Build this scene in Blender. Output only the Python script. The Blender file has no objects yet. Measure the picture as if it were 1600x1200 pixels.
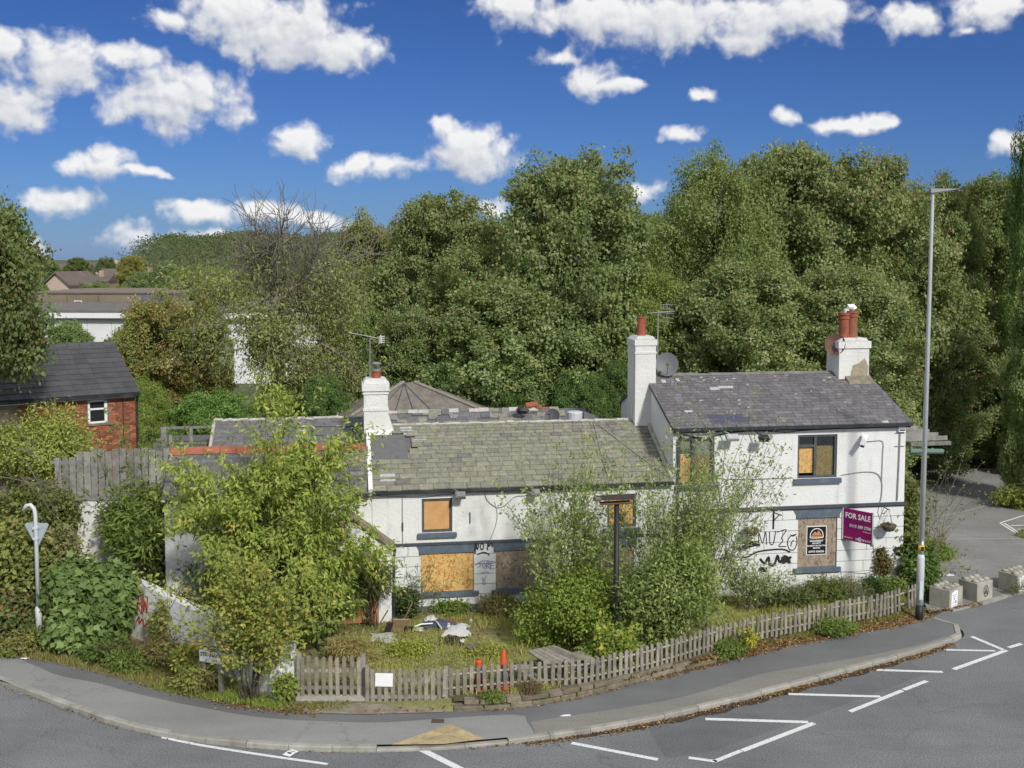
import bpy, math, random
import numpy as np
from mathutils import Vector, Matrix, Euler

# ------------------------------------------------------------------ camera, sky, sun, exposure
S = bpy.context.scene
COL = S.collection
FPX, TH, HC = 1700.0, math.radians(4.2), 10.2          # focal length in 1600-px pixels, pitch, eye height
YC = 402 + FPX * math.tan(TH)
cam_d = bpy.data.cameras.new('camera'); cam = bpy.data.objects.new('camera', cam_d); COL.objects.link(cam)
cam_d.sensor_width = 36; cam_d.lens = 36 * FPX / 1600; cam_d.shift_y = -(600 - YC) / 1600
cam_d.clip_start = .2; cam_d.clip_end = 6000
cam.location = (0, 0, HC); cam.rotation_euler = (math.pi / 2 - TH, 0, 0)
S.camera = cam
S.view_settings.view_transform = 'Standard'; S.view_settings.look = 'None'
S.view_settings.exposure = 0.85; S.view_settings.gamma = 1.0
try: S.view_settings.use_curve_mapping = False
except Exception: pass
S.cycles.max_bounces = 6; S.cycles.diffuse_bounces = 4; S.cycles.glossy_bounces = 2
S.cycles.transmission_bounces = 3; S.cycles.transparent_max_bounces = 8
S.cycles.use_adaptive_sampling = True; S.cycles.adaptive_threshold = .02
S.cycles.use_denoising = True

def pix_dir(px, py):
    x = (px - 800) / FPX; y = (YC - py) / FPX
    return np.array([x, math.cos(TH) + y * math.sin(TH), -math.sin(TH) + y * math.cos(TH)])
def G(px, py, z=0.0):                                   # a photo pixel on the level z -> world point
    d = pix_dir(px, py); t = (z - HC) / d[2]; return np.array([d[0] * t, d[1] * t, z])
def D(px, py, Y):                                       # a photo pixel at distance Y -> world point
    d = pix_dir(px, py); t = Y / d[1]; return np.array([d[0] * t, Y, HC + d[2] * t])

SUN_EL, SUN_AZ = math.radians(37), math.radians(28)     # azimuth from straight behind the camera towards the right
to_sun = Vector((math.sin(SUN_AZ) * math.cos(SUN_EL), -math.cos(SUN_AZ) * math.cos(SUN_EL), math.sin(SUN_EL)))
sun_d = bpy.data.lights.new('sun', 'SUN'); sun_d.energy = 2.0; sun_d.angle = math.radians(6); sun_d.color = (1, .955, .88)
sun = bpy.data.objects.new('sun', sun_d); COL.objects.link(sun)
sun.rotation_euler = to_sun.to_track_quat('Z', 'Y').to_euler(); sun.location = (20, -30, 40)

W = bpy.data.worlds.new('World'); S.world = W; W.use_nodes = True
class NT:                                               # small node-tree writer
    def __init__(s, tree): s.t = tree
    def n(s, typ, **kw):
        nd = s.t.nodes.new(typ)
        for k, v in kw.items():
            if k == 'ins':
                for a, b in v.items():
                    if isinstance(b, bpy.types.NodeSocket): s.t.links.new(b, nd.inputs[a])
                    else: nd.inputs[a].default_value = b
            else: setattr(nd, k, v)
        return nd
    def math(s, op, a, b=None, c=None, clamp=False):
        i = {0: a}
        if b is not None: i[1] = b
        if c is not None: i[2] = c
        return s.n('ShaderNodeMath', operation=op, use_clamp=clamp, ins=i).outputs[0]
    def vmath(s, op, a, b=None, c=None):
        i = {0: a}
        if b is not None: i[1] = b
        if c is not None: i[2] = c
        nd = s.n('ShaderNodeVectorMath', operation=op, ins=i)
        return nd.outputs['Value'] if op in ('LENGTH', 'DOT_PRODUCT', 'DISTANCE') else nd.outputs[0]
    def mix(s, f, a, b, blend='MIX'):
        nd = s.n('ShaderNodeMix', data_type='RGBA', blend_type=blend, ins={0: f, 6: a, 7: b})
        return nd.outputs[2]
    def maprange(s, v, a, b, c, d, smooth=False):
        return s.n('ShaderNodeMapRange', interpolation_type='SMOOTHSTEP' if smooth else 'LINEAR', ins={0: v, 1: a, 2: b, 3: c, 4: d}).outputs[0]
    def noise(s, vec, scale, detail=4, rough=.55, dist=0, color=False):
        nd = s.n('ShaderNodeTexNoise', ins={'Vector': vec, 'Scale': scale, 'Detail': detail, 'Roughness': rough, 'Distortion': dist})
        return nd.outputs[1 if color else 0]
    def link(s, a, b): s.t.links.new(a, b)

def c4(c): return (c[0], c[1], c[2], 1.0)

def build_sky():
    W.node_tree.nodes.clear(); n = NT(W.node_tree)
    SKY = .1
    sky = n.n('ShaderNodeTexSky', sky_type='NISHITA', sun_disc=False, sun_elevation=SUN_EL,
              sun_rotation=math.pi - SUN_AZ, altitude=0.0, air_density=1.0, dust_density=.3, ozone_density=3.0)
    geo = n.n('ShaderNodeTexCoord').outputs['Generated']
    sep = n.n('ShaderNodeSeparateXYZ', ins={0: geo})
    az = n.math('MULTIPLY', n.math('ARCTAN2', sep.outputs[0], sep.outputs[1]), 180 / math.pi)
    el = n.math('MULTIPLY', n.math('ARCSINE', sep.outputs[2]), 180 / math.pi)
    p = n.n('ShaderNodeCombineXYZ', ins={0: az, 1: el, 2: 0.0}).outputs[0]
    # clear-air colour: the photograph's deep polarised blue, paler to the horizon, applied evenly round the sky
    t = n.maprange(el, .5, 13, 0, 1)
    tint = n.mix(t, (.132, .218, .425, 1), (.106, .176, .340, 1))
    tint = n.mix(n.maprange(el, -1, 2.2, 0, 1, True), (.155, .24, .52, 1), tint)
    blue = n.mix(1.0, sky.outputs[0], tint, 'MULTIPLY')
    cl = [  # cumulus: centre and half sizes in degrees (from the photograph's pixels, x, y, rx, ry)
        (440, 45, 130, 52), (360, 20, 90, 40), (520, 75, 80, 40), (270, 35, 30, 18), (460, 80, 90, 30),
        (90, 105, 90, 45), (70, 85, 40, 32), (200, 85, 65, 22), (275, 150, 105, 50), (310, 130, 50, 32), (250, 175, 90, 32),
        (30, 170, 50, 42), (10, 75, 28, 30), (160, 262, 62, 22), (165, 245, 28, 16), (235, 275, 45, 9),
        (100, 315, 50, 20), (125, 318, 28, 18), (465, 222, 52, 28), 
        (560, 262, 48, 24), (620, 262, 40, 20), (735, 245, 85, 42), (725, 222, 55, 32), (700, 190, 30, 16),
        (330, 330, 75, 22), (420, 328, 55, 18), (500, 345, 60, 18), (215, 375, 55, 26), (335, 368, 55, 14), (55, 388, 25, 20),
        (900, 20, 160, 38), (1050, 30, 160, 50), (1200, 30, 150, 45), (790, 12, 55, 28), (1160, 65, 60, 20), (1290, 15, 60, 28),
        (870, 92, 42, 16), (925, 122, 50, 24), (960, 135, 40, 16), (1100, 147, 24, 14),
        (1070, 217, 42, 15), (1235, 180, 24, 14), (1330, 190, 62, 14), (1380, 186, 45, 11), (1420, 30, 55, 26), (1550, 20, 70, 38), (1510, 50, 25, 10),
        (1585, 222, 36, 20), (760, 330, 40, 16), (1000, 300, 34, 18), (640, 395, 60, 14)]
    grp = bpy.data.node_groups.new('cloud_field', 'ShaderNodeTree')
    grp.interface.new_socket('p', in_out='INPUT', socket_type='NodeSocketVector')
    grp.interface.new_socket('d', in_out='OUTPUT', socket_type='NodeSocketFloat')
    g = NT(grp); gi = grp.nodes.new('NodeGroupInput'); go = grp.nodes.new('NodeGroupOutput')
    pv = gi.outputs[0]
    warp = g.noise(pv, .35, 3, .5, color=True)
    pw = g.vmath('MULTIPLY_ADD', g.vmath('SUBTRACT', warp, (.5, .5, .5)), (2.6, 1.5, 0), pv)
    acc = None
    for (x, y, rx, ry) in cl:
        d = pix_dir(x, y); d = d / np.linalg.norm(d)
        ca, ce = math.degrees(math.atan2(d[0], d[1])), math.degrees(math.asin(d[2]))
        k = math.degrees(1 / FPX); ax, ay = rx * k * 1.14, ry * k * 1.2
        ln = g.vmath('LENGTH', g.vmath('MULTIPLY_ADD', pw, (1 / ax, 1 / ay, 0), (-ca / ax, -ce / ay, 0)))
        acc = ln if acc is None else g.math('SMOOTH_MIN', acc, ln, .35)
    sp = g.n('ShaderNodeSeparateXYZ', ins={0: pv})
    # unseen sky outside the view: cumulus made denser to add soft fill light
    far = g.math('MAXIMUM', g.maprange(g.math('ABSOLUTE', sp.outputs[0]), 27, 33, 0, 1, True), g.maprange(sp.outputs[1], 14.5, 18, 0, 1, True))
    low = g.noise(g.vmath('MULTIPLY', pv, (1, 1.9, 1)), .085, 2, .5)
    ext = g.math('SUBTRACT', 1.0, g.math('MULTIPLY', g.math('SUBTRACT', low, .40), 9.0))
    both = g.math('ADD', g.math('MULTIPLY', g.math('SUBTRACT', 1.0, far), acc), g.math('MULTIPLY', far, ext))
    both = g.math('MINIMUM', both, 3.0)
    n1 = g.noise(pv, .62, 7, .52, .15)
    n2 = g.n('ShaderNodeTexVoronoi', feature='SMOOTH_F1', ins={'Vector': pw, 'Scale': 1.15, 'Smoothness': .6, 'Detail': 2.0, 'Roughness': .5}).outputs[0]
    dd = g.math('ADD', g.math('SUBTRACT', 1.0, both), g.math('MULTIPLY', g.math('SUBTRACT', n1, .5), 1.45))
    dd = g.math('SUBTRACT', dd, g.math('MULTIPLY', g.math('SUBTRACT', n2, .42), .38))
    g.link(dd, go.inputs[0])
    def field(v):
        nd = W.node_tree.nodes.new('ShaderNodeGroup'); nd.node_tree = grp; n.link(v, nd.inputs[0]); return nd.outputs[0]
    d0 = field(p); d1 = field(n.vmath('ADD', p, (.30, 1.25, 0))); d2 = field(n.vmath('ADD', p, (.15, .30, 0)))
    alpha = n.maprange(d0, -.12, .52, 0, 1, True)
    lit = n.math('MULTIPLY_ADD', n.math('SUBTRACT', d0, d1), .45, n.math('MULTIPLY_ADD', n.math('SUBTRACT', d0, d2), .60, .50), clamp=True)
    core = n.maprange(d0, .3, 1.4, 0, .24)
    lit = n.math('SUBTRACT', lit, core, clamp=True)
    ccol = n.mix(lit, (.245, .27, .32, 1), (.53, .527, .522, 1))
    full = n.n('ShaderNodeVectorMath', operation='SCALE', ins={0: blue, 'Scale': SKY}).outputs[0]
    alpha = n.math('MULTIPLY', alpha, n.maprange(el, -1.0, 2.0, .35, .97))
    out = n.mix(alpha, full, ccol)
    bg = n.n('ShaderNodeBackground', ins={0: out, 1: 1.0})
    n.link(bg.outputs[0], n.n('ShaderNodeOutputWorld').inputs[0])
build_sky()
try: W.cycles.sampling_method = 'MANUAL'; W.cycles.sample_map_resolution = 512
except Exception: pass

# ------------------------------------------------------------------ naming helpers
def tag(o, label=None, cat=None, group=None, kind=None):
    if label: o['label'] = label
    if cat: o['category'] = cat
    if group: o['group'] = group
    if kind: o['kind'] = kind
    return o
def empty(name, loc=(0, 0, 0), rz=0.0, label=None, cat=None, group=None):
    o = bpy.data.objects.new(name, None); COL.objects.link(o)
    o.empty_display_size = .1; o.location = Vector(loc); o.rotation_euler = (0, 0, rz)
    return tag(o, label, cat, group)
def link(name, me, parent=None, loc=None, rot=None, scale=None):
    o = bpy.data.objects.new(name, me); COL.objects.link(o)
    if parent is not None: o.parent = parent
    if loc is not None: o.location = Vector(loc)
    if rot is not None: o.rotation_euler = rot
    if scale is not None: o.scale = scale
    return o

# ------------------------------------------------------------------ materials
MATS = {}
def base_mat(name):
    m = bpy.data.materials.new(name); m.use_nodes = True; m.node_tree.nodes.clear(); MATS[name] = m
    return m, NT(m.node_tree)
def finish(n, col, rough=.8, bump=None, bdist=.01, bstr=1.0, metal=0.0, spec=.3):
    b = n.n('ShaderNodeBsdfPrincipled', ins={'Base Color': col, 'Roughness': rough, 'Metallic': metal, 'Specular IOR Level': spec})
    if bump is not None:
        bn = n.n('ShaderNodeBump', ins={'Height': bump, 'Distance': bdist, 'Strength': bstr}); n.link(bn.outputs[0], b.inputs['Normal'])
    n.link(b.outputs[0], n.n('ShaderNodeOutputMaterial').inputs[0]); return b
def pos(n): return n.n('ShaderNodeNewGeometry').outputs['Position']
def rnd(n):                                             # a per-piece random number: object random for single pieces, attribute for joined ones
    a = n.n('ShaderNodeAttribute', attribute_name='tint').outputs['Fac']
    return n.math('FRACT', n.math('ADD', n.n('ShaderNodeObjectInfo').outputs['Random'], n.math('MULTIPLY', a, 7.31)))
def simple(name, col, rough=.7, var=.12, scale=6, bump=0, bscale=40, dirt=None, dscale=2, damt=.5, piece=0, metal=0.0, spec=.3, bdist=.01):
    m, n = base_mat(name); P = pos(n)
    nz = n.noise(P, scale, 5, .6)
    v = n.maprange(nz, .25, .75, 1 - var, 1 + var)
    if piece: v = n.math('MULTIPLY', v, n.maprange(rnd(n), 0, 1, 1 - piece, 1 + piece))
    c = n.n('ShaderNodeVectorMath', operation='SCALE', ins={0: col, 'Scale': v}).outputs[0]
    if dirt: c = n.mix(n.math('MULTIPLY', n.maprange(n.noise(P, dscale, 6, .65), .48, .68, 0, 1, True), damt), c, c4(dirt))
    finish(n, c, rough, n.noise(P, bscale, 4, .6) if bump else None, bdist, bump, metal, spec); return m

def leaf_mat(name, trans=.38):
    m, n = base_mat(name)
    a = n.n('ShaderNodeAttribute', attribute_name='tint').outputs['Color']
    c = n.mix(1.0, n.mix(1.0, a, (1.74, 1.72, 1.55, 1), 'MULTIPLY'), n.n('ShaderNodeObjectInfo').outputs['Color'], 'MULTIPLY')
    b = n.n('ShaderNodeBsdfPrincipled', ins={'Base Color': c, 'Roughness': .72, 'Specular IOR Level': .18})
    tcol = n.mix(1.0, c, (1.15, 1.25, .6, 1), 'MULTIPLY')
    tr = n.n('ShaderNodeBsdfTranslucent', ins={'Color': tcol})
    mx = n.n('ShaderNodeMixShader', ins={0: trans}); n.link(b.outputs[0], mx.inputs[1]); n.link(tr.outputs[0], mx.inputs[2])
    n.link(mx.outputs[0], n.n('ShaderNodeOutputMaterial').inputs[0]); return m
LEAF = leaf_mat('leaf')
BARK = simple('bark', (.075, .06, .045), .9, .35, 8, .6, 30)
BARKPALE = simple('pale_bark', (.17, .145, .11), .9, .3, 8, .5, 30)

def asphalt(name, col, speck=.35, patch=.12, cracks=True):
    m, n = base_mat(name); P = pos(n)
    a = n.noise(P, 30, 3, .75); b = n.noise(P, .35, 5, .6); w = n.noise(n.vmath('MULTIPLY', P, (.3, 1.2, 1)), 1.6, 4, .6)
    v = n.math('MULTIPLY', n.maprange(a, .3, .7, 1 - speck, 1 + speck), n.maprange(b, .3, .7, 1 - patch, 1 + patch))
    v = n.math('MULTIPLY', v, n.maprange(w, .3, .7, .93, 1.07))
    if cracks:
        vo = n.n('ShaderNodeTexVoronoi', feature='DISTANCE_TO_EDGE', ins={'Vector': n.vmath('ADD', P, n.noise(P, 1.2, 4, .6, color=True)), 'Scale': .22}).outputs[0]
        v = n.math('MULTIPLY', v, n.maprange(vo, 0, .006, .8, 1))
    c = n.n('ShaderNodeVectorMath', operation='SCALE', ins={0: col, 'Scale': v}).outputs[0]
    finish(n, c, .88, a, .004, .5); return m
ROAD = asphalt('road_asphalt', (.168, .174, .177), .6, .17)
PAVE_DARK = asphalt('footway_asphalt', (.15, .153, .156), .22, .14, False)
PAVE_LIGHT = asphalt('footway_concrete', (.26, .26, .255), .18, .08)
PAVE_BROWN = asphalt('footway_gravelly', (.215, .208, .185), .26, .10, False)
CARPARK = asphalt('car_park_asphalt', (.24, .237, .225), .30, .18)
KERB = simple('kerb_stone', (.33, .32, .285), .9, .2, 5, .35, 30, (.13, .12, .09), 2.5, .6, piece=.12)
BUFF = simple('tactile_buff', (.42, .335, .19), .9, .2, 9, .3, 40, (.2, .17, .12), 3, .5, piece=.1)
BUFFEDGE = simple('tactile_joint', (.16, .13, .08), .9)
def road_paint():
    m, n = base_mat('road_paint'); P = pos(n)
    w = n.maprange(n.noise(P, 14, 6, .75), .52, .66, 0, 1, True)
    finish(n, n.mix(n.math('MULTIPLY', w, .75), (.72, .73, .72, 1), (.25, .26, .26, 1)), .7); return m
PAINT = road_paint()
WORN = simple('worn_paint', (.36, .36, .345), .8, .3, 9)
EARTH = simple('earth', (.105, .082, .055), .95, .35, 3, .8, 12, (.10, .105, .035), 1.2, .8, bdist=.03)
GRASSG = simple('rough_grass_ground', (.22, .22, .085), .95, .4, 3, .8, 20, (.19, .145, .085), 1.1, .9, bdist=.03)
FIELD = simple('far_ground', (.085, .10, .045), .95, .3, .1)
GUTTER = simple('gutter_dirt', (.055, .045, .035), .95, .3, 9, .6, 40)

def render_mat(name, col, bscale, bstr, bdist, dirt, damt):
    m, n = base_mat(name); P = pos(n)
    v = n.maprange(n.noise(P, 1.3, 5, .6), .3, .7, .93, 1.05)
    c = n.n('ShaderNodeVectorMath', operation='SCALE', ins={0: col, 'Scale': v}).outputs[0]
    st = n.noise(n.vmath('MULTIPLY', P, (3, 3, .45)), 1.4, 6, .65)      # vertical run-off stains
    sp = n.noise(P, 9, 5, .7)
    f = n.math('MAXIMUM', n.math('MULTIPLY', n.maprange(st, .54, .74, 0, 1, True), damt), n.math('MULTIPLY', n.maprange(sp, .66, .74, 0, 1, True), damt * .9))
    c = n.mix(f, c, c4(dirt))
    h = n.math('ADD', n.noise(P, bscale, 3, .55), n.math('MULTIPLY', n.noise(P, bscale * 3.1, 2, .5), .4))
    finish(n, c, .85, h, bdist, bstr); return m
RENDER = render_mat('white_roughcast', (.70, .71, .70), 17, .85, .016, (.42, .42, .38), .5)
BLOCKW = render_mat('white_painted_block', (.68, .70, .69), 14, .35, .006, (.36, .38, .35), .6)
CHIMW = render_mat('white_painted_chimney', (.66, .66, .64), 9, .9, .022, (.30, .27, .22), .6)
OLDW = render_mat('flaking_white_wall', (.72, .73, .71), 7, .8, .02, (.22, .21, .18), .95)
JOINT = simple('block_joint', (.16, .165, .165), .9, .2)
BAREST = simple('bare_stone', (.33, .285, .20), .9, .3, 9, .6, 25)
BLUEGREY = simple('bluegrey_paint', (.095, .125, .165), .6, .22, 5, .2, 20, (.20, .22, .24), 3, .35)
DARKGREY = simple('dark_grey_paint', (.062, .075, .088), .5, .15)
FRAMEG = simple('window_frame_grey', (.075, .088, .095), .45, .15, 7, 0, 40, (.16, .16, .15), 4, .35)
GUTT = simple('black_gutter', (.03, .035, .04), .5, .2, 5, 0, 40, (.10, .10, .09), 3, .4)
BLACK = simple('black_plastic', (.022, .022, .024), .5)
CABLE = simple('grey_cable', (.30, .30, .30), .6)
DARKIN = simple('dark_inside', (.012, .012, .013), .95)
GALV = simple('galvanised_steel', (.56, .59, .61), .5, .10, 4, .1, 60, (.42, .43, .44), 1.5, .3, spec=.5)
STEEL = simple('bare_steel', (.36, .36, .35), .45, .15, metal=.6)
ALU = simple('sign_back_grey', (.33, .39, .42), .5, .06)
DISHG = simple('dish_grey', (.145, .15, .16), .55, .08)
RUSTD = simple('rusty_dish', (.16, .085, .065), .8, .25)
TERRA = simple('terracotta', (.30, .085, .05), .75, .22, 6, .2, 30, (.13, .07, .05), 4, .6)
TERRAO = simple('terracotta_weathered', (.27, .10, .055), .8, .25, 6, .2, 30, (.16, .12, .10), 3, .6)
REDTILE = simple('red_ridge_tile', (.34, .115, .07), .8, .2, 6, .2, 30, (.25, .12, .08), 4, .5, piece=.14)
FLASH = simple('lead_flashing', (.42, .43, .43), .6, .25, 7)
FELT = simple('roof_felt', (.13, .132, .135), .85, .2, 6, .3, 30, (.14, .14, .135), 2, .5)
MORTARW = simple('pale_mortar', (.46, .44, .39), .95, .25, 8, .5, 25, (.2, .19, .16), 4, .6)
WHITEP = simple('white_plastic', (.78, .79, .80), .5, .04)
PAPER = simple('white_paper', (.78, .79, .80), .8, .04)
MAG = simple('magenta_board', (.30, .010, .135), .5, .05)
MAGD = simple('purple_logo_ring', (.17, .008, .16), .5, .05)
WHITEINK = simple('white_lettering', (.85, .85, .85), .6, 0)
BLACKINK = simple('black_spray', (.022, .022, .026), .7, 0)
BLUEINK = simple('blue_spray', (.16, .17, .33), .7, .2)
REDINK = simple('red_spray', (.52, .05, .035), .7, .1)
COPPER = simple('copper_print', (.50, .24, .13), .6, 0)
REDDOOR = simple('red_door', (.22, .03, .022), .6, .25, 8)
ORANGE = simple('cone_orange', (.56, .075, .025), .6, .2, 6, 0, 40, (.35, .06, .03), 5, .4)
REFLEC = simple('cone_sleeve', (.26, .26, .255), .5, .2)
CONC = simple('cast_concrete', (.38, .365, .31), .9, .16, 4, .3, 35, (.17, .165, .13), 2.2, .6)
GREENDRUM = simple('green_pipe', (.12, .19, .155), .6, .15)
WEATHW = simple('weathered_wood', (.25, .23, .188), .9, .3, 5, .4, 50, (.085, .085, .075), 4, .5, piece=.28)
FENCEW = simple('grey_fence_wood', (.23, .225, .205), .9, .3, 5, .4, 50, (.07, .07, .06), 3, .5, piece=.22)
PLY = simple('plywood', (.56, .33, .135), .75, .16, 4, .1, 30, (.38, .19, .07), 8, .4)
PLYR = simple('weathered_ply', (.36, .175, .085), .8, .22, 3, .1, 30, (.22, .12, .07), 4, .5)
BRICK = simple('red_brick', (.30, .11, .055), .9, .28, 9, .4, 60, (.075, .04, .035), 5, .75, piece=.45)
MORTAR = simple('mortar', (.21, .17, .135), .95, .25)
SASHW = simple('white_window_frame', (.74, .75, .75), .5, .06)
TILEC = simple('dark_concrete_tile', (.075, .076, .082), .75, .2, 3, .15, 50, (.085, .085, .085), 2, .35, piece=.16)
TARM = simple('brown_parapet', (.20, .165, .125), .9, .25, .6)
WHITEF = simple('white_cladding', (.66, .68, .69), .8, .08, .6)
FARROOF = simple('far_roof', (.14, .115, .10), .9, .2, .4)
FARWALL = simple('far_wall', (.36, .27, .21), .9, .15, .4)
FARPINK = simple('far_pale_wall', (.50, .40, .34), .9, .1, .4)
YELLOW = simple('yellow_label', (.75, .50, .04), .6, .05)
CLOTHW = simple('white_rag', (.58, .59, .60), .9, .1, 12, .5, 15)
CLOTHB = simple('navy_rag', (.07, .085, .14), .9, .25, 12)
CARDB = simple('brown_card', (.30, .20, .13), .9, .2)
STONEW = simple('gritstone', (.20, .172, .125), .95, .3, 6, .8, 18, (.10, .105, .05), 2.5, .7, piece=.22, bdist=.02)

def slate_mat(name, cols, moss, mosscut, streak=.3):
    m, n = base_mat(name); P = pos(n); r = rnd(n)
    c = n.mix(r, c4(cols[0]), c4(cols[1]))
    odd = n.math('GREATER_THAN', n.math('FRACT', n.math('MULTIPLY', r, 13.7)), .93)
    c = n.mix(n.math('MULTIPLY', odd, .7), c, c4(cols[2]))
    v = n.maprange(n.noise(P, 7, 6, .65), .3, .7, 1 - streak, 1 + streak)
    c = n.n('ShaderNodeVectorMath', operation='SCALE', ins={0: c, 'Scale': v}).outputs[0]
    mo = n.maprange(n.noise(P, 1.5, 7, .7), mosscut, mosscut + .16, 0, 1, True)
    c = n.mix(n.math('MULTIPLY', mo, .75), c, c4(moss))
    finish(n, c, .8, n.noise(P, 25, 4, .6), .006, .5, spec=.35); return m
SLATE_MOSS = slate_mat('stone_slate', ((.265, .255, .195), (.20, .195, .155), (.12, .122, .125)), (.22, .23, .135), .52, .28)
SLATE_GREY = slate_mat('welsh_slate', ((.165, .158, .163), (.12, .115, .12), (.20, .195, .205)), (.20, .18, .155), .60, .24)
SLATE_DARK = slate_mat('dark_slate', ((.165, .16, .163), (.12, .118, .122), (.25, .245, .235)), (.20, .195, .165), .58, .25)

def osb_mat(name, a, b, d):
    m, n = base_mat(name); co = n.n('ShaderNodeTexCoord').outputs['Object']
    q = n.vmath('ADD', co, n.vmath('MULTIPLY', n.noise(co, 9, 3, .6, color=True), (.12, .12, .12)))
    f1 = n.n('ShaderNodeTexVoronoi', ins={'Vector': n.vmath('MULTIPLY', q, (13, 13, 48)), 'Scale': 1.0}).outputs['Color']
    f2 = n.n('ShaderNodeTexVoronoi', ins={'Vector': n.vmath('MULTIPLY', q, (42, 13, 13)), 'Scale': 1.0}).outputs['Color']
    s1 = n.n('ShaderNodeSeparateColor', ins={0: f1}).outputs[0]; s2 = n.n('ShaderNodeSeparateColor', ins={0: f2}).outputs[1]
    c = n.mix(s1, c4(a), c4(b)); c = n.mix(n.maprange(s2, .62, .8, 0, .85), c, c4(d))
    finish(n, c, .75, s1, .004, .6); return m
OSB = osb_mat('new_osb', (.56, .33, .10), (.70, .47, .20), (.34, .17, .045))
OSBG = osb_mat('weathered_osb', (.27, .215, .16), (.36, .30, .235), (.15, .11, .08))
def glass():
    m, n = base_mat('window_glass')
    t = n.n('ShaderNodeBsdfTransparent', ins={0: (.82, .86, .84, 1)}); g = n.n('ShaderNodeBsdfGlossy', ins={0: (.8, .85, .9, 1), 1: .06})
    mx = n.n('ShaderNodeMixShader', ins={0: n.math('MULTIPLY_ADD', n.n('ShaderNodeLayerWeight', ins={0: .3}).outputs[1], .35, .08)})
    n.link(t.outputs[0], mx.inputs[1]); n.link(g.outputs[0], mx.inputs[2]); n.link(mx.outputs[0], n.n('ShaderNodeOutputMaterial').inputs[0])
    return m
GLASS = glass()

# ------------------------------------------------------------------ mesh builder
class MB:
    def __init__(s): s.v = []; s.f = []; s.t = []; s.M = None
    def add(s, vs, fs, tint=0.0):
        b = len(s.v)
        if s.M is not None: vs = [tuple(s.M @ Vector(v)) for v in vs]
        s.v += [tuple(float(c) for c in v) for v in vs]; s.f += [tuple(b + i for i in f) for f in fs]; s.t += [tint] * len(fs)
        return s
    def box(s, x0, x1, y0, y1, z0, z1, tint=0.0):
        vs = [(x0, y0, z0), (x1, y0, z0), (x1, y1, z0), (x0, y1, z0), (x0, y0, z1), (x1, y0, z1), (x1, y1, z1), (x0, y1, z1)]
        return s.add(vs, [(0, 3, 2, 1), (4, 5, 6, 7), (0, 1, 5, 4), (1, 2, 6, 5), (2, 3, 7, 6), (3, 0, 4, 7)], tint)
    def prism(s, poly, d0, d1, axis='y'):               # a polygon in (a, b) pushed through along an axis
        n = len(poly)
        def P(a, b, d): return (a, d, b) if axis == 'y' else ((d, a, b) if axis == 'x' else (a, b, d))
        vs = [P(a, b, d0) for a, b in poly] + [P(a, b, d1) for a, b in poly]
        fs = [tuple(range(n)), tuple(range(2 * n - 1, n - 1, -1))] + [(i, i + n, (i + 1) % n + n, (i + 1) % n) for i in range(n)]
        return s.add(vs, fs)
    def tube(s, path, rad, n=6, cap=True):
        path = [Vector(p) for p in path]; k = len(path)
        if not hasattr(rad, '__len__'): rad = [rad] * k
        vs = []; fs = []
        for i, p in enumerate(path):
            d = (path[min(i + 1, k - 1)] - path[max(i - 1, 0)])
            if d.length < 1e-9: d = Vector((0, 0, 1))
            d.normalize()
            a = d.cross(Vector((0, 0, 1)) if abs(d.z) < .9 else Vector((1, 0, 0))).normalized(); b = d.cross(a)
            for j in range(n):
                w = 2 * math.pi * j / n; vs.append(p + (a * math.cos(w) + b * math.sin(w)) * rad[i])
        for i in range(k - 1):
            for j in range(n): fs.append((i * n + j, i * n + (j + 1) % n, (i + 1) * n + (j + 1) % n, (i + 1) * n + j))
        if cap: fs += [tuple(range(n - 1, -1, -1)), tuple((k - 1) * n + j for j in range(n))]
        return s.add(vs, fs)
    def lathe(s, prof, c=(0, 0, 0), n=14):              # profile of (radius, z)
        vs = []; fs = []; k = len(prof)
        for r, z in prof:
            for j in range(n):
                w = 2 * math.pi * j / n; vs.append((c[0] + r * math.cos(w), c[1] + r * math.sin(w), c[2] + z))
        for i in range(k - 1):
            for j in range(n): fs.append((i * n + j, i * n + (j + 1) % n, (i + 1) * n + (j + 1) % n, (i + 1) * n + j))
        fs += [tuple(range(n - 1, -1, -1)), tuple((k - 1) * n + j for j in range(n))]
        return s.add(vs, fs)
    def mesh(s, name, mat=None, smooth=False):
        me = bpy.data.meshes.new(name); me.from_pydata(s.v, [], s.f)
        if mat: me.materials.append(mat)
        if any(s.t):
            a = me.attributes.new('tint', 'FLOAT', 'FACE'); a.data.foreach_set('value', s.t)
        if smooth: me.polygons.foreach_set('use_smooth', [True] * len(me.polygons))
        me.update(); return me
    def build(s, name, mat, parent=None, smooth=False, **k): return link(name, s.mesh(name, mat, smooth), parent, **k)
def bevelled_box(name, mat, b=.02):                     # unit cube, edges taken off
    vs = []; h = .5
    m = MB()
    p = [(-h + b, -h), (h - b, -h), (h, -h + b), (h, h - b), (h - b, h), (-h + b, h), (-h, h - b), (-h, -h + b)]
    q = [(x * (1 - b), y * (1 - b)) for x, y in p]
    vs = [(x, y, -h) for x, y in q] + [(x, y, -h + b) for x, y in p] + [(x, y, h - b) for x, y in p] + [(x, y, h) for x, y in q]
    fs = [tuple(range(7, -1, -1)), tuple(24 + i for i in range(8))]
    for l in range(3):
        for i in range(8): fs.append((l * 8 + i, l * 8 + (i + 1) % 8, l * 8 + 8 + (i + 1) % 8, l * 8 + 8 + i))
    m.add(vs, fs); return m.mesh(name, mat)

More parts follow.
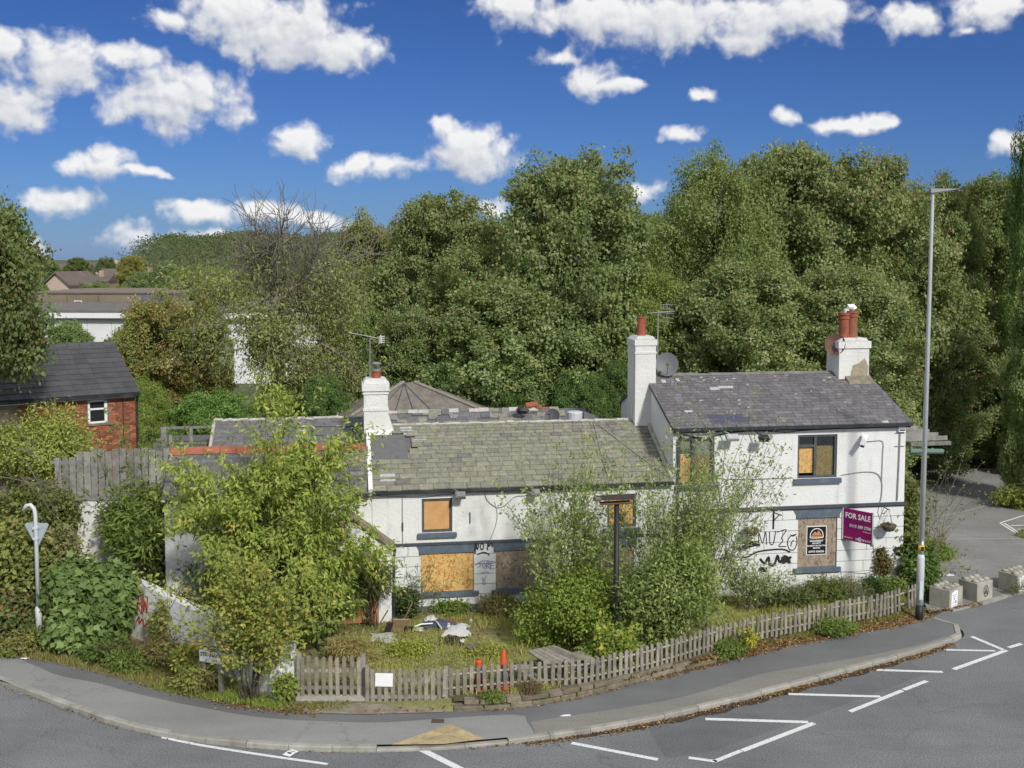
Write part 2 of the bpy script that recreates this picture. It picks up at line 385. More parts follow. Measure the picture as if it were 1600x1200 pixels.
def text(body, size, mat, parent, loc, rot=(math.pi / 2, 0, 0), name='lettering', bold=0.0, align='LEFT', sx=1.0):
    cu = bpy.data.curves.new(name, 'FONT'); cu.body = body; cu.size = size; cu.extrude = .0015; cu.offset = bold; cu.align_x = align
    cu.materials.append(mat); cu.resolution_u = 2
    o = link(name, cu, parent, loc, rot); o.scale = (sx, 1, 1); return o
def strokes(lines, w, mat, parent, to3, name='graffiti', d=.004):
    m = MB()                                            # flat painted strokes, ribbons a few mm proud of the wall
    for ln in lines:
        P = [np.array(p, float) for p in ln]
        # smooth the line a little
        Q = []
        for i in range(len(P) - 1):
            p0, p1, p2, p3 = P[max(i - 1, 0)], P[i], P[i + 1], P[min(i + 2, len(P) - 1)]
            for t in np.linspace(0, 1, 5)[:-1]:
                Q.append(.5 * ((2 * p1) + (p2 - p0) * t + (2 * p0 - 5 * p1 + 4 * p2 - p3) * t * t + (3 * p1 - p0 - 3 * p2 + p3) * t ** 3))
        Q.append(P[-1]); vs = []; fs = []
        for i, q in enumerate(Q):
            e = Q[min(i + 1, len(Q) - 1)] - Q[max(i - 1, 0)]; L = np.hypot(*e) or 1; nn = np.array([-e[1], e[0]]) / L * w / 2
            vs += [to3(*(q + nn)), to3(*(q - nn))]
            if i: fs.append((2 * i - 2, 2 * i - 1, 2 * i + 1, 2 * i))
        m.add(vs, fs)
    return m.build(name, mat, parent)

# ------------------------------------------------------------------ leaves and plants
def leaf_mesh(name, P, A, N, Ln, Wd, C, fold=.18, mat=None):
    """n folded four-sided leaves: P base, A axis, N face normal, length, width, colour"""
    n = len(P)
    A = A / np.maximum(np.linalg.norm(A, axis=1, keepdims=True), 1e-6)
    B = np.cross(N, A); B /= np.maximum(np.linalg.norm(B, axis=1, keepdims=True), 1e-6); N2 = np.cross(A, B)
    L = Ln[:, None]; Wh = Wd[:, None] / 2
    V = np.empty((n, 4, 3), np.float32)
    V[:, 0] = P; V[:, 1] = P + A * L * .45 + B * Wh + N2 * Wh * fold; V[:, 2] = P + A * L - N2 * L * .12; V[:, 3] = P + A * L * .45 - B * Wh + N2 * Wh * fold
    me = bpy.data.meshes.new(name); me.vertices.add(4 * n); me.vertices.foreach_set('co', V.ravel())
    me.loops.add(4 * n); me.loops.foreach_set('vertex_index', np.arange(4 * n, dtype=np.int32))
    me.polygons.add(n); me.polygons.foreach_set('loop_start', np.arange(0, 4 * n, 4, dtype=np.int32))
    try: me.polygons.foreach_set('loop_total', np.full(n, 4, np.int32))
    except Exception: pass
    at = me.attributes.new('tint', 'FLOAT_COLOR', 'FACE')
    at.data.foreach_set('color', np.concatenate([np.clip(C, 0, 1), np.ones((n, 1))], 1).astype(np.float32).ravel())
    me.materials.append(mat or LEAF); me.update(calc_edges=True); return me
def unit(v): return v / np.maximum(np.linalg.norm(v, axis=-1, keepdims=True), 1e-9)
def pick(rng, pal, n, jit=.18):
    pal = np.array(pal, float); w = pal[:, 3] if pal.shape[1] > 3 else np.ones(len(pal)); w = w / w.sum()
    c = pal[rng.choice(len(pal), n, p=w), :3]
    return c * rng.uniform(1 - jit, 1 + jit, (n, 1))
def clump_leaves(rng, cen, out, cr, per, ll, lw, pal, up=.55, flat=.7, cj=.22, droop=.0):
    """leaves in tufts round the points cen; out = outward direction of each tuft"""
    k = len(cen); idx = np.repeat(np.arange(k), per); n = len(idx)
    off = rng.normal(0, .5, (n, 3)) * cr[idx][:, None]; off[:, 2] *= flat
    P = cen[idx] + off
    N = unit(.55 * out[idx] + np.array([0, 0, up]) + .42 * rng.normal(0, 1, (n, 3)))
    A = unit(.8 * unit(off + 1e-6) + rng.normal(0, .7, (n, 3)) + np.array([0, 0, -droop]))
    cc = pick(rng, pal, k, cj); c = cc[idx] * rng.uniform(.88, 1.14, (n, 1))
    sw = rng.random(n) < .16; c[sw] = pick(rng, pal, int(sw.sum()), .2)
    Ln = rng.uniform(.65, 1.35, n) * ll; return P, A, N, Ln, Ln * (lw / ll) * rng.uniform(.8, 1.2, n), c

SYC = [(.100, .124, .056, 4), (.120, .142, .070, 3), (.084, .112, .048, 3), (.140, .142, .066, .8), (.145, .160, .098, 1.2)]
SYCB = SYC + [(.135, .100, .058, 1.1), (.118, .095, .054, .8)]
WIL = [(.115, .140, .052, 4), (.135, .155, .064, 3), (.098, .124, .048, 2), (.15, .16, .062, 1)]
DARKG = [(.050, .080, .028, 4), (.065, .095, .035, 3), (.085, .115, .05, 1)]

def crown_mesh(name, seed, H, R, z0, nl, ncl, per, ll, lw, pal, top_pal=None, cr=.62, open_=0.0):
    """crown of lobes: tufts spread on and in big overlapping lobes; returns mesh and limb end points"""
    rng = np.random.default_rng(seed); cen = []; out = []; lobes = []
    env = lambda t: R * (.80 + .2 * math.sin(min(t / .45, 1) * math.pi / 2)) * math.sqrt(max(.02, 1 - (max(0, t - .42) / .6) ** 2.2))
    for i in range(nl):                                 # sparse inside
        t = (i + .5) / nl; a = i * 2.4; rr = env(t) * .45
        lobes.append((np.array([rr * math.cos(a), rr * math.sin(a), z0 + (H - z0) * t * .92]), R * .42, (H - z0) * .13))
    nm = int(nl * 5.6); lob = rng.uniform(0, 6.28, 4)
    for i in range(nm):                                 # boughs, each a tuft of its own, all over the outline
        t = (i + rng.random()) / nm; a = i * 2.39996 + rng.uniform(-.35, .35)
        rr = env(t) * rng.uniform(.74, 1.06) * (1 + .10 * math.sin(3 * a + lob[0] + 5 * t) + .08 * math.sin(5 * a + lob[1] - 7 * t)); q = R * rng.uniform(.16, .31)
        lobes.append((np.array([rr * math.cos(a), rr * math.sin(a), z0 + (H - z0) * (.02 + .95 * t) + rng.normal(0, .15)]), q, q * rng.uniform(.62, .85)))
    for i in range(7): lobes.append((np.array([rng.normal(0, R * .28), rng.normal(0, R * .28), H * rng.uniform(.94, 1.0)]), R * rng.uniform(.07, .13), R * rng.uniform(.12, .2)))
    n0 = ncl
    for c, lr, lz in lobes:
        ncl = n0 // 5 if lr > R * .35 else max(6, int(n0 * .14 * (lr / R / .22) ** 2))
        d = unit(rng.normal(0, 1, (ncl, 3))); rad = np.where(rng.random(ncl) < .8, rng.uniform(.82, 1.14, ncl), rng.uniform(.3, .86, ncl))
        q = c + d * rad[:, None] * np.array([lr, lr, lz]); cen.append(q); out.append(unit(d * np.array([1, 1, .9])))
    cen = np.concatenate(cen); out = np.concatenate(out)
    ok = cen[:, 2] > z0 * .5 + .2
    if open_: ok &= rng.random(len(cen)) > open_
    cen, out = cen[ok], out[ok]
    crs = rng.uniform(.75, 1.3, len(cen)) * cr
    P, A, N, Ln, Wd, C = clump_leaves(rng, cen, out, crs, per, ll, lw, pal)
    if top_pal is not None:
        f = np.clip((P[:, 2] / H - .72) / .25, 0, 1) * .8; s = rng.random(len(P)) < f; C[s] = pick(rng, top_pal, int(s.sum()))
    kz = H / np.percentile(P[:, 2], 99.99); kr = R / np.percentile(np.hypot(P[:, 0], P[:, 1]), 97.5)
    sc3 = np.array([kr, kr, kz]); P = P * sc3; cen = cen * sc3; lobes = [(c * sc3, a, b) for c, a, b in lobes]
    tips = cen[rng.choice(len(cen), 14, replace=False)]
    return leaf_mesh(name, P, A, N, Ln, Wd, C), tips, lobes
def limb_mesh(name, seed, H, z0, tips, lobes, r0, mat=BARK):
    lobes = lobes[::5]
    rng = np.random.default_rng(seed + 5); m = MB()
    top = np.array([rng.normal(0, .2), rng.normal(0, .2), H * .86])
    tr = [np.array([0, 0, -.3]), np.array([rng.normal(0, .08), rng.normal(0, .08), H * .22]), np.array([rng.normal(0, .2), rng.normal(0, .2), H * .5]), top]
    m.tube(tr, [r0 * 1.25, r0, r0 * .62, r0 * .12], 8)
    for c in [l[0] for l in lobes] + list(tips):
        zb = np.clip(c[2] - np.hypot(c[0], c[1]) * rng.uniform(.5, .9), H * .12, H * .75); s = zb / (H * .86)
        b = np.array([0, 0, zb]); mid = (b + c) / 2 + rng.normal(0, .25, 3) - [0, 0, .2]
        m.tube([b, mid, c, c + (c - mid) * .25], [r0 * (.42 - .3 * s), r0 * .2, r0 * .09, r0 * .03], 5, cap=False)
    return m.mesh(name, mat, True)
def grow(rng, m, p, d, length, r, depth, kids, spread, rise, tips, wob=.16, minr=.004, start=.35, n=5):
    """recursive branching: tubes into m, (point, direction) along the last twigs into tips"""
    p = np.array(p, float); d = unit(np.array(d, float)); path = [p.copy()]; k = 5
    for i in range(k):
        d = unit(d + rng.normal(0, wob, 3) + np.array([0, 0, rise / k])); p = p + d * length / k; path.append(p.copy())
        if depth == 0: tips.append((p.copy(), d.copy()))
    m.tube(path, list(np.linspace(r, max(r * .35, minr), k + 1)), n if r > .02 else 4, cap=False)
    if depth > 0:
        for j in range(kids):
            t = start + (1 - start) * (j + rng.uniform(.1, .9)) / kids; i = min(int(t * k), k - 1)
            q = path[i] + (path[i + 1] - path[i]) * (t * k - i); ax = unit(rng.normal(0, 1, 3)); dd = unit(d * math.cos(spread) + unit(ax - d * (ax @ d)) * math.sin(spread))
            grow(rng, m, q, dd, length * rng.uniform(.45, .75), max(r * .5, minr), depth - 1, kids, spread, rise, tips, wob, minr, start, n)
        tips.append((path[-1], d))
    return tips
def twig_leaves(rng, tips, per, ll, lw, pal, droop=.5, spread=.08, along=.6):
    n = len(tips) * per; P = np.repeat(np.array([t[0] for t in tips]), per, 0) + rng.normal(0, spread, (n, 3)); Dd = np.repeat(np.array([t[1] for t in tips]), per, 0)
    A = unit(Dd * along + rng.normal(0, .75, (n, 3)) + [0, 0, -droop]); N = unit(rng.normal(0, .55, (n, 3)) + [.1, -.45, .8])
    c = np.repeat(pick(rng, pal, len(tips), .2), per, 0) * rng.uniform(.8, 1.22, (n, 1))
    sw = rng.random(n) < .35; c[sw] = pick(rng, pal, int(sw.sum()), .2)
    Ln = ll * rng.uniform(.65, 1.2, n); return P, A, N, Ln, Ln * lw / ll, c

LOBE = [(0, 0), (.16, .30), (.05, .46), (.34, .34), (.46, .50), (.56, .26), (1.0, .0), (.56, -.26), (.46, -.50), (.34, -.34), (.05, -.46), (.16, -.30)]
def lobed_mesh(name, P, A, N, Ln, C):
    n = len(P); k = len(LOBE); A = unit(A); B = unit(np.cross(N, A)); N2 = np.cross(A, B); V = np.empty((n, k, 3), np.float32)
    for i, (a, b) in enumerate(LOBE): V[:, i] = P + (A * a + B * b * 1.05 + N2 * (.22 * abs(b) - .10 * a * a)) * Ln[:, None]
    me = bpy.data.meshes.new(name); me.vertices.add(k * n); me.vertices.foreach_set('co', V.ravel()); me.loops.add(k * n); me.loops.foreach_set('vertex_index', np.arange(k * n, dtype=np.int32))
    me.polygons.add(n); me.polygons.foreach_set('loop_start', np.arange(0, k * n, k, dtype=np.int32))
    try: me.polygons.foreach_set('loop_total', np.full(n, k, np.int32))
    except Exception: pass
    at = me.attributes.new('tint', 'FLOAT_COLOR', 'FACE'); at.data.foreach_set('color', np.concatenate([np.clip(C, 0, 1), np.ones((n, 1))], 1).astype(np.float32).ravel())
    me.materials.append(LEAF); me.update(calc_edges=True); return me
def bush(name, label, cat, base, rx, ry, h, ncl, per, cr, ll, lw, pal, seed, stems=7, group=None, lean=(0, 0), nl=7, droop=.2, z0=.0, part='foliage', stemr=.02, stem_mat=None, lobed=0):
    """an irregular shrub: tufts over a few lobes, stems from the root"""
    rng = np.random.default_rng(seed); o = empty(name, base, 0, label, cat, group)
    cen = []; out = []; lobes = []
    for i in range(nl):
        a = i * 2.4 + rng.uniform(-.5, .5); t = rng.uniform(.15, 1); rr = math.sqrt(rng.uniform(.05, 1)) * (.95 - .55 * t)
        c = np.array([rx * rr * math.cos(a), ry * rr * math.sin(a), z0 + (h - z0) * (.12 + .62 * t)]); c[:2] += np.array(lean) * t
        lobes.append((c, np.array([rx * rng.uniform(.36, .56), ry * rng.uniform(.36, .56), (h - z0) * rng.uniform(.17, .27)])))
    for c, s in lobes:
        d = unit(rng.normal(0, 1, (ncl, 3))); rad = rng.uniform(.55, 1.1, (ncl, 1)) ** .5
        cen.append(c + d * s * rad); out.append(unit(d))
    cen = np.concatenate(cen); out = np.concatenate(out); ok = cen[:, 2] > .05; cen, out = cen[ok], out[ok]
    P, A, N, Ln, Wd, C = clump_leaves(rng, cen, out, rng.uniform(.7, 1.35, len(cen)) * cr, per, ll, lw, pal, droop=droop)
    if lobed:
        A[:, 2] -= .35; ok = P[:, 2] > .05; P, A, N, Ln, C = P[ok], A[ok], N[ok], Ln[ok], C[ok]; od = np.argsort(P[:, 1] - .6 * P[:, 2] * 0 + rng.normal(0, .12, len(P))); nr, fa = od[:lobed], od[lobed:]
        tag(link('leaf', lobed_mesh(name + '_leaves', P[fa], A[fa], N[fa], Ln[fa], C[fa]), o), kind='stuff')
        ms = [lobed_mesh('leaf', np.zeros((1, 3)), np.array([[1., 0, 0]]), np.array([[0, 0, 1.]]), np.array([1.0]), C[[k]]) for k in range(8)]
        for i, k in enumerate(nr):
            a = unit(A[k]); b = unit(np.cross(N[k], a)); n_ = np.cross(a, b); L = Ln[k]; q = link('leaf', ms[i % 8], o)
            q.matrix_local = Matrix(((a[0] * L, b[0] * L, n_[0] * L, P[k][0]), (a[1] * L, b[1] * L, n_[1] * L, P[k][1]), (a[2] * L, b[2] * L, n_[2] * L, P[k][2]), (0, 0, 0, 1)))
        ok = np.zeros(0, bool)
    else: ok = P[:, 2] > .0
    f = None if lobed else link(part, leaf_mesh(name + '_' + part, P[ok], A[ok], N[ok], Ln[ok], Wd[ok], C[ok]), o)
    m = MB()
    for i in range(stems):
        c = lobes[i % nl][0]; b = np.array([rng.normal(0, rx * .15), rng.normal(0, ry * .15), -.15]); mid = (b + c) / 2 + rng.normal(0, .08, 3)
        m.tube([b, mid, c, c + (c - mid) * .5], [stemr, stemr * .75, stemr * .45, stemr * .15], 5, cap=False)
    m.build('stems', stem_mat or BARK, o, True); return o
def sprig_bush(name, label, cat, base, stems, per, ll, lw, pal, seed, kids=5, depth=1, spread=.5, rise=.25, sr=.02, droop=.1, lspread=.05, tuft=None, mat=None, group=None, along=.7):
    """upright shrub of leafy rods; stems = end points (dx, dy, dz) from the base"""
    rng = np.random.default_rng(seed); o = empty(name, base, 0, label, cat, group); m = MB(); tips = []
    for e in stems:
        e = np.array(e, float); L = np.linalg.norm(e); st = np.array([rng.normal(0, .12), rng.normal(0, .1), -.1])
        grow(rng, m, st, e - st, L, sr, depth, kids, spread, rise, tips, .07)
    P, A, N, Ln, Wd, C = twig_leaves(rng, tips, per, ll, lw, pal, droop, lspread, along)
    ok = P[:, 2] > .02; link('foliage', leaf_mesh(name + '_foliage', P[ok], A[ok], N[ok], Ln[ok], Wd[ok], C[ok]), o)
    m.build('stems', mat or BARKPALE, o, True); return o

# ------------------------------------------------------------------ ground, road, pavement
def curve(pts, step):                                   # smooth polyline with even steps
    P = [np.array(p, float) for p in pts]; Q = []
    for i in range(len(P) - 1):
        p0, p1, p2, p3 = P[max(i - 1, 0)], P[i], P[i + 1], P[min(i + 2, len(P) - 1)]
        for t in np.linspace(0, 1, 12)[:-1]:
            Q.append(.5 * ((2 * p1) + (p2 - p0) * t + (2 * p0 - 5 * p1 + 4 * p2 - p3) * t * t + (3 * p1 - p0 - 3 * p2 + p3) * t ** 3))
    Q.append(P[-1]); Q = np.array(Q); s = np.concatenate([[0], np.cumsum(np.linalg.norm(np.diff(Q, axis=0), axis=1))])
    m = max(int(round(s[-1] / step)), 1); tt = np.linspace(0, s[-1], m + 1)
    return np.stack([np.interp(tt, s, Q[:, k]) for k in range(Q.shape[1])], 1)
def offset(line, d):                                    # to the left of the running direction
    t = np.gradient(line[:, :2], axis=0); t /= np.linalg.norm(t, axis=1, keepdims=True)
    o = line.copy(); o[:, 0] -= t[:, 1] * d; o[:, 1] += t[:, 0] * d; return o
def sheet(name, poly, z, mat, kind='structure', parent=None, thick=0):
    m = MB(); n = len(poly); m.add([(p[0], p[1], z) for p in poly], [tuple(range(n))])
    o = m.build(name, mat, parent); a = o.data
    if a.polygons and a.polygons[0].normal.z < 0: a.flip_normals()
    if kind and parent is None: o['kind'] = kind
    return o

KERBPX = [(0, 1062), (60, 1085), (130, 1110), (200, 1133), (300, 1152), (400, 1162), (500, 1167.5), (600, 1168), (700, 1164), (800, 1156), (900, 1143), (1000, 1126), (1100, 1104), (1200, 1079), (1300, 1053), (1400, 1026), (1450, 1012), (1488, 999), (1506, 989), (1503, 979), (1484, 970), (1452, 962)]
kp = [G(x, y, .1)[:2] for x, y in KERBPX]
kp = [kp[0] + (kp[0] - kp[1]) * 8, kp[0] + (kp[0] - kp[1]) * 3] + kp
KERBL = curve(kp, .3)
INPX = [(0, 1019), (60, 1030), (110, 1040), (150, 1050), (200, 1064), (250, 1078), (330, 1094), (400, 1104), (470, 1113), (575, 1115), (693, 1112), (800, 1106), (900, 1091), (1000, 1065), (1100, 1040), (1200, 1014), (1300, 994), (1400, 976), (1425, 971), (1452, 962)]
ip = [G(x, y, .1)[:2] for x, y in INPX]
ip = [ip[0] + (ip[0] - ip[1]) * 6, ip[0] + (ip[0] - ip[1]) * 2] + ip
INL = curve(ip, .3)

sheet('ground', [(-3000, -400), (3000, -400), (3000, 4000), (-3000, 4000)], -.05, FIELD)
far_l = KERBL[0]
road_poly = [tuple(p) for p in KERBL] + [tuple(G(1475, 955)[:2]), tuple(G(1540, 945)[:2]), tuple(G(1600, 927)[:2]), (30, 40), (60, 55), (80, 40), (80, -40), (-80, -40), (-80, 55)]
sheet('road', road_poly, 0.0, ROAD)
pav = [tuple(p) for p in offset(KERBL, .13)] + [tuple(p) for p in INL[::-1]]
sheet('pavement', pav, .1, PAVE_DARK)
# lighter footway next to the kerb, two different surfaces
divL = curve([G(x, y, .1)[:2] for x, y in [(-140, 985), (0, 1021), (54, 1040), (90, 1055), (150, 1067), (206, 1082), (300, 1103), (407, 1121), (500, 1127), (600, 1129), (700, 1122), (810, 1117), (823, 1128), (835, 1146)]], .3)
kin = offset(KERBL, .135); iL = [i for i, p in enumerate(kin) if p[0] < divL[-1][0] - .02]
a0 = min(range(len(kin)), key=lambda i: np.linalg.norm(kin[i] - divL[0])); 
sheet('pavement_strip', [tuple(p) for p in kin[0:iL[-1] + 1]] + [tuple(p) for p in divL[::-1]], .104, PAVE_LIGHT)
divR = curve([G(x, y, .1)[:2] for x, y in [(829, 1128), (900, 1117), (1000, 1102), (1075, 1087), (1163, 1061), (1200, 1051), (1325, 1030), (1425, 1010), (1480, 993)]], .3)
iR = [i for i, p in enumerate(kin) if divL[-1][0] + .03 < p[0] < divR[-1][0] and i < len(kin) * .93]
sheet('pavement_strip', [tuple(p) for p in kin[iR[0]:iR[-1] + 1]] + [tuple(p) for p in divR[::-1]], .104, PAVE_BROWN)
# dark reinstatement seam along the back of the footway, hairline patches
for pl in ([(150, 1049), (330, 1090), (330, 1100), (200, 1077)],):
    sheet('pavement_patch', [tuple(G(x, y, .1)[:2]) for x, y in pl], .1035, PAVE_DARK)
sheet('road_patch', [tuple(G(x, y)[:2]) for x, y in ((1010, 1133), (1110, 1112), (1250, 1076), (1330, 1058), (1420, 1034), (1452, 1052), (1300, 1108), (1120, 1172), (1040, 1186))], .0015, asphalt('patched_asphalt', (.140, .146, .148), .42, .18))
sheet('road_patch', [tuple(G(x, y)[:2]) for x, y in ((-60, 1128), (120, 1163), (215, 1186), (160, 1230), (-60, 1175))], .0015, asphalt('patched_asphalt_old', (.182, .187, .189), .5, .18))
# kerb stones
kerb = empty('kerb', (0, 23, 0)); kerb['kind'] = 'structure'
kl = curve(kp, .92); rk = np.random.default_rng(3)
for i in range(len(kl) - 1):
    if kl[i][0] < -24: continue
    a, b = kl[i], kl[i + 1]; d = b - a; L = np.linalg.norm(d); d /= L; nrm = np.array([-d[1], d[0]]); g = .012
    a = a + d * g / 2; b = b - d * g / 2
    low = -.055 if (-3.2 < (a[0] + b[0]) / 2 < -.2) else 0.0
    z1 = .112 + rk.uniform(-.006, .006) + low
    m = MB(); q0, q1, q2, q3 = a, b, b + nrm * .14, a + nrm * .14; e = nrm * .022
    vs = [(*q0, -.05), (*q1, -.05), (*q2, -.05), (*q3, -.05), (*q0, z1 - .02), (*q1, z1 - .02), (*(q1 + e), z1), (*(q0 + e), z1), (*q2, z1), (*q3, z1)]
    m.add(vs, [(0, 1, 5, 4), (4, 5, 6, 7), (7, 6, 8, 9), (1, 2, 8, 6, 5), (3, 0, 4, 7, 9), (2, 3, 9, 8)])
    m.v = [(x, y - 23, z) for x, y, z in m.v]
    m.build('kerb_stone', KERB, kerb)
sheet('gate_threshold', [tuple(G(x, y, .1)[:2]) for x, y in ((560, 1101), (700, 1101), (704, 1109), (690, 1114), (570, 1117), (478, 1115), (470, 1108))], .118, simple('dirty_concrete', (.26, .235, .19), .95, .3, 6, .4, 25, (.14, .10, .06), 3, .6))
# tactile paving
tact = empty('tactile_paving', (*G(690, 1150, .1)[:2], .1)); tact['kind'] = 'structure'
T0 = np.array([*G(690, 1150, .1)[:2], .1])
ta, tb, tc = [G(x, y, .1)[:2] for x, y in [(612, 1164), (703, 1132), (758, 1155)]]
td = G(692, 1163, .1)[:2]
mj = MB(); mj.add([(p[0] - T0[0], p[1] - T0[1], .006) for p in (ta, td, tc, tb)], [(0, 1, 2, 3)]); mj.build('joint_bed', BUFFEDGE, tact)
def blister(poly):
    c = np.mean(poly, 0); m = MB(); q = [c + (p - c) * .965 for p in map(np.array, poly)]; n = len(q)
    m.add([(*(p - T0[:2]), .006) for p in q] + [(*(p - T0[:2]), .014) for p in q], [tuple(range(n, 2 * n))] + [(i, (i + 1) % n, (i + 1) % n + n, i + n) for i in range(n)])
    lo, hi = np.min(q, 0), np.max(q, 0)                 # small raised domes in rows
    e1 = (tc - tb) / np.linalg.norm(tc - tb); e2 = np.array([-e1[1], e1[0]])
    for i in range(-40, 41):
        for j in range(-40, 41):
            p = c + e1 * i * .067 + e2 * j * .067
            ins = True
            for k in range(n):
                a, b = q[k], q[(k + 1) % n]
                if (b[0] - a[0]) * (p[1] - a[1]) - (b[1] - a[1]) * (p[0] - a[0]) < .014 * np.linalg.norm(b - a): ins = False; break
            if ins:
                x, y = p - T0[:2]; r = .017
                m.add([(x - r, y - r, .014), (x + r, y - r, .014), (x + r, y + r, .014), (x - r, y + r, .014), (x, y, .022)], [(0, 1, 4), (1, 2, 4), (2, 3, 4), (3, 0, 4)])
    m.build('paving_slab', BUFF, tact)
def lerp(a, b, t): return a + (b - a) * t
for i in range(3):                                      # rows of slabs, cut to the triangle
    for j in range(3):
        p00 = lerp(lerp(ta, tb, i / 3), lerp(td, tc, i / 3), j / 3); p10 = lerp(lerp(ta, tb, (i + 1) / 3), lerp(td, tc, (i + 1) / 3), j / 3)
        p11 = lerp(lerp(ta, tb, (i + 1) / 3), lerp(td, tc, (i + 1) / 3), (j + 1) / 3); p01 = lerp(lerp(ta, tb, i / 3), lerp(td, tc, i / 3), (j + 1) / 3)
        pl = [p00, p01, p11, p10]
        ar = sum(pl[k][0] * pl[(k + 1) % 4][1] - pl[(k + 1) % 4][0] * pl[k][1] for k in range(4))
        blister(pl if ar > 0 else pl[::-1])
# iron cover in the footway
mc = MB(); pc = G(684, 1127, .1); mc.box(pc[0] - .14, pc[0] + .14, pc[1] - .1, pc[1] + .1, .09, .108)
tag(mc.build('inspection_cover', simple('iron_cover', (.10, .065, .05), .8, .2, 20, .4, 50)), 'small rusty rectangular inspection cover set in the pavement before the wooden gate', 'drain cover')
# car park, its edging, the earth behind
P0 = np.array([-2.8895, 30.0454]); FA = math.radians(9)
U = np.array([math.cos(FA), math.sin(FA)]); Vv = np.array([-math.sin(FA), math.cos(FA)])
def L3(u, v, z): q = P0 + U * u + Vv * v; return np.array([q[0], q[1], z])
cp = [tuple(G(1452, 958)[:2]), tuple(G(1480, 951)[:2]), tuple(G(1540, 940)[:2]), tuple(G(1600, 923)[:2]), (30, 39.6), (60, 56), (60, 64), (26, 52.2), (21.5, 51.9), (17, 52.6), (12.5, 53), (12.4, 40), (12.5, 33)]
sheet('car_park', cp, .012, CARPARK)
edge = curve([G(x, y)[:2] for x, y in [(1488, 956), (1540, 944), (1600, 926)]] + [(24, 36.6)], .9)
ke = empty('car_park_kerb', (15, 32, 0)); ke['kind'] = 'structure'
for i in range(len(edge) - 1):
    a, b = edge[i], edge[i + 1]; d = (b - a) / np.linalg.norm(b - a); nn = np.array([-d[1], d[0]]); a = a + d * .006; b = b - d * .006
    m = MB(); q = [a, b, b + nn * .13, a + nn * .13]; m.add([(p[0] - 15, p[1] - 32, z) for z in (-.05, .035) for p in q], [(4, 5, 6, 7), (0, 1, 5, 4), (1, 2, 6, 5), (2, 3, 7, 6), (3, 0, 4, 7)]); m.build('kerb_stone', KERB, ke)
# garden earth: one rolling sheet from the back of the footway to beyond the trees
def gz(x, y):
    yin = np.interp(x, INL[:, 0], INL[:, 1]); wd = np.where((np.asarray(x) > -1.5) & (np.asarray(x) < 5.4), .12, .8); f = np.clip((y - yin) / wd, 0, 1)
    base = .11 + .10 * np.clip((x + 4) / 2.5, 0, 1)
    return .085 * (1 - f) + f * (base + .05 * np.sin(x * 1.7 + .6 * y) * np.sin(y * 1.3) + .03 * np.sin(x * 4.1) * np.sin(y * 3.7 + x))
Ig = curve(ip[:-1], .35); rows = 46; gv = []; gf = []
n1 = len(Ig)
for j in range(rows):
    t = (j / (rows - 1)) ** 1.6
    for i, p in enumerate(Ig):
        tx = 12.3 + 0 * t if i == n1 - 1 else -60 + (12.3 + 60) * (i / (n1 - 1)) ** .55
        x = p[0] * (1 - t) + (tx if t > 0 else 0) * t; y = p[1] * (1 - t) + 62 * t
        z = gz(x, y) if j else .085
        if j == 0: z = .085
        gv.append((x, y, z))
for j in range(rows - 1):
    for i in range(n1 - 1): gf.append((j * n1 + i, j * n1 + i + 1, (j + 1) * n1 + i + 1, (j + 1) * n1 + i))
mg = MB(); mg.add(gv, gf); tag(mg.build('garden_ground', GRASSG, None, True), kind='structure')
# earth bank with trees behind the car park
mb_ = MB(); xs = np.linspace(12, 70, 30); vs = []
for i, x in enumerate(xs):
    y0 = 52.4 + .5 * math.sin(x * .7) + max(0, x - 28) * .3
    for k, (dy, z) in enumerate([(0, .015), (1.2, .35), (5, .7), (30, .9)]): vs.append((x, y0 + dy, z + .06 * math.sin(x * 2 + k)))
mb_.add(vs, [(i * 4 + k, i * 4 + 4 + k, i * 4 + 5 + k, i * 4 + 1 + k) for i in range(29) for k in range(3)])
tag(mb_.build('tree_bank', EARTH, None, True), kind='structure')
# grassy islands in the car park
def island(poly, h, name='grass_island'):
    c = np.mean(poly, 0); m = MB(); n = len(poly); q = [np.array(p) for p in poly]
    m.add([(*p, .0) for p in q] + [(*(c + (p - c) * .8), h) for p in q] + [(*c, h * 1.15)], [(i, (i + 1) % n, n + (i + 1) % n, n + i) for i in range(n)] + [(n + i, n + (i + 1) % n, 2 * n) for i in range(n)])
    return tag(m.build(name, GRASSG, None, True), kind='structure')
isl1 = curve([G(x, y)[:2] for x, y in [(1556, 786), (1575, 778), (1640, 772), (1700, 790), (1640, 806), (1590, 798), (1556, 786)]], .6)[:-1]
isl2 = curve([G(x, y)[:2] for x, y in [(1440, 884), (1450, 850), (1468, 848), (1482, 862), (1493, 874), (1478, 879), (1440, 884)]], .4)[:-1]
isl3 = curve([G(x, y)[:2] for x, y in [(1583, 838), (1620, 826), (1690, 836), (1640, 850), (1583, 838)]], .4)[:-1]
ISL = [isl1, isl2, isl3]
for q in ISL: island([tuple(p) for p in q], .16)

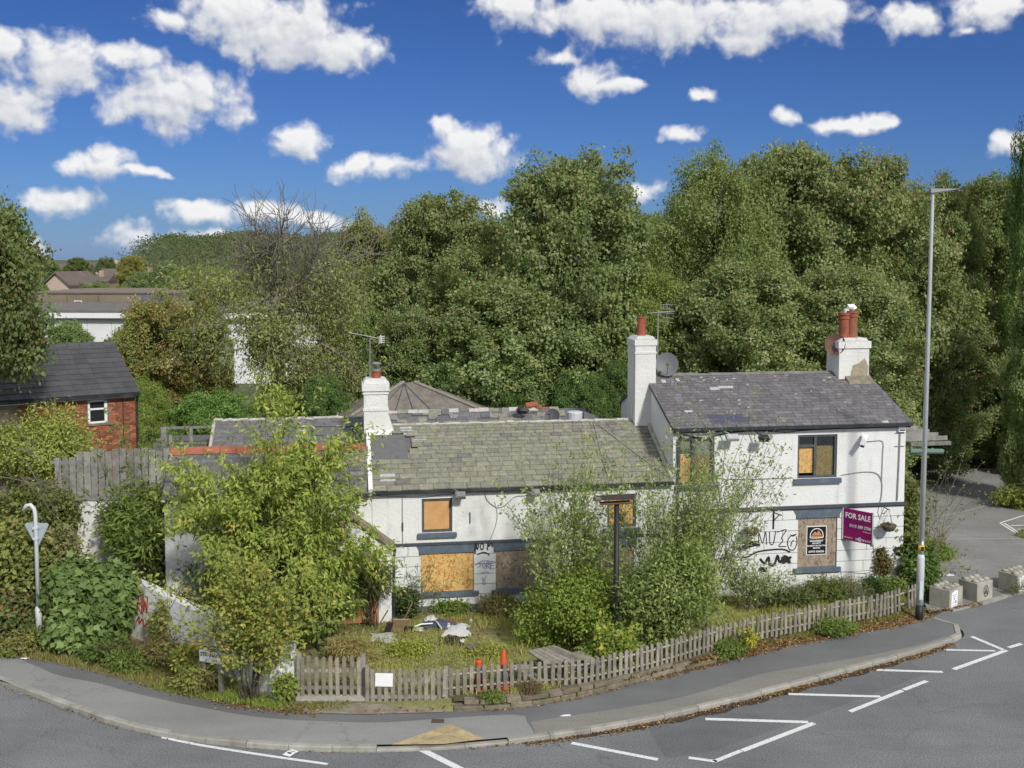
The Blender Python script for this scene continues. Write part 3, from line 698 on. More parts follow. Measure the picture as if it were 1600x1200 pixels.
# painted lines
marks = []
def mark(pts, w, name='road_marking', mat=None, z=.004):
    L = curve(pts, .5) if len(pts) > 2 else np.array(pts); a = offset(L, w / 2) if len(L) > 2 else None
    if a is None:
        d = (L[1] - L[0]) / np.linalg.norm(L[1] - L[0]); nn = np.array([-d[1], d[0]]) * w / 2; q = [L[0] + nn, L[1] + nn, L[1] - nn, L[0] - nn]
    else: q = list(a) + list(offset(L, -w / 2)[::-1])
    m = MB(); n = len(q); m.add([(*p, z) for p in q], [tuple(range(n))]); o = m.build(name, mat or PAINT)
    if o.data.polygons[0].normal.z < 0: o.data.flip_normals()
    return tag(o, kind='structure')
g2 = lambda *ps: [G(x, y)[:2] for x, y in ps]
mark(g2((253, 1152), (300, 1162), (360, 1172), (440, 1184), (512, 1194)), .09)
mark(g2((654, 1169), (722, 1203)), .16)
mark(g2((893, 1161), (1028, 1187)), .12)
mark(g2((1102, 1123.5), (1263, 1128.5)), .13)
mark(g2((1272, 1130), (1160, 1173)), .13); mark(g2((1076, 1184), (1120, 1190)), .11); mark(g2((1116, 1190), (1158, 1173)), .11)
mark(g2((1232, 1084.5), (1376, 1088.5)), .12); mark(g2((1448, 1064), (1412, 1078)), .12); mark(g2((1410, 1079), (1328, 1112)), .12)
mark(g2((1370, 1047), (1473, 1050)), .12)
mark(g2((1475, 1015.5), (1555, 1017)), .10); mark(g2((1518, 994.5), (1569, 1016)), .13); mark(g2((1573, 1016), (1490, 1046)), .13)
mark(g2((1576, 1012), (1596, 1006)), .12)
for ps, w in (((1462, 808), (1506, 800), (1556, 786)), .09), (((1440, 845), (1500, 842.5), (1600, 842)), .07):
    mark(g2(*ps), w, 'car_park_line', WORN, .017)
for ps in (((1563, 818), (1592, 836.5)), ((1569, 818), (1600, 838)), ((1563, 817.5), (1600, 806)), ((1580, 822), (1600, 821)), ((1590, 828), (1604, 826))):
    mark(g2(*ps), .09, 'car_park_line', PAINT, .017)

# gutter dirt and leaf litter
def scatter_leaves(name, lines, dens, width, size, pal, seed, zoff=.012, zf=None, bias=None):
    rng = np.random.default_rng(seed); Ps = []
    for ln, d, w in lines:
        ln = np.asarray(ln); s = np.concatenate([[0], np.cumsum(np.linalg.norm(np.diff(ln[:, :2], axis=0), axis=1))]); n = int(s[-1] * d)
        t = rng.uniform(0, s[-1], n); q = np.stack([np.interp(t, s, ln[:, k]) for k in (0, 1)], 1)
        tt = np.gradient(ln[:, :2], axis=0); tt /= np.linalg.norm(tt, axis=1, keepdims=True); nx = np.stack([np.interp(t, s, -tt[:, 1]), np.interp(t, s, tt[:, 0])], 1)
        keep = rng.random(n) < .35 + .65 * (np.sin(t * 2.1 + seed) * np.sin(t * .77) * .5 + .5)
        q = q + nx * (w * np.abs(rng.normal(0, .55, n)))[:, None]; Ps.append(q[keep])
    q = np.concatenate(Ps); n = len(q); z = (zf(q) if zf else np.zeros(n)) + zoff + rng.uniform(0, .02, n)
    P = np.stack([q[:, 0], q[:, 1], z], 1); a = rng.uniform(0, 2 * math.pi, n); A = np.stack([np.cos(a), np.sin(a), rng.normal(0, .2, n)], 1)
    N = unit(np.stack([rng.normal(0, .35, n), rng.normal(0, .35, n), np.ones(n)], 1)); Ln = size * rng.uniform(.6, 1.3, n)
    return tag(link(name, leaf_mesh(name, P, A, N, Ln, Ln * .65, pick(rng, pal, n, .3), .3)), kind='stuff')
DEAD = [(.19, .12, .065, 3), (.28, .185, .105, 2), (.13, .08, .045, 3), (.38, .27, .15, 1), (.085, .05, .03, 2)]
kx = KERBL[:, 0]
gut = KERBL[(kx > .2) & (np.arange(len(kx)) < len(kx) - 8)]
go_ = offset(gut, -.02); gw = np.interp(np.arange(len(gut)), [0, len(gut) * .35, len(gut) * .8, len(gut)], [.05, .26, .2, .06])
tg = np.gradient(gut, axis=0); tg /= np.linalg.norm(tg, axis=1, keepdims=True); nrm_out = np.stack([tg[:, 1], -tg[:, 0]], 1)
sheet('gutter_dirt', [tuple(p) for p in gut] + [tuple(p) for p in (gut + nrm_out * (gw * (1 + .25 * np.sin(np.arange(len(gut)) * 1.7)))[:, None])[::-1]], .003, GUTTER)
scatter_leaves('gutter_leaves', [(gut[::-1], 260, .20), (KERBL[(kx > -1.2) & (kx < .4)][::-1], 50, .07), (KERBL[(kx > -12.5) & (kx < -8.5)][::-1], 34, .12), (KERBL[(kx > -8.5) & (kx < -2)][::-1], 12, .10)], 0, 0, .055, DEAD, 5)
inx = INL[:, 0]
zf_edge = lambda q: np.where(q[:, 0] > 3.5, .105, .1)
gl = lambda q: np.where(q[:, 0] < 5.2, np.maximum(gz(q[:, 0], q[:, 1]), np.where((q[:, 0] > -1.4) & (q[:, 0] < 5.2), .24, 0)), gz(q[:, 0], q[:, 1]))
scatter_leaves('fallen_leaves', [(INL[inx > 2.6], 900, .50), (INL[(inx > -7.2) & (inx < -4.2)], 420, .42), (INL[(inx > -3.4) & (inx < -1.2)], 60, .15), (INL[(inx < -6.5)], 60, .3)], 0, 0, .08, DEAD, 7, .012, gl)
scatter_leaves('fallen_leaves', [(INL[inx > 3.2][::-1], 300, .16), (INL[(inx > -7) & (inx < -4.0)][::-1], 160, .2), (INL[(inx < -6.5)][::-1], 18, .15), (INL[(inx > -1.2) & (inx < 3.4)][::-1], 40, .1)], 0, 0, .07, DEAD, 17, .008, lambda q: np.full(len(q), .1))
lit = curve([G(x, y)[:2] for x, y in [(1448, 957), (1470, 957), (1500, 953), (1540, 946)]], .3); scatter_leaves('fallen_leaves', [(lit, 150, .25), (curve([(12.5, 52.3), (20, 52.6), (28, 52.6)], .5), 120, .9)], 0, 0, .075, DEAD, 9, .03)

# ------------------------------------------------------------------ the pub
def pub_empty(name, u0, label, cat): return empty(name, L3(u0, 0, .15), FA, label, cat)
def PM(u0): return Matrix.Translation((-u0, 0, -.15))
def wall_front(m, u0, u1, z0, z1, holes, depth=.22, y=0.0):
    xs = sorted({u0, u1, *[h[0] for h in holes], *[h[1] for h in holes]}); zs = sorted({z0, z1, *[h[2] for h in holes], *[h[3] for h in holes]})
    for a, b in zip(xs, xs[1:]):
        for c, d in zip(zs, zs[1:]):
            if any(h[0] <= a and b <= h[1] and h[2] <= c and d <= h[3] for h in holes): continue
            m.add([(a, y, c), (b, y, c), (b, y, d), (a, y, d)], [(0, 1, 2, 3)])
    for a, b, c, d in holes:
        q = [(a, c), (b, c), (b, d), (a, d)]
        for k in range(4):
            (xa, za), (xb, zb) = q[k], q[(k + 1) % 4]
            m.add([(xa, y, za), (xb, y, zb), (xb, y + depth, zb), (xa, y + depth, za)], [(0, 1, 2, 3)])
UNITBOX = {}
def unit_box(mat, b=.03):
    k = (mat.name, b)
    if k not in UNITBOX: UNITBOX[k] = bevelled_box('piece', mat, b)
    return UNITBOX[k]
def piece(name, mat, parent, c, size, rot=None, b=.03): return link(name, unit_box(mat, b), parent, c, rot, size)
def block_courses(parent, u0, bu0, bu1, z0, z1, ch, bl, holes, mat, rng, y=-.012, th=.024):
    """painted ashlar: every block a piece standing proud of its joints"""
    nz = max(1, round((z1 - z0) / ch)); ch = (z1 - z0) / nz
    for r in range(nz):
        a0 = z0 + r * ch; spans = [(bu0, bu1)]
        for h in holes:
            if h[2] < a0 + ch - .05 and h[3] > a0 + .05:
                ns = []
                for s, e in spans:
                    if h[1] <= s or h[0] >= e: ns.append((s, e)); continue
                    if h[0] - s > .04: ns.append((s, h[0]))
                    if e - h[1] > .04: ns.append((h[1], e))
                spans = ns
        for s, e in spans:
            x = s + (bl * .5 if r % 2 and e - s > bl * 1.2 else 0)
            cuts = [s] + ([x] if x > s else [])
            while cuts[-1] + bl * .45 < e - .01:
                nx = min(cuts[-1] + bl * rng.uniform(.9, 1.1), e); nx = e if e - nx < bl * .3 else nx; cuts.append(nx)
            for p, q in zip(cuts, cuts[1:]):
                o = piece('stone_block', mat, parent, ((p + q) / 2 - u0, y + rng.uniform(-.002, .002), a0 + ch / 2 - .15), (q - p - .013, th, ch - .018), b=.02)
def slate_roof(roof, u0, ua, ub, y0, z0, y1, z1, widths, exps, mat, seed, limit=300, th=.014, name='slate', skip=None, jitter=.012):
    """rows of slates lapped up the slope; the lowest ones are single pieces, what is over the limit is one joined part"""
    rng = np.random.default_rng(seed); sl = math.hypot(y1 - y0, z1 - z0); ang = math.atan2(z1 - z0, y1 - y0); cs, sn = math.cos(ang), math.sin(ang)
    rest = MB(); s = 0.0; r = 0; n = 0
    while s < sl - .02:
        t = s / sl; ex = exps[0] + (exps[1] - exps[0]) * t; wd = widths[0] + (widths[1] - widths[0]) * t
        ex = min(ex, sl - s); x = ua - (wd * .5 if r % 2 else 0) - rng.uniform(0, wd * .2)
        while x < ub - .01:
            w = wd * rng.uniform(.82, 1.18); a, b = max(x, ua), min(x + w, ub); x += w
            if b - a < .05: continue
            if skip and skip((a + b) / 2, t): continue
            Ln = min(ex * 1.7, sl - s + .05); tilt = -th * 1.25 / max(Ln, .05) + rng.normal(0, .004)
            sc = s + Ln / 2 - rng.uniform(0, jitter); hh = th * 1.05 + .004
            c = (((a + b) / 2) - u0, y0 + cs * sc - sn * hh, z0 + sn * sc + cs * hh - .15); rx = ang + tilt
            rz = rng.normal(0, .006) if rng.random() > .03 else rng.normal(0, .05)
            if n < limit: link(name, unit_box(mat, .015), roof, c, (rx, 0, rz), (b - a - .012, Ln, th))
            else:
                rest.M = Matrix.Translation(c) @ Euler((rx, 0, rz)).to_matrix().to_4x4(); rest.box(-(b - a - .012) / 2, (b - a - .012) / 2, -Ln / 2, Ln / 2, -th / 2, th / 2, float(rng.uniform(.02, 1)))
            n += 1
        s += ex; r += 1
    if rest.v: rest.M = None; tag(rest.build(name, mat, roof), kind='stuff')
def roof_base(parent, u0, ua, ub, y0, z0, y1, z1, mat=FELT, back=None, th=.05):
    """deck under the slates: front slope and (back=(y,z)) rear slope"""
    m = MB(); m.M = PM(u0); pr = [(y0, z0 - .02), (y1, z1 - .02)] + ([back] if back else [])
    for (a, b), (c, d) in zip(pr, pr[1:]):
        m.add([(ua, a, b), (ub, a, b), (ub, c, d), (ua, c, d), (ua, a, b - th), (ub, a, b - th), (ub, c, d - th), (ua, c, d - th)], [(0, 1, 2, 3), (7, 6, 5, 4), (0, 4, 5, 1), (1, 5, 6, 2), (2, 6, 7, 3), (3, 7, 4, 0)])
    return m.build('roof', mat, parent)
def boarded_window(parent, u0, h, board, frame=.06, name='window', y=.10):
    a, b, c, d = h; m = MB(); m.M = PM(u0)
    for q in ((a, a + frame, c, d), (b - frame, b, c, d), (a + frame, b - frame, c, c + frame), (a + frame, b - frame, d - frame, d)): m.box(q[0], q[1], y - .06, y + .06, q[2], q[3])
    w = m.build(name, FRAMEG, parent); m = MB(); m.M = None
    piece('board', board, w, ((a + b) / 2 - u0, y, (c + d) / 2 - .15), (b - a - 2 * frame - .02, .02, d - c - 2 * frame - .02), b=.01); return w
def sill(parent, u0, a, b, z, h=.11, y0=-.10, mat=BLUEGREY):
    m = MB(); m.M = PM(u0); m.prism([(y0, z - h), (.06, z - h), (.06, z), (y0, z - .02)], a, b, 'x'); return m.build('sill', mat, parent)
def lintel(parent, u0, a, b, z0, z1, flare=.12, y0=-.028):
    m = MB(); m.M = PM(u0); m.prism([(a, z0), (b, z0), (b + flare, z1), (a - flare, z1)], y0, .05, 'y'); return m.build('lintel', BLUEGREY, parent)
rb = np.random.default_rng(11)

# --- cottage range (low, long)
c0 = -1.02; cot = pub_empty('pub_cottage', c0, 'long low white roadside pub range with mossy stone slate roof and boarded windows', 'building')
chol = [(.36, 1.22, 2.47, 3.44), (5.71, 6.57, 2.40, 3.38), (.33, 1.82, .76, 1.87), (2.46, 3.95, .76, 1.87), (5.05, 6.5, .74, 1.85)]
m = MB(); m.M = PM(c0); wall_front(m, c0, 7.66, 2.10, 3.72, [h for h in chol if h[2] > 2]); 
m.add([(c0, 0, 2.1), (c0, 0, 3.72), (c0, 2.75, 5.1), (c0, 5.4, 3.7), (c0, 5.4, 0), (c0, 0, 0)], [(0, 1, 2, 3, 4, 5)]); m.add([(c0, 5.4, 0), (7.66, 5.4, 0), (7.66, 5.4, 3.7), (c0, 5.4, 3.7)], [(0, 1, 2, 3)])
m.build('wall', RENDER, cot)
m = MB(); m.M = PM(c0); wall_front(m, c0, 7.66, 0, 2.10, [h for h in chol if h[2] < 2], y=.0); m.build('wall_base', JOINT, cot)
lint = [(h[0] - .06, h[1] + .06, h[3], 2.13) for h in chol if h[2] < 2]
block_courses(cot, c0, c0, 7.64, .36, 2.10, .29, .62, [h for h in chol if h[2] < 2] + lint, BLOCKW, rb)
m = MB(); m.M = PM(c0); m.box(c0, 7.66, -.03, 0, 0, .345); m.build('plinth', simple('plinth_grey', (.17, .18, .19), .8, .25), cot)
for h in chol:
    if h[2] < 2: lintel(cot, c0, h[0] - .02, h[1] + .02, h[3], 2.118)
m = MB(); m.M = PM(c0); m.box(c0 + .0, 7.62, -.06, 0, 2.12, 2.19); m.build('string_band', DARKGREY, cot)
boarded_window(cot, c0, chol[0], PLY); boarded_window(cot, c0, chol[1], PLY)
for h, mt in zip(chol[2:], (OSB, OSBG, OSBG)):
    piece('window_board', mt, cot, ((h[0] + h[1]) / 2 - c0, .03, (h[2] + h[3]) / 2 - .15), (h[1] - h[0] - .012, .022, h[3] - h[2] - .012), b=.01)
for h, e in zip(chol, (.12, .12, .14, .12, .12)): sill(cot, c0, h[0] - e, h[1] + e, h[2] - .0, .13)
rf = roof_base(cot, c0, c0 - .05, 7.64, -.14, 3.70, 2.75, 5.10, back=(5.5, 3.75))
hole = lambda u, t: (-.95 < u < .18 and .42 < t < .82)
slate_roof(rf, c0, c0 + .02, 7.62, -.16, 3.70, 2.75, 5.10, (.44, .27), (.265, .145), SLATE_MOSS, 21, 300, .03, skip=hole, jitter=.02)
m = MB(); m.M = PM(c0)                                  # felt patch at the chimney foot, white patches, ridge mortar
def on_roof(u, s, lift=.05, e=(-.16, 3.70, 2.75, 5.10)):
    sl = math.hypot(e[2] - e[0], e[3] - e[1]); cs, sn = (e[2] - e[0]) / sl, (e[3] - e[1]) / sl
    return (u, e[0] + cs * s * sl - sn * lift, e[1] + sn * s * sl + cs * lift)
def patch(mb, ua, ub, sa, sb, lift=.05, e=(-.16, 3.70, 2.75, 5.10), skew=0.0):
    q = [on_roof(ua, sa, lift, e), on_roof(ub, sa, lift, e), on_roof(ub + skew, sb, lift, e), on_roof(ua + skew, sb, lift, e)]
    q2 = [on_roof(ua, sa, lift - .03, e), on_roof(ub, sa, lift - .03, e), on_roof(ub + skew, sb, lift - .03, e), on_roof(ua + skew, sb, lift - .03, e)]
    mb.add(q + q2, [(0, 1, 2, 3), (0, 4, 5, 1), (1, 5, 6, 2), (2, 6, 7, 3), (3, 7, 4, 0)])
patch(m, -.93, .12, .40, .84, .045, skew=-.1); m.build('felt_patch', FELT, rf)
m = MB(); m.M = PM(c0); patch(m, -.78, -.36, .13, .25, .06); m.build('white_patch', FLASH, rf)
m = MB(); m.M = PM(c0); patch(m, 1.02, 1.18, .77, .83, .05); m.build('white_patch', FLASH, rf); m = MB(); m.M = PM(c0); patch(m, 6.55, 6.75, .72, .86, .05, skew=-.05)
m.build('white_patch', FLASH, rf)
m = MB(); m.M = PM(c0); patch(m, .0, .42, .83, .90, .05); m.build('flashing', FLASH, rf); m = MB(); m.M = PM(c0); patch(m, .3, .66, .74, .79, .055, skew=.04); m.build('flashing', FLASH, rf); m = MB(); m.M = PM(c0); patch(m, -.1, .25, .89, .96, .06); m.build('flashing', FLASH, rf)
m = MB(); m.M = PM(c0)
for i in range(34):                                     # uneven mortar along the ridge
    a = -.3 + i * .232; m.tube([(a, 2.75 + rb.normal(0, .015), 5.115 + rb.normal(0, .012)), (a + .235, 2.75 + rb.normal(0, .015), 5.115 + rb.normal(0, .012))], [.06, .055], 6)
m.build('ridge', MORTARW, rf)
m = MB(); m.M = PM(c0); m.tube([(7.60, -.1, 3.82), (7.6, 2.78, 5.2)], .06, 6); m.build('abutment_mortar', MORTARW, rf)
m = MB(); m.M = PM(c0)
m.prism([(-.20, 3.64), (-.06, 3.64), (-.06, 3.60), (-.02, 3.60), (-.02, 3.73), (-.20, 3.73)], c0, 7.64, 'x'); m.build('gutter', GUTT, cot)
m = MB(); m.M = PM(c0); m.prism([(-.14, 3.70), (2.75, 5.12), (2.75, 5.22), (-.18, 3.80)], c0 - .10, c0 + .02, 'x'); m.build('verge', OLDW, cot)
# its chimney
ch = MB(); ch.M = PM(c0)
def stack(mb, a, b, y0, y1, z0, z1, cor=(), rng=rb):
    mb.box(a, b, y0, y1, z0, z1)
    for c, d, o in cor: mb.box(a - o, b + o, y0 - o, y1 + o, c, d)
stack(ch, -1.17, -.46, 2.38, 3.1, 4.5, 6.5, ((5.62, 5.70, .025), (6.12, 6.18, .03), (6.22, 6.44, .05)))
ch.prism([(-1.17, 6.5), (-.46, 6.5), (-.54, 6.58), (-1.09, 6.58)], 2.40, 3.08, 'y'); ch.prism([(2.1, 4.74), (2.38, 4.86), (2.38, 5.05)], -1.12, -.36, 'x')
ch.prism([(-.46, 4.9), (-.46, 5.55), (-.28, 5.0), (-.26, 4.9)], 2.42, 2.95, 'y')
chm = ch.build('chimney', CHIMW, cot)
m = MB(); m.M = PM(c0); m.lathe([(.13, 6.56), (.13, 6.75), (.145, 6.76), (.145, 6.80), (.12, 6.80)], (-.78, 2.72, 0), 12); m.build('chimney_pot', TERRA, chm)
m = MB(); m.M = PM(c0); m.lathe([(.14, 6.80), (.14, 6.84), (.12, 6.845)], (-.78, 2.72, 0), 12); m.lathe([(.15, 7.00), (.15, 7.03), (.05, 7.06)], (-.78, 2.72, 0), 12)
for k in range(4): m.tube([(-.78 + .11 * math.cos(k * 1.57 + .4), 2.72 + .11 * math.sin(k * 1.57 + .4), 6.83), (-.78 + .11 * math.cos(k * 1.57 + .4), 2.72 + .11 * math.sin(k * 1.57 + .4), 7.01)], .012, 4)
m.build('cowl', STEEL, chm)
def cable(parent, u0, pts, r=.010, mat=CABLE, name='cable'):
    m = MB(); m.M = PM(u0); P = curve([np.array(p, float) for p in pts], .12); m.tube([tuple(p) for p in P], r, 4); return m.build(name, mat, parent)
cable(cot, c0, [(-.9, -.03, 3.58), (.2, -.03, 3.50), (1.1, -.03, 3.55), (2.0, -.03, 3.59), (3.5, -.03, 3.53), (4.6, -.03, 3.58), (5.6, -.03, 3.50)], .012)
cable(cot, c0, [(2.15, -.03, 3.58), (2.2, -.03, 3.36), (2.5, -.03, 3.12), (2.75, -.03, 3.20), (3.0, -.03, 3.42), (3.3, -.03, 3.44), (3.7, -.03, 3.52)], .010)
cable(cot, c0, [(2.42, -.03, 3.3), (2.5, -.03, 2.95), (2.45, -.03, 2.6), (2.3, -.03, 2.22)], .007)
cable(cot, c0, [(-.18, -.03, 3.5), (-.18, -.03, 2.22)], .010); cable(cot, c0, [(1.72, -.03, 3.02), (1.72, -.03, 2.7)], .014, DARKGREY)
cable(cot, c0, [(-.18, -.035, 2.8), (-.18, -.035, 2.55)], .02, DARKGREY)
cable(cot, c0, [on_roof(5.9, .96, .09), on_roof(5.8, .5, .09), on_roof(5.72, .02, .10)], .012); cable(cot, c0, [on_roof(5.92, .97, .09), on_roof(6.7, .5, .09), on_roof(7.5, .06, .09)], .012)
w3c = lambda x, z: (x - c0, -.035, z - .15)
def bl(pts, ox, oz, s): return [[(ox + x * s, oz + z * s) for x, z in ln] for ln in pts]
NOIN = [[(0, 0), (.05, .9), (.25, .2), (.42, .9)], [(.55, .5), (.75, .9), (.95, .55), (.75, .15), (.55, .5)], [(1.12, .68), (1.16, .7)], [(1.12, .3), (1.16, .32)], [(1.35, .1), (1.42, .9), (1.55, .5), (1.75, .95), (1.9, .4)], [(.25, -.35), (.6, -.2), (1.0, -.12), (1.4, -.3), (1.6, -.5)]]
strokes(bl(NOIN, 1.86, 1.88, .26), .035, BLACKINK, cot, w3c)
SORE = [[(.4, .8), (.1, .8), (.3, .5), (.0, .3)], [(.6, .2), (.5, .7), (.8, .7), (.75, .2), (.55, .25)], [(.95, .1), (1.0, .85), (1.3, .7), (1.05, .45), (1.4, .1)], [(1.6, .8), (1.4, .7), (1.45, .1), (1.8, .15)], [(1.4, .45), (1.75, .5)], [(-.3, .55), (.3, .95), (1.0, 1.0), (2.0, .8)]]
strokes(bl(SORE, 1.94, 1.34, .26), .018, BLUEINK, cot, w3c)
strokes(bl([[(.3, 0), (.8, .1), (1.2, -.05)], [(.4, -.5), (.6, -.8), (.9, -.4)], [(.6, -.7), (.5, -1.2), (.75, -1.3), (.7, -.8)]], 1.95, 1.26, .26), .016, BLUEINK, cot, w3c)

# --- tall house
h0 = 7.66; hou = pub_empty('pub_house', h0, 'two storey white pub house with grey slate roof between two white chimneys', 'building')
hh_ = [(7.83, 8.90, 3.58, 4.98), (11.48, 12.72, 3.66, 4.96), (7.92, 8.86, .15, 2.42), (11.53, 12.76, .97, 2.46)]
m = MB(); m.M = PM(h0); wall_front(m, h0, 14.9, 2.82, 5.28, hh_[:2])
for uu in (h0, 14.9):
    m.add([(uu, 0, 0 if uu == h0 else 2.82), (uu, 0, 5.25), (uu, 2.9, 6.46), (uu, 5.9, 5.25), (uu, 5.9, 0)] + ([(uu, 5.9, 2.82)] if 0 else []), [(0, 1, 2, 3, 4)])
m.add([(h0, 5.9, 0), (14.9, 5.9, 0), (14.9, 5.9, 5.25), (h0, 5.9, 5.25)], [(0, 1, 2, 3)]); m.add([(14.9, 0, 0), (14.9, 0, 2.82), (14.9, 5.9, 2.82), (14.9, 5.9, 0)], [(0, 1, 2, 3)])
m.build('wall', RENDER, hou)
m = MB(); m.M = PM(h0); wall_front(m, h0 + .02, 14.88, 0, 2.82, hh_[2:]); m.build('wall_base', JOINT, hou)
block_courses(hou, h0, h0, 14.9, .12, 2.76, .33, .88, hh_[2:] + [(h[0] - .07, h[1] + .07, 2.42, 2.78) for h in hh_[2:]], BLOCKW, rb)
m = MB(); m.M = PM(h0); m.box(h0, 14.92, -.075, 0, 2.76, 2.85); m.box(h0, 14.92, -.045, 0, 2.72, 2.758); m.build('string_band', DARKGREY, hou)
for h in hh_[2:]: lintel(hou, h0, h[0] - .03, h[1] + .03, h[3], 2.718, .14)
def casement(h, split, left_light, bmat, btop, gap):
    a, b, c, d = h; f = .065; y = .09; m = MB(); m.M = PM(h0); s = a + (b - a) * split
    for q in ((a, a + f, c, d), (b - f, b, c, d), (a + f, b - f, c, c + f), (a + f, b - f, d - f, d), (s - f * .6, s + f * .6, c + f, d - f), (a + f, s - f * .6, left_light - f / 2, left_light + f / 2)): m.box(q[0], q[1], y - .05, y + .05, q[2], q[3])
    w = m.build('window', FRAMEG, hou)
    m = MB(); m.M = PM(h0); m.box(a + f, s - f * .6, y - .006, y + .006, left_light + f / 2, d - f); m.build('pane', GLASS, w)
    m = MB(); m.M = PM(h0); m.box(s + f * .6, b - f, y - .006, y + .006, c + f, d - f); m.build('pane', GLASS, w)
    piece('board', bmat, w, ((a + s) / 2 - h0, y + .035, (c + gap + btop) / 2 - .15), (s - a - f, .018, btop - c - gap), b=.01)
    piece('board', bmat, w, ((s + b) / 2 - h0, y + .045, (c + .05 + btop) / 2 - .15), (b - s - f, .018, btop - c - .05), b=.01)
    m = MB(); m.M = PM(h0); m.box(a, b, .6, .62, c - .3, d + .2); m.build('dark_room', DARKIN, w); return w
w1 = casement(hh_[0], .42, 4.58, PLY, 4.44, .05); w2 = casement(hh_[1], .46, 4.62, OSB, 4.60, .14)
m = MB(); m.M = PM(h0); m.box(8.33, 8.83, .14, .15, 4.44, 4.93); m.box(7.9, 8.24, .14, .15, 4.44, 4.93); m.build('blind', simple('pale_blind', (.52, .50, .43), .9, .1), w1)
sill(hou, h0, 7.72, 9.0, 3.58, .13); sill(hou, h0, 11.36, 12.84, 3.66, .15); sill(hou, h0, 11.40, 12.88, .97, .15)
piece('window_board', OSBG, hou, (12.145 - h0, .03, 1.715 - .15), (1.215, .022, 1.475), b=.01)
m = MB(); m.M = PM(h0); m.box(7.94, 8.84, .12, .18, .15, 2.40); fr = m.build('door_frame', SASHW, hou)
m = MB(); m.M = PM(h0); m.box(8.0, 8.78, .07, .11, .18, 1.86)
for k in (0, 1):
    for z in (.35, 1.1): m.box(8.08 + k * .36, 8.36 + k * .36, .055, .068, z, z + .6)
dr = m.build('door', REDDOOR, hou); m = MB(); m.M = PM(h0); m.tube([(8.7, .06, 1.05), (8.7, 0, 1.05), (8.6, 0, 1.05)], .012, 5); m.build('door_handle', STEEL, dr)
m = MB(); m.M = PM(h0); m.box(8.0, 8.78, .09, .10, 1.92, 2.38); m.build('fanlight', simple('dark_glass', (.03, .035, .04), .15, 0), hou)
ER = (-.16, 5.25, 2.9, 6.48)
rf2 = roof_base(hou, h0, h0 - .06, 15.02, ER[0], ER[1] - .01, ER[2], ER[3], back=(6.05, 5.22))
slate_roof(rf2, h0, h0 - .07, 15.04, *ER, (.27, .25), (.175, .16), SLATE_GREY, 31, 300, .017, jitter=.012)
m = MB(); m.M = PM(h0)
for i in range(15): m.prism([(2.76, 6.47), (2.9, 6.54 + rb.normal(0, .006)), (3.04, 6.47), (3.0, 6.44), (2.8, 6.44)], h0 - .05 + i * .43, h0 - .05 + i * .43 + .425, 'x')
m.build('ridge_tiles', simple('grey_ridge', (.17, .16, .155), .85, .25, 5, .3, 30, (.30, .29, .26), 3, .5), rf2)
m = MB(); m.M = PM(h0)
for ua, ub, sa, sb in ((9.42, 9.72, .67, .72), (9.73, 10.2, .70, .74), (8.02, 8.16, .83, .89), (8.5, 8.62, .85, .91), (8.2, 8.45, .27, .30), (14.05, 14.25, .00, .035)): m = MB(); m.M = PM(h0); patch(m, ua, ub, sa, sb, .05, ER, .02); m.build('white_patch', FLASH, rf2)
for _ in range(26):
    a = rb.uniform(8.2, 14.5); s_ = rb.choice([rb.uniform(.2, .9), rb.uniform(.82, .95)]); m = MB(); m.M = PM(h0); patch(m, a, a + rb.uniform(.03, .12), s_, s_ + .012, .05, ER, .03); m.build('white_fleck', FLASH, rf2)
m = MB(); m.M = PM(h0)
for k in range(9): a = 8.85 + (k % 5) * .27 + rb.uniform(-.05, .05); s_ = .08 + (k // 5) * .075 + rb.uniform(-.02, .02); patch(m, a, a + .25, s_, s_ + .07, .042, ER)
m.build('replaced_slates', simple('blue_slate', (.075, .078, .115), .6, .2), rf2)
m = MB(); m.M = PM(h0); m.prism([(-.22, 5.18), (-.08, 5.18), (-.08, 5.12), (-.02, 5.12), (-.02, 5.29), (-.22, 5.27)], h0 - .02, 15.02, 'x'); m.build('gutter', GUTT, hou)
m = MB(); m.M = PM(h0); m.tube([(7.9, -.18, 5.16), (7.86, -.12, 5.02), (7.80, -.07, 4.9), (7.80, -.07, 2.9), (7.80, -.09, 2.2), (7.80, -.07, .2)], .04, 8); m.build('downpipe', FRAMEG, hou)
def chim(a, b, y0, y1, z0, z1, cor, parent, u0):
    m = MB(); m.M = PM(u0); stack(m, a, b, y0, y1, z0, z1, cor); m.prism([(a, z1), (b, z1), (b - .09, z1 + .10), (a + .09, z1 + .10)], y0 + .05, y1 - .05, 'y'); return m
m = chim(7.16, 7.82, 2.35, 3.25, 1.5, 7.66, ((7.22, 7.28, .02), (7.48, 7.66, .03)), hou, h0); chl = m.build('chimney', CHIMW, hou)
m = MB(); m.M = PM(h0); m.lathe([(.15, 7.74), (.135, 7.95), (.125, 8.30), (.14, 8.31), (.14, 8.35), (.11, 8.35)], (7.47, 2.8, 0), 14); m.build('chimney_pot', TERRA, chl)
m = chim(13.88, 14.9, 2.4, 3.3, 5.9, 7.52, ((7.30, 7.52, .045),), hou, h0); chr_ = m.build('chimney', CHIMW, hou)
m = MB(); m.M = PM(h0); m.prism([(14.3, 6.3), (14.85, 6.3), (14.88, 6.7), (14.75, 6.98), (14.55, 6.82), (14.35, 6.75), (14.28, 6.5)], 2.392, 2.41, 'y'); m.build('bare_patch', BAREST, chr_)
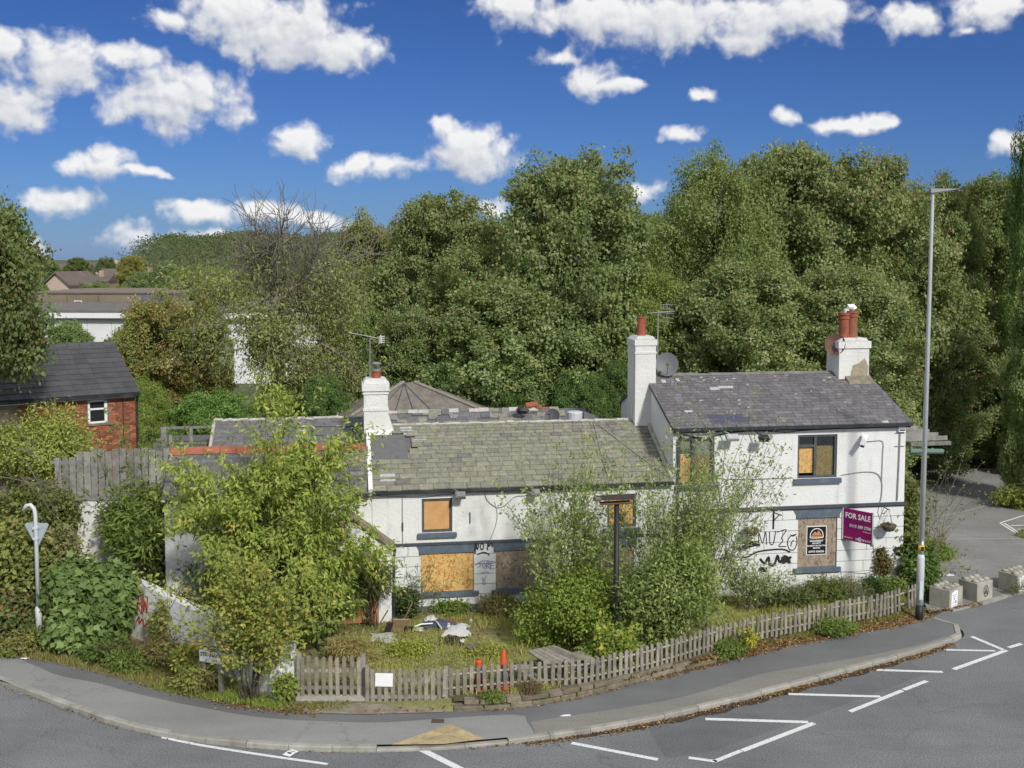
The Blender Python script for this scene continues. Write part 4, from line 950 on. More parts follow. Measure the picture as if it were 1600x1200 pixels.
m = MB(); m.M = PM(h0); m.prism([(2.0, 6.14), (2.4, 6.2), (2.4, 6.42)], 14.1, 14.95, 'x'); m.build('mortar_skirt', simple('mossy_mortar', (.21, .19, .14), .95, .4, 6, .6, 25), chr_)
for (uc, dz, mt) in ((14.24, 0, TERRA), (14.52, .06, TERRAO)):
    m = MB(); m.M = PM(h0); m.lathe([(.19, 7.56), (.165, 7.75), (.155, 8.20 + dz), (.185, 8.22 + dz), (.185, 8.28 + dz), (.165, 8.29 + dz), (.165, 8.33 + dz), (.19, 8.34 + dz), (.19, 8.42 + dz), (.14, 8.42 + dz)], (uc, 2.85, 0), 16); m.build('chimney_pot', mt, chr_)
m = MB(); m.M = PM(h0); m.tube([(14.36, 2.95, 8.36), (14.36, 2.95, 8.50), (14.42, 2.93, 8.60), (14.55, 2.9, 8.6), (14.6, 2.88, 8.52)], .10, 8); m.build('cowl', WHITEP, chr_)
# cables, brackets on the tall house
cable(hou, h0, [(7.95, -.03, 5.06), (8.6, -.03, 4.97), (9.3, -.03, 5.08), (10.2, -.03, 5.12), (11.1, -.03, 5.06), (11.6, -.03, 5.1), (13.0, -.03, 5.13), (14.6, -.03, 5.13)], .014, GUTT)
cable(hou, h0, [(9.2, -.03, 3.72), (10.2, -.03, 3.70), (11.3, -.03, 3.70)], .012); cable(hou, h0, [(12.86, -.03, 3.73), (13.5, -.03, 3.80), (13.95, -.03, 3.76), (14.15, -.03, 3.50), (14.15, -.03, 3.02), (14.05, -.03, 2.6), (14.12, -.03, 2.35)], .013)
cable(hou, h0, [(13.45, -.03, 4.72), (13.8, -.03, 4.72), (14.15, -.03, 4.71), (14.16, -.03, 4.3), (14.15, -.03, 3.5)], .012); cable(hou, h0, [(14.7, -.035, 5.1), (14.69, -.035, 4.2), (14.66, -.035, 2.9)], .022)
cable(hou, h0, [(14.55, -.03, 4.95), (14.72, -.03, 4.96), (14.86, -.03, 4.95)], .012); cable(hou, h0, [(14.55, -.03, 4.55), (14.86, -.03, 4.55)], .012)
cable(hou, h0, [(10.4, -.03, 3.68), (10.42, -.03, 3.2), (10.5, -.03, 3.05)], .008); cable(hou, h0, [(10.55, -.03, 3.68), (10.75, -.03, 3.3), (10.95, -.03, 2.9)], .007)
cable(hou, h0, [(13.9, -.04, 1.75), (13.9, -.04, .78), (12.9, -.04, .80), (12.2, -.04, .76)], .010)
w3h = lambda x, z: (x - h0, -.032, z - .15)
MUZE = [[(0, 0), (-.05, 1.0), (.25, .2), (.45, 1.05), (.55, .1)], [(.75, 1.0), (.8, .2), (1.05, .15), (1.2, 1.05)], [(1.3, .95), (2.0, 1.1), (1.65, .55), (1.75, .3), (1.45, -.05), (2.0, -.1)], [(2.3, .75), (2.5, .62), (2.75, .75), (2.3, .6), (2.1, .2), (2.25, -.3), (2.6, -.35), (2.8, .1), (2.75, .6)], [(2.35, -.1), (2.42, .2), (2.6, .35)]]
strokes(bl(MUZE, 10.32, 1.68, .42), .028, BLACKINK, hou, w3h)
BLOB = [[(9.1, 1.02), (9.12, 1.32), (9.4, 1.42), (9.9, 1.36), (10.3, 1.52), (11.0, 1.56), (11.3, 1.46)]]
strokes(BLOB, .05, BLACKINK, hou, w3h)
strokes([[(10.35, 1.30), (10.5, 1.16), (10.62, 1.34), (10.66, 1.12), (10.8, 1.10), (10.9, 1.38), (10.96, 1.18), (11.1, 1.22)]], .075, BLACKINK, hou, w3h)
m = MB(); m.M = PM(h0)
for a, b, z0, z1 in ((9.85, 10.35, 1.66, 1.86), (9.5, 9.95, 1.58, 1.74), (10.98, 11.34, 1.12, 1.36), (10.3, 10.6, .88, 1.05), (14.58, 14.92, 1.22, 1.50), (14.02, 14.3, 1.12, 1.46)):
    n_ = 17; m = MB(); m.M = PM(h0); m.add([((a + b) / 2 + (b - a) / 2 * (1 + .22 * math.sin(k * 2.3 + a)) * np.sign(math.cos(k * 2 * math.pi / n_)) * abs(math.cos(k * 2 * math.pi / n_)) ** .75, -.030, (z0 + z1) / 2 + (z1 - z0) / 2 * (1 + .26 * math.sin(k * 1.9 + b)) * np.sign(math.sin(k * 2 * math.pi / n_)) * abs(math.sin(k * 2 * math.pi / n_)) ** .75) for k in range(n_)], [tuple(range(n_))]); m.build('painted_out_blotch', BLACKINK, hou)

# --- lean-to left of the cottage, the rear ranges, the porch
l0 = -6.6; lean = pub_empty('pub_side_wing', l0, 'low slate roofed side wing with bright red ridge tiles behind the cherry tree', 'building')
m = MB(); m.M = PM(l0); m.box(l0, -1.03, 0, 3.0, 0, 3.60); m.prism([(0, 3.6), (3.0, 3.6), (1.6, 4.6)], l0, -1.03, 'x'); m.build('wall', RENDER, lean)
rl = roof_base(lean, l0, l0 - .06, -1.06, -.16, 3.66, 1.6, 4.66, back=(3.1, 3.75))
slate_roof(rl, l0, l0 - .05, -1.08, -.16, 3.66, 1.6, 4.66, (.36, .30), (.20, .17), SLATE_DARK, 41, 300, .012)
for i in range(12):
    m = MB(); m.M = PM(l0); a = l0 - .04 + i * .458; zz = .015 * math.sin(i * .9)
    m.prism([(1.44, 4.62 + zz), (1.6, 4.80 + zz), (1.76, 4.62 + zz), (1.72, 4.60 + zz), (1.48, 4.60 + zz)], a, a + .45, 'x'); m.build('ridge_tile', REDTILE, rl)
m = MB(); m.M = PM(l0); m.prism([(-.22, 3.58), (-.02, 3.58), (-.02, 3.70), (-.22, 3.68)], l0, -1.1, 'x'); m.build('gutter', GUTT, lean)
r0 = -5.7; rear = pub_empty('pub_rear_wing', r0, 'patched dark slate rear roof with white mortar edge behind the red ridge', 'building')
rear.location = L3(r0, 3.2, .15)
def RM(): return Matrix.Translation((-r0, -3.2, -.15))
m = MB(); m.M = RM(); m.box(r0, -1.06, 3.2, 6.6, 0, 4.25); m.prism([(3.2, 4.25), (6.6, 4.25), (4.8, 5.02)], r0, -1.06, 'x'); m.build('wall', RENDER, rear)
m = MB(); m.M = RM(); m.prism([(2.9, 4.14), (4.8, 5.06), (6.8, 4.14), (6.8, 4.09), (4.8, 5.0), (2.9, 4.09)], r0 - .05, -1.08, 'x'); rr = m.build('roof', FELT, rear)
rg = np.random.default_rng(51)
for r in range(9):
    t = r / 9; y = 2.9 + 1.9 * t; z = 4.14 + .92 * t; x = r0 - (.2 if r % 2 else 0)
    while x < -1.12:
        w = rg.uniform(.34, .46); a, b = max(x, r0 - .04), min(x + w, -1.1); x += w
        if b - a < .08 or (2 <= r <= 6 and -4.2 < a < -1.5 and rg.random() < .8): continue
        link('slate', unit_box(SLATE_DARK, .015), rr, ((a + b) / 2 - r0, y + .17 - 3.2, z + .10 - .15), (math.atan2(.92, 1.9) - .04, 0, rg.normal(0, .01)), (b - a - .006, .36, .013))
m = MB(); m.M = RM(); m.tube([(r0 - .08, 2.9, 4.16), (r0 - .08, 4.8, 5.08)], .055, 6)
for i in range(18): m.tube([(r0 - .08 + i * .255, 4.8, 5.085 + rg.normal(0, .014)), (r0 + .18 + i * .255, 4.8, 5.085 + rg.normal(0, .014))], .055, 6)
m.build('mortar_edge', MORTARW, rr)
m = MB(); m.M = RM()
for u, t, a, b in ((-2.0, .80, .40, .05), (-1.55, .74, .10, .16), (-3.8, .86, .2, .07), (-4.1, .45, .12, .1), (-2.3, .52, .07, .06), (-2.2, .28, .1, .07), (-3.2, .7, .3, .05)): m.box(u, u + a, 2.9 + 1.9 * t - b, 2.9 + 1.9 * t, 4.14 + .92 * t, 4.14 + .92 * t + .03)
m.build('white_scraps', FLASH, rr)
# second rear range behind the cottage ridge
q0 = -1.0; back = empty('pub_back_range', L3(q0, 5.5, .15), FA, 'broken ridge of a back roof showing just above the mossy cottage roof', 'building')
BM = Matrix.Translation((-q0, -5.5, -.15))
m = MB(); m.M = BM; m.box(q0, 6.4, 5.5, 7.9, 0, 4.35); m.build('wall', RENDER, back)
m = MB(); m.M = BM; m.prism([(4.7, 4.45), (6.0, 5.06), (8.0, 4.25), (8.0, 4.2), (6.0, 5.0), (4.7, 4.4)], q0, 6.4, 'x'); br = m.build('roof', FELT, back)
for r in range(4):
    x = q0
    while x < 5.4:
        w = rg.uniform(.28, .4); t = .30 + r * .17
        if rg.random() < .88: link('slate', unit_box(SLATE_DARK if rg.random() < .6 else SLATE_MOSS, .015), br, (x + w / 2 - q0, 4.7 + 1.3 * t + .15 - 5.5, 4.45 + .61 * t + .10 - .15), (.43 + rg.normal(0, .03), rg.normal(0, .02), rg.normal(0, .05)), (w - .008, .34, .016))
        x += w
for i in range(17):
    if i in (6, 7, 9, 13): continue
    m = MB(); m.M = BM; a = q0 + i * .34; m.prism([(5.85, 5.03), (6.0, 5.13 + rg.normal(0, .012)), (6.15, 5.03)], a, a + .33, 'x'); m.build('ridge_tile', MORTARW if i % 3 else SLATE_MOSS, br)
for u, z, mt, s_ in ((4.55, 5.22, REDTILE, (.42, .2, .12)), (4.75, 5.1, TERRAO, (.3, .2, .1)), (5.0, 5.05, REDTILE, (.22, .2, .1)), (4.4, 5.08, SLATE_DARK, (.3, .2, .08)), (4.9, 5.0, TERRAO, (.35, .2, .1))):
    link('loose_tile', unit_box(mt, .06), back, (u - q0, 6.0 - 5.5, z - .15), (.1, rg.normal(0, .1), rg.normal(0, .3)), s_)
# pyramid roofed block further back
py0 = empty('kitchen_block', L3(.3, 9.2, .15), FA, 'low block with a brown hipped roof just right of the capped white chimney', 'building')
m = MB(); m.box(-2.3, 3.6, -2.2, 2.4, 0, 4.35); m.build('wall', RENDER, py0)
m = MB(); zt, zb = 5.52, 4.22; m.add([(-2.5, -2.4, zb), (3.9, -2.4, zb), (3.9, 2.6, zb), (-2.5, 2.6, zb), (.1, 0, zt), (.5, 0, zt)], [(0, 1, 5, 4), (1, 2, 5), (2, 3, 4, 5), (3, 0, 4)]); hr = m.build('roof', simple('brown_roof', (.185, .165, .14), .9, .3, 5, .4, 25, (.11, .105, .09), 2, .6), py0)
m = MB(); m.tube([(.5, 0, zt + .02), (3.9, -2.4, zb + .04)], .07, 6); m.tube([(.1, 0, zt + .02), (-2.5, -2.4, zb + .04)], .07, 6); m.build('hip_tiles', simple('brown_hip', (.24, .22, .19), .9, .25), hr)
m = MB()
for t in (.25, .5, .75, 1.0): m.tube([(.1 + .02, -.05, zt - .02), (-2.5 + 6.4 * t * .62, -2.38, zb + .03)], .018, 4)
m.build('roof_seams', DARKGREY, hr)
# porch
p0 = -2.9; porch = pub_empty('pub_porch', p0, 'gabled white entrance porch with its doorway boarded in orange plywood', 'porch')
m = MB(); m.M = PM(p0); pf = -.48
m.add([(p0, pf, 0), (-2.13, pf, 0), (-2.13, pf, 2.08), (-.88, pf, 2.08), (-.88, pf, 0), (-.52, pf, 0), (-.52, pf, 2.2), (-1.72, pf, 3.12), (p0, pf, 2.2)], [(0, 1, 2, 8), (2, 3, 6, 7, 8), (3, 4, 5, 6)])
m.add([(-.52, pf, 0), (-.52, -.01, 0), (-.52, -.01, 2.2), (-.52, pf, 2.2)], [(0, 1, 2, 3)]); m.add([(p0, pf, 0), (p0, -.01, 0), (p0, -.01, 2.2), (p0, pf, 2.2)], [(3, 2, 1, 0)])
m.build('wall', RENDER, porch)
m = MB(); m.M = PM(p0); m.prism([(-.40, 2.14), (-1.72, 3.16), (-3.04, 2.14), (-3.04, 2.25), (-1.72, 3.28), (-.40, 2.25)], pf - .12, -.0, 'y'); prf = m.build('roof', simple('mossy_timber', (.20, .17, .115), .95, .4, 8, .6, 30, (.30, .28, .22), 3, .6), porch)
m = MB(); m.M = PM(p0); m.tube([(-.42, pf - .10, 2.2), (-.44, pf - .06, 2.05), (-.46, pf - .04, 1.9), (-.46, pf - .04, .15)], .04, 8); m.build('downpipe', GUTT, porch)
piece('door_board', PLYR, porch, (-1.505 - p0, pf + .04, 1.10 - .15), (1.24, .03, 1.95), b=.01)
m = MB(); m.M = PM(p0); m.box(-2.3, -.75, pf - .03, pf + .02, 2.0, 2.16); m.build('lintel', BLUEGREY, porch)

# --- yard wall with board fence, left of the wing
yw = empty('yard_wall', (*D(120, 800, 30.6)[:2], 0), math.radians(2), 'white rendered yard wall below the tall grey board fence', 'wall')
m = MB(); m.box(0, 3.6, 0, .25, 0, 3.28); m.build('wall', RENDER, yw); m = MB(); m.box(-.03, 3.6, -.03, .28, 3.28, 3.33); m.build('coping', FENCEW, yw)
bf = empty('board_fence', (*D(120, 790, 30.8)[:2], 3.3), math.radians(2), 'tall weathered grey vertical board fence standing on the white yard wall', 'fence')
rf_ = np.random.default_rng(6)
for i in range(-3, 13):
    h = 1.36 + rf_.uniform(-.05, .05) - (.22 if i < 0 else 0); x = .12 + i * .205
    link('board', unit_box(FENCEW, .04), bf, (x, rf_.uniform(-.01, .01), h / 2 + .04), (0, rf_.normal(0, .008), 0), (.175, .025, h))
for z in (.3, 1.0): m = MB(); m.box(-.7, 2.7, .02, .07, z, z + .08); m.build('rail', FENCEW, bf)
m = MB(); m.box(2.68, 3.5, -.02, .06, -.2, 1.12); m.build('slate_panel', SLATE_DARK, bf)
# little timber railing on the flat roof
rl_ = empty('roof_railing', (*D(252, 690, 33.5)[:2], 0), FA, 'low grey timber railing on the flat roof left of the rear wing', 'railing')
zr = D(252, 694, 33.5)[2]
m = MB(); m.box(0, .16, 0, .16, zr - .1, zr + .52); m.build('post', FENCEW, rl_); m = MB(); m.box(.85, .95, 0, .1, zr, zr + .48); m.build('post', FENCEW, rl_); m = MB(); m.box(.24, .32, 0, .08, zr - .15, zr + .28); m.build('post', WEATHW, rl_)
m = MB(); m.box(-.02, 1.75, .02, .10, zr + .46, zr + .53); m.build('rail', FENCEW, rl_); m = MB(); m.box(0, 1.75, .02, .10, zr - .04, zr + .03); m.build('rail', FENCEW, rl_)
m = MB(); m.box(-.3, 1.75, -.4, 2.0, zr - .3, zr - .06); m.box(-.2, 1.7, -.3, 1.9, 0, zr - .31); m.build('flat_roof', FELT, rl_)

# ------------------------------------------------------------------ brick house at the left
BH = np.array([*D(211, 612, 37.0)[:2]]); BA = math.radians(33)
bh = empty('brick_house', (*BH, 0), BA, 'red brick house with dark tiled roof and one small white window', 'house')
ez = D(211, 612, 37.0)[2]
wx0 = -5.2; win = (-1.55, -.93, ez - .98, ez - .20)
m = MB()
wall_front(m, wx0, 0, 0, ez, [win], .16, 0.0); m.add([(0, 0, 0), (0, 6.6, 0), (0, 6.6, ez), (0, 3.3, ez + 1.35), (0, 0, ez)], [(0, 1, 2, 3, 4)]); m.add([(wx0, 0, 0), (wx0, 6.6, 0), (wx0, 6.6, ez), (wx0, 3.3, ez + 1.35), (wx0, 0, ez)], [(4, 3, 2, 1, 0)]); m.add([(wx0, 6.6, 0), (0, 6.6, 0), (0, 6.6, ez), (wx0, 6.6, ez)], [(0, 1, 2, 3)])
m.build('wall', MORTAR, bh)
rest = MB(); nb = 0; rbk = np.random.default_rng(8)
for r in range(34):
    z = ez - .075 * (r + 1); x = -.0 - (.11 if r % 2 else 0); hd = r % 6 == 5
    if r % 2: spans = [(-.105, 0.0)]
    else: spans = []
    while x > -3.6: w = .1025 if hd else .215; spans.append((x - w, x)); x -= w + .01
    for a, b in spans:
        if b < -3.6 or (win[0] - .02 < b and a < win[1] + .02 and win[2] - .06 < z + .065 and z < win[3]): continue
        c = ((a + b) / 2, -.006 + rbk.uniform(-.002, .002), z + .0325)
        if nb < 300: link('brick', unit_box(BRICK, .03), bh, c, None, (b - a - .004, .026, .064)); nb += 1
        else: rest.box(a, b - .004, c[1] - .013, c[1] + .013, z, z + .064, float(rbk.uniform(.02, 1)))
tag(rest.build('brick', BRICK, bh), kind='stuff')
m = MB()
for q in ((win[0], win[0] + .07, win[2], win[3]), (win[1] - .09, win[1], win[2], win[3]), (win[0], win[1], win[2], win[2] + .06), (win[0], win[1], win[3] - .06, win[3]), (win[0], win[1], win[2] + .45, win[2] + .51)): m.box(q[0], q[1], .0, .06, q[2], q[3])
ww = m.build('window', SASHW, bh); m = MB(); m.box(win[0] + .06, win[1] - .08, .03, .035, win[2] + .05, win[3] - .05); m.build('pane', simple('black_glass', (.02, .025, .025), .12, 0, spec=.6), ww)
m = MB(); m.box(win[0] - .06, win[1] + .16, -.07, 0, win[2] - .075, win[2] - .003); m.build('sill', STONEW, bh)
m = MB(); e2, r2 = (-.22, ez - .02), (3.3, ez + 1.42); m.prism([e2, r2, (6.8, ez - .02), (6.8, ez - .1), (r2[0], r2[1] - .08), (e2[0], e2[1] - .08)], wx0 - .1, .10, 'x'); hrf = m.build('roof', FELT, bh)
ang = math.atan2(r2[1] - e2[1], r2[0] - e2[0]); sl = math.hypot(r2[1] - e2[1], r2[0] - e2[0]); cs, sn = math.cos(ang), math.sin(ang); tm = None
for r in range(10):
    ex = sl / 10; s = r * ex + ex * .62; x = .12
    while x > wx0 - .1:
        c = (x - .205, e2[0] + cs * s - sn * .03, e2[1] + sn * s + cs * .03)
        link('roof_tile', unit_box(TILEC, .02), hrf, c, (ang - .055, rbk.normal(0, .003), 0), (.405, ex * 1.3, .028)); x -= .41
m = MB()
for k in range(13): m.prism([(3.12, r2[1] - .02), (3.22, r2[1] + .09), (3.38, r2[1] + .09), (3.48, r2[1] - .02)], .10 - (k + 1) * .41, .10 - k * .41 - .012, 'x')
m.build('ridge_tiles', TILEC, hrf)
m = MB(); m.prism([(-.30, ez - .02), (-.16, ez - .02), (-.18, ez - .12), (-.28, ez - .12)], wx0, .12, 'x'); m.build('gutter', GUTT, bh)
m = MB(); m.box(wx0, .10, -.16, -.13, ez - .16, ez - .03); m.box(.02, .08, -.13, 3.3, ez - .12, ez - .02); m.build('fascia', SASHW, bh)
m = MB(); m.tube([(.02, -.22, ez - .1), (.03, -.1, ez - .3), (.03, -.06, ez - .4), (.03, -.06, 0)], .04, 8); m.tube([(-.42, -.03, ez - .15), (-.42, -.03, 2)], .012, 4); m.build('downpipe', GUTT, bh)
m = MB(); m.box(-1.4, .05, -.5, -.02, 0, ez - 2.62); m.build('stone_base', STONEW, bh)

# ------------------------------------------------------------------ fences, walls of the garden
FPTS = [G(694, 1086, .3), G(800, 1076, .3), G(900, 1069.5, .3), G(924, 1066, .3), G(1000, 1050, .3), G(1070, 1030, .3), G(1142, 1008, .3), G(1200, 995, .3), G(1292, 977, .3), G(1385, 959, .3), G(1430, 945, .3)]
FL = curve([p[:2] for p in FPTS], .158)
pk = np.random.default_rng(12)
def picket_mesh(name, h, w=.088, t=.022):
    m = MB(); m.prism([(-w / 2, 0), (w / 2, 0), (w / 2, h - .03), (w / 4, h), (-w / 4, h), (-w / 2, h - .03)], -t / 2, t / 2, 'y'); return m.mesh(name, WEATHW)
PKM = [picket_mesh('picket', h) for h in (.64, .66, .62)]; PKT = [picket_mesh('picket', h) for h in (.93, .95, .92)]; PKG = [picket_mesh('picket', h) for h in (.83, .85, .82)]
fo = FL[0]; fence = empty('picket_fence', (*fo, .3), 0, 'long weathered picket fence curving along the low stone wall to the lamp post', 'fence')
for i, p in enumerate(FL):
    d = FL[min(i + 1, len(FL) - 1)] - FL[max(i - 1, 0)]; a = math.atan2(d[1], d[0])
    if i in (len(FL) - 5, len(FL) - 4): continue
    link('picket', PKM[i % 3], fence, (p[0] - fo[0], p[1] - fo[1], -.03 + pk.uniform(-.015, .015)), (pk.normal(0, .03), pk.normal(0, .025) if pk.random() < .93 else pk.normal(0, .09), a + pk.normal(0, .08)))
m = MB(); off = offset(FL, .03)
for z in (.13, .44): m.tube([(p[0] - fo[0], p[1] - fo[1], z) for p in off[::3]], .03, 4)
m.build('rail', WEATHW, fence)
for i in range(4, len(FL), 14):
    p = offset(FL, .08)[i]; m = MB(); m.box(p[0] - fo[0] - .04, p[0] - fo[0] + .04, p[1] - fo[1] - .04, p[1] - fo[1] + .04, -.3, .58); m.build('post', WEATHW, fence)
def straight_fence(name, A, B, z, n, meshes, rails, label, cat, lead=None):
    A = np.array(A[:2]); B = np.array(B[:2]); d = B - A; L = np.linalg.norm(d); a = math.atan2(d[1], d[0]); o = empty(name, (*A, z), a, label, cat)
    for i in range(n): link('picket', meshes[i % len(meshes)], o, ((i + .5) * L / n, pk.uniform(-.006, .006), pk.uniform(-.012, .012)), (0, pk.normal(0, .012), pk.normal(0, .03)))
    for zz in rails: m = MB(); m.box(0, L, .014, .05, zz, zz + .075); m.build('rail', WEATHW, o)
    return o, L
sf, Ls = straight_fence('picket_fence', D(467, 1060, 24.25), D(566, 1060, 24.25), .17, 9, PKT, (.16, .56), 'short taller picket fence panel between the white wall end and the gate', 'fence')
for x in (.0, Ls + .02): m = MB(); m.box(x - .05, x + .05, .03, .13, -.1, .98); m.build('post', WEATHW, sf)
gt, Lg = straight_fence('picket_gate', D(577, 1060, 24.05), D(692, 1060, 24.05), .07, 11, PKG, (.12, .52), 'closed weathered picket gate with a white notice pinned on it', 'gate')
m = MB(); m.add([(.05, .02, .15), (.12, .02, .15), (Lg - .05, .02, .56), (Lg - .12, .02, .56), (.05, .045, .15), (.12, .045, .15), (Lg - .05, .045, .56), (Lg - .12, .045, .56)], [(0, 1, 2, 3), (7, 6, 5, 4), (0, 4, 5, 1), (2, 6, 7, 3)]); m.build('brace', WEATHW, gt)
m = MB(); m.box(Lg + .03, Lg + .12, .0, .09, -.1, .86); m.build('post', WEATHW, gt); m = MB(); m.box(-.09, -.005, .0, .08, -.1, .9); m.build('post', WEATHW, gt)
no = D(600, 1062, 24.0); nt = empty('paper_notice', (no[0], 24.0, no[2]), 0, 'blank white notice sheet in a plastic sleeve pinned to the picket gate', 'notice')
m = MB(); m.box(-.185, .185, -.006, .0, -.14, .13); m.M = None; m.build('sheet', PAPER, nt, rot=(0, .04, 0))
m = MB(); m.box(-.2, .2, -.003, .002, -.16, .15); m.build('sleeve', WHITEP, nt, rot=(0, .03, 0))
# retaining wall under the long fence
rw0 = G(700, 1108, .1); rwall = empty('retaining_wall', (*rw0[:2], .1), 0, 'low mossy gritstone retaining wall below the long picket fence', 'wall')
wl = [p for p in offset(INL, .10) if -1.5 < p[0] < 5.6]
wl = curve(wl, .05); s = 0; rs = np.random.default_rng(14)
for course, (zb, hgt) in enumerate(((-.02, .13), (.115, .11))):
    i = 0 if course == 0 else 4
    while i < len(wl) - 6:
        k = int(rs.uniform(7, 15)); j = min(i + k, len(wl) - 1); c = (wl[i] + wl[j]) / 2; d = wl[j] - wl[i]; fade = np.clip((5.9 - c[0]) / 2.2, .35, 1)
        if not (course == 1 and fade < .7):
            piece('stone', STONEW, rwall, (c[0] - rw0[0] + rs.normal(0, .012), c[1] - rw0[1] + rs.normal(0, .012) + course * .03, (zb + hgt / 2) * fade), (np.linalg.norm(d) - .015, .24 + rs.uniform(-.03, .03), hgt * fade * rs.uniform(.85, 1.1)), (rs.normal(0, .03), rs.normal(0, .02), math.atan2(d[1], d[0])), .10)
        i = j
m = MB(); q = [(p[0] - rw0[0], p[1] - rw0[1]) for p in wl]; qo = offset(np.array(q), .3)
m.add([(*p, .19) for p in q] + [(*p, .21) for p in qo], [(i, i + 1, len(q) + i + 1, len(q) + i) for i in range(len(q) - 1)]); m.build('earth_fill', EARTH, rwall)
kb = empty('fence_plinth', (*D(467, 1095, 24.2)[:2], .1), 0, 'short concrete plinth under the tall picket fence panel', 'plinth'); m = MB(); m.box(-.05, 1.55, -.12, .12, -.05, .09); m.build('block', CONC, kb)
m = MB(); m.box(-.05, 1.55, -.2, -.125, -.05, .03); m.build('lower_course', STONEW, kb)
# white garden wall with red graffiti
A_, B_, C_ = G(437, 1101, .05)[:2], G(316, 1020, .05)[:2], G(196, 993, .05)[:2]
gw_ = empty('garden_wall', (*A_, .05), 0, 'flaking white garden wall running back from the footway with red graffiti', 'wall')
def wallseg(P, Q, hp, hq, th, mat):
    P = np.array(P) - A_; Q = np.array(Q) - A_; d = (Q - P) / np.linalg.norm(Q - P); nn = np.array([d[1], -d[0]]) * th
    m = MB(); n = 14; rr = np.random.default_rng(4); vs = []
    for i in range(n + 1):
        t = i / n; c = P + (Q - P) * t; h = hp + (hq - hp) * t + rr.normal(0, .015)
        vs += [(*c, -.1), (*c, h), (*(c + nn), h + rr.normal(0, .01)), (*(c + nn), -.1)]
    fs = [(0, 1, 2, 3), (4 * n + 3, 4 * n + 2, 4 * n + 1, 4 * n)]
    for i in range(n):
        for k in range(3): fs.append((4 * i + k, 4 * i + 4 + k, 4 * i + 5 + k, 4 * i + 1 + k))
    m.add(vs, fs); return m
wallseg(A_, C_, 1.32, 1.60, .28, OLDW).build('wall', OLDW, gw_)
E_ = G(464, 1088, .05)[:2]; wallseg(E_, A_, 1.30, 1.32, .3, OLDW).build('end_wall', OLDW, gw_)
dW = (C_ - A_) / np.linalg.norm(C_ - A_); nW = np.array([dW[1], -dW[0]]); nW = nW if nW[1] < 0 else -nW; LW = np.linalg.norm(C_ - A_)
RED = [[(0, 0), (.35, 1.0), (.45, .1), (.1, .45), (.5, .5)], [(.55, 1.0), (.6, .2), (.75, .7), (.85, .15), (.95, .95)], [(.0, -.35), (.25, -.1), (.2, -.4), (.5, -.15), (.6, -.45), (.95, -.1)]]
w3g = lambda x, z: (*(dW * (LW - x) + nW * .012), z)
strokes(bl(RED, .62, .75, .62), .05, REDINK, gw_, w3g)

# ------------------------------------------------------------------ street furniture
def lathe_obj(name, mat, parent, prof, c=(0, 0, 0), n=16, rot=None, loc=None): m = MB(); m.lathe(prof, c, n); return m.build(name, mat, parent, True, rot=rot, loc=loc)
lp = empty('street_lamp', (*G(1436, 968, .1)[:2], .1), 0, 'tall galvanised street lamp column standing at the pavement corner', 'street lamp')
lp.rotation_euler = (0, .004, 0)
lathe_obj('base_band', BLACK, lp, [(.105, -.1), (.105, .43)]); lathe_obj('lower_shaft', GALV, lp, [(.102, .43), (.102, 1.75), (.08, 1.86)])
lathe_obj('column', GALV, lp, [(.078, 1.80), (.045, 11.80), (.05, 11.82), (.05, 11.9)])
m = MB(); m.box(-.06, .72, -.06, .06, 11.90, 11.93); m.add([(-.08, -.10, 11.84), (.25, -.09, 11.85), (.25, .09, 11.85), (-.08, .10, 11.84), (-.08, -.07, 11.96), (.7, -.12, 11.955), (.7, .12, 11.955), (-.08, .07, 11.96)], [(0, 3, 2, 1), (4, 5, 6, 7), (0, 1, 5, 4), (1, 2, 6, 5), (2, 3, 7, 6), (3, 0, 4, 7)]); m.build('lantern', simple('lantern_grey', (.20, .205, .21), .5, .1), lp)
lathe_obj('label_band', YELLOW, lp, [(.083, 1.94), (.083, 2.12)]); m = MB(); m.box(-.035, .045, -.089, -.08, 1.97, 2.09); m.build('label', BLACK, lp); m = MB(); m.box(-.03, .03, -.092, -.08, 2.14, 2.24); m.build('white_tag', WHITEP, lp)
m = MB(); m.box(-.05, .05, -.108, -.09, .6, 1.1); m.build('access_door', GALV, lp)
gs = empty('give_way_sign', (*G(62, 1012, .1)[:2], .1), 0, 'grey back of a triangular give way sign on a hooked lamp pole', 'road sign')
lathe_obj('base_band', BLACK, gs, [(.085, -.1), (.085, .30)]); lathe_obj('lower_shaft', GALV, gs, [(.082, .30), (.082, 1.05), (.058, 1.10)])
m = MB(); m.tube([(0, 0, 1.05), (0, 0, 3.50), (-.03, 0, 3.66), (-.12, 0, 3.76), (-.22, 0, 3.74), (-.30, 0, 3.62)], [.056, .05, .05, .05, .05, .045], 10); m.build('pole', GALV, gs, True)
m = MB(); m.prism([(-.31, 3.22), (-.27, 3.27), (.27, 3.27), (.31, 3.22), (.03, 2.66), (-.03, 2.66)], .058, .066, 'y'); m.build('sign_plate', ALU, gs)
m = MB(); m.box(-.28, .28, .05, .062, 3.14, 3.18); m.build('clip_rail', ALU, gs); m = MB(); m.box(-.065, .065, -.06, .058, 3.13, 3.19); m.box(-.065, .065, -.06, .058, 2.86, 2.90); m.build('clip', GALV, gs)
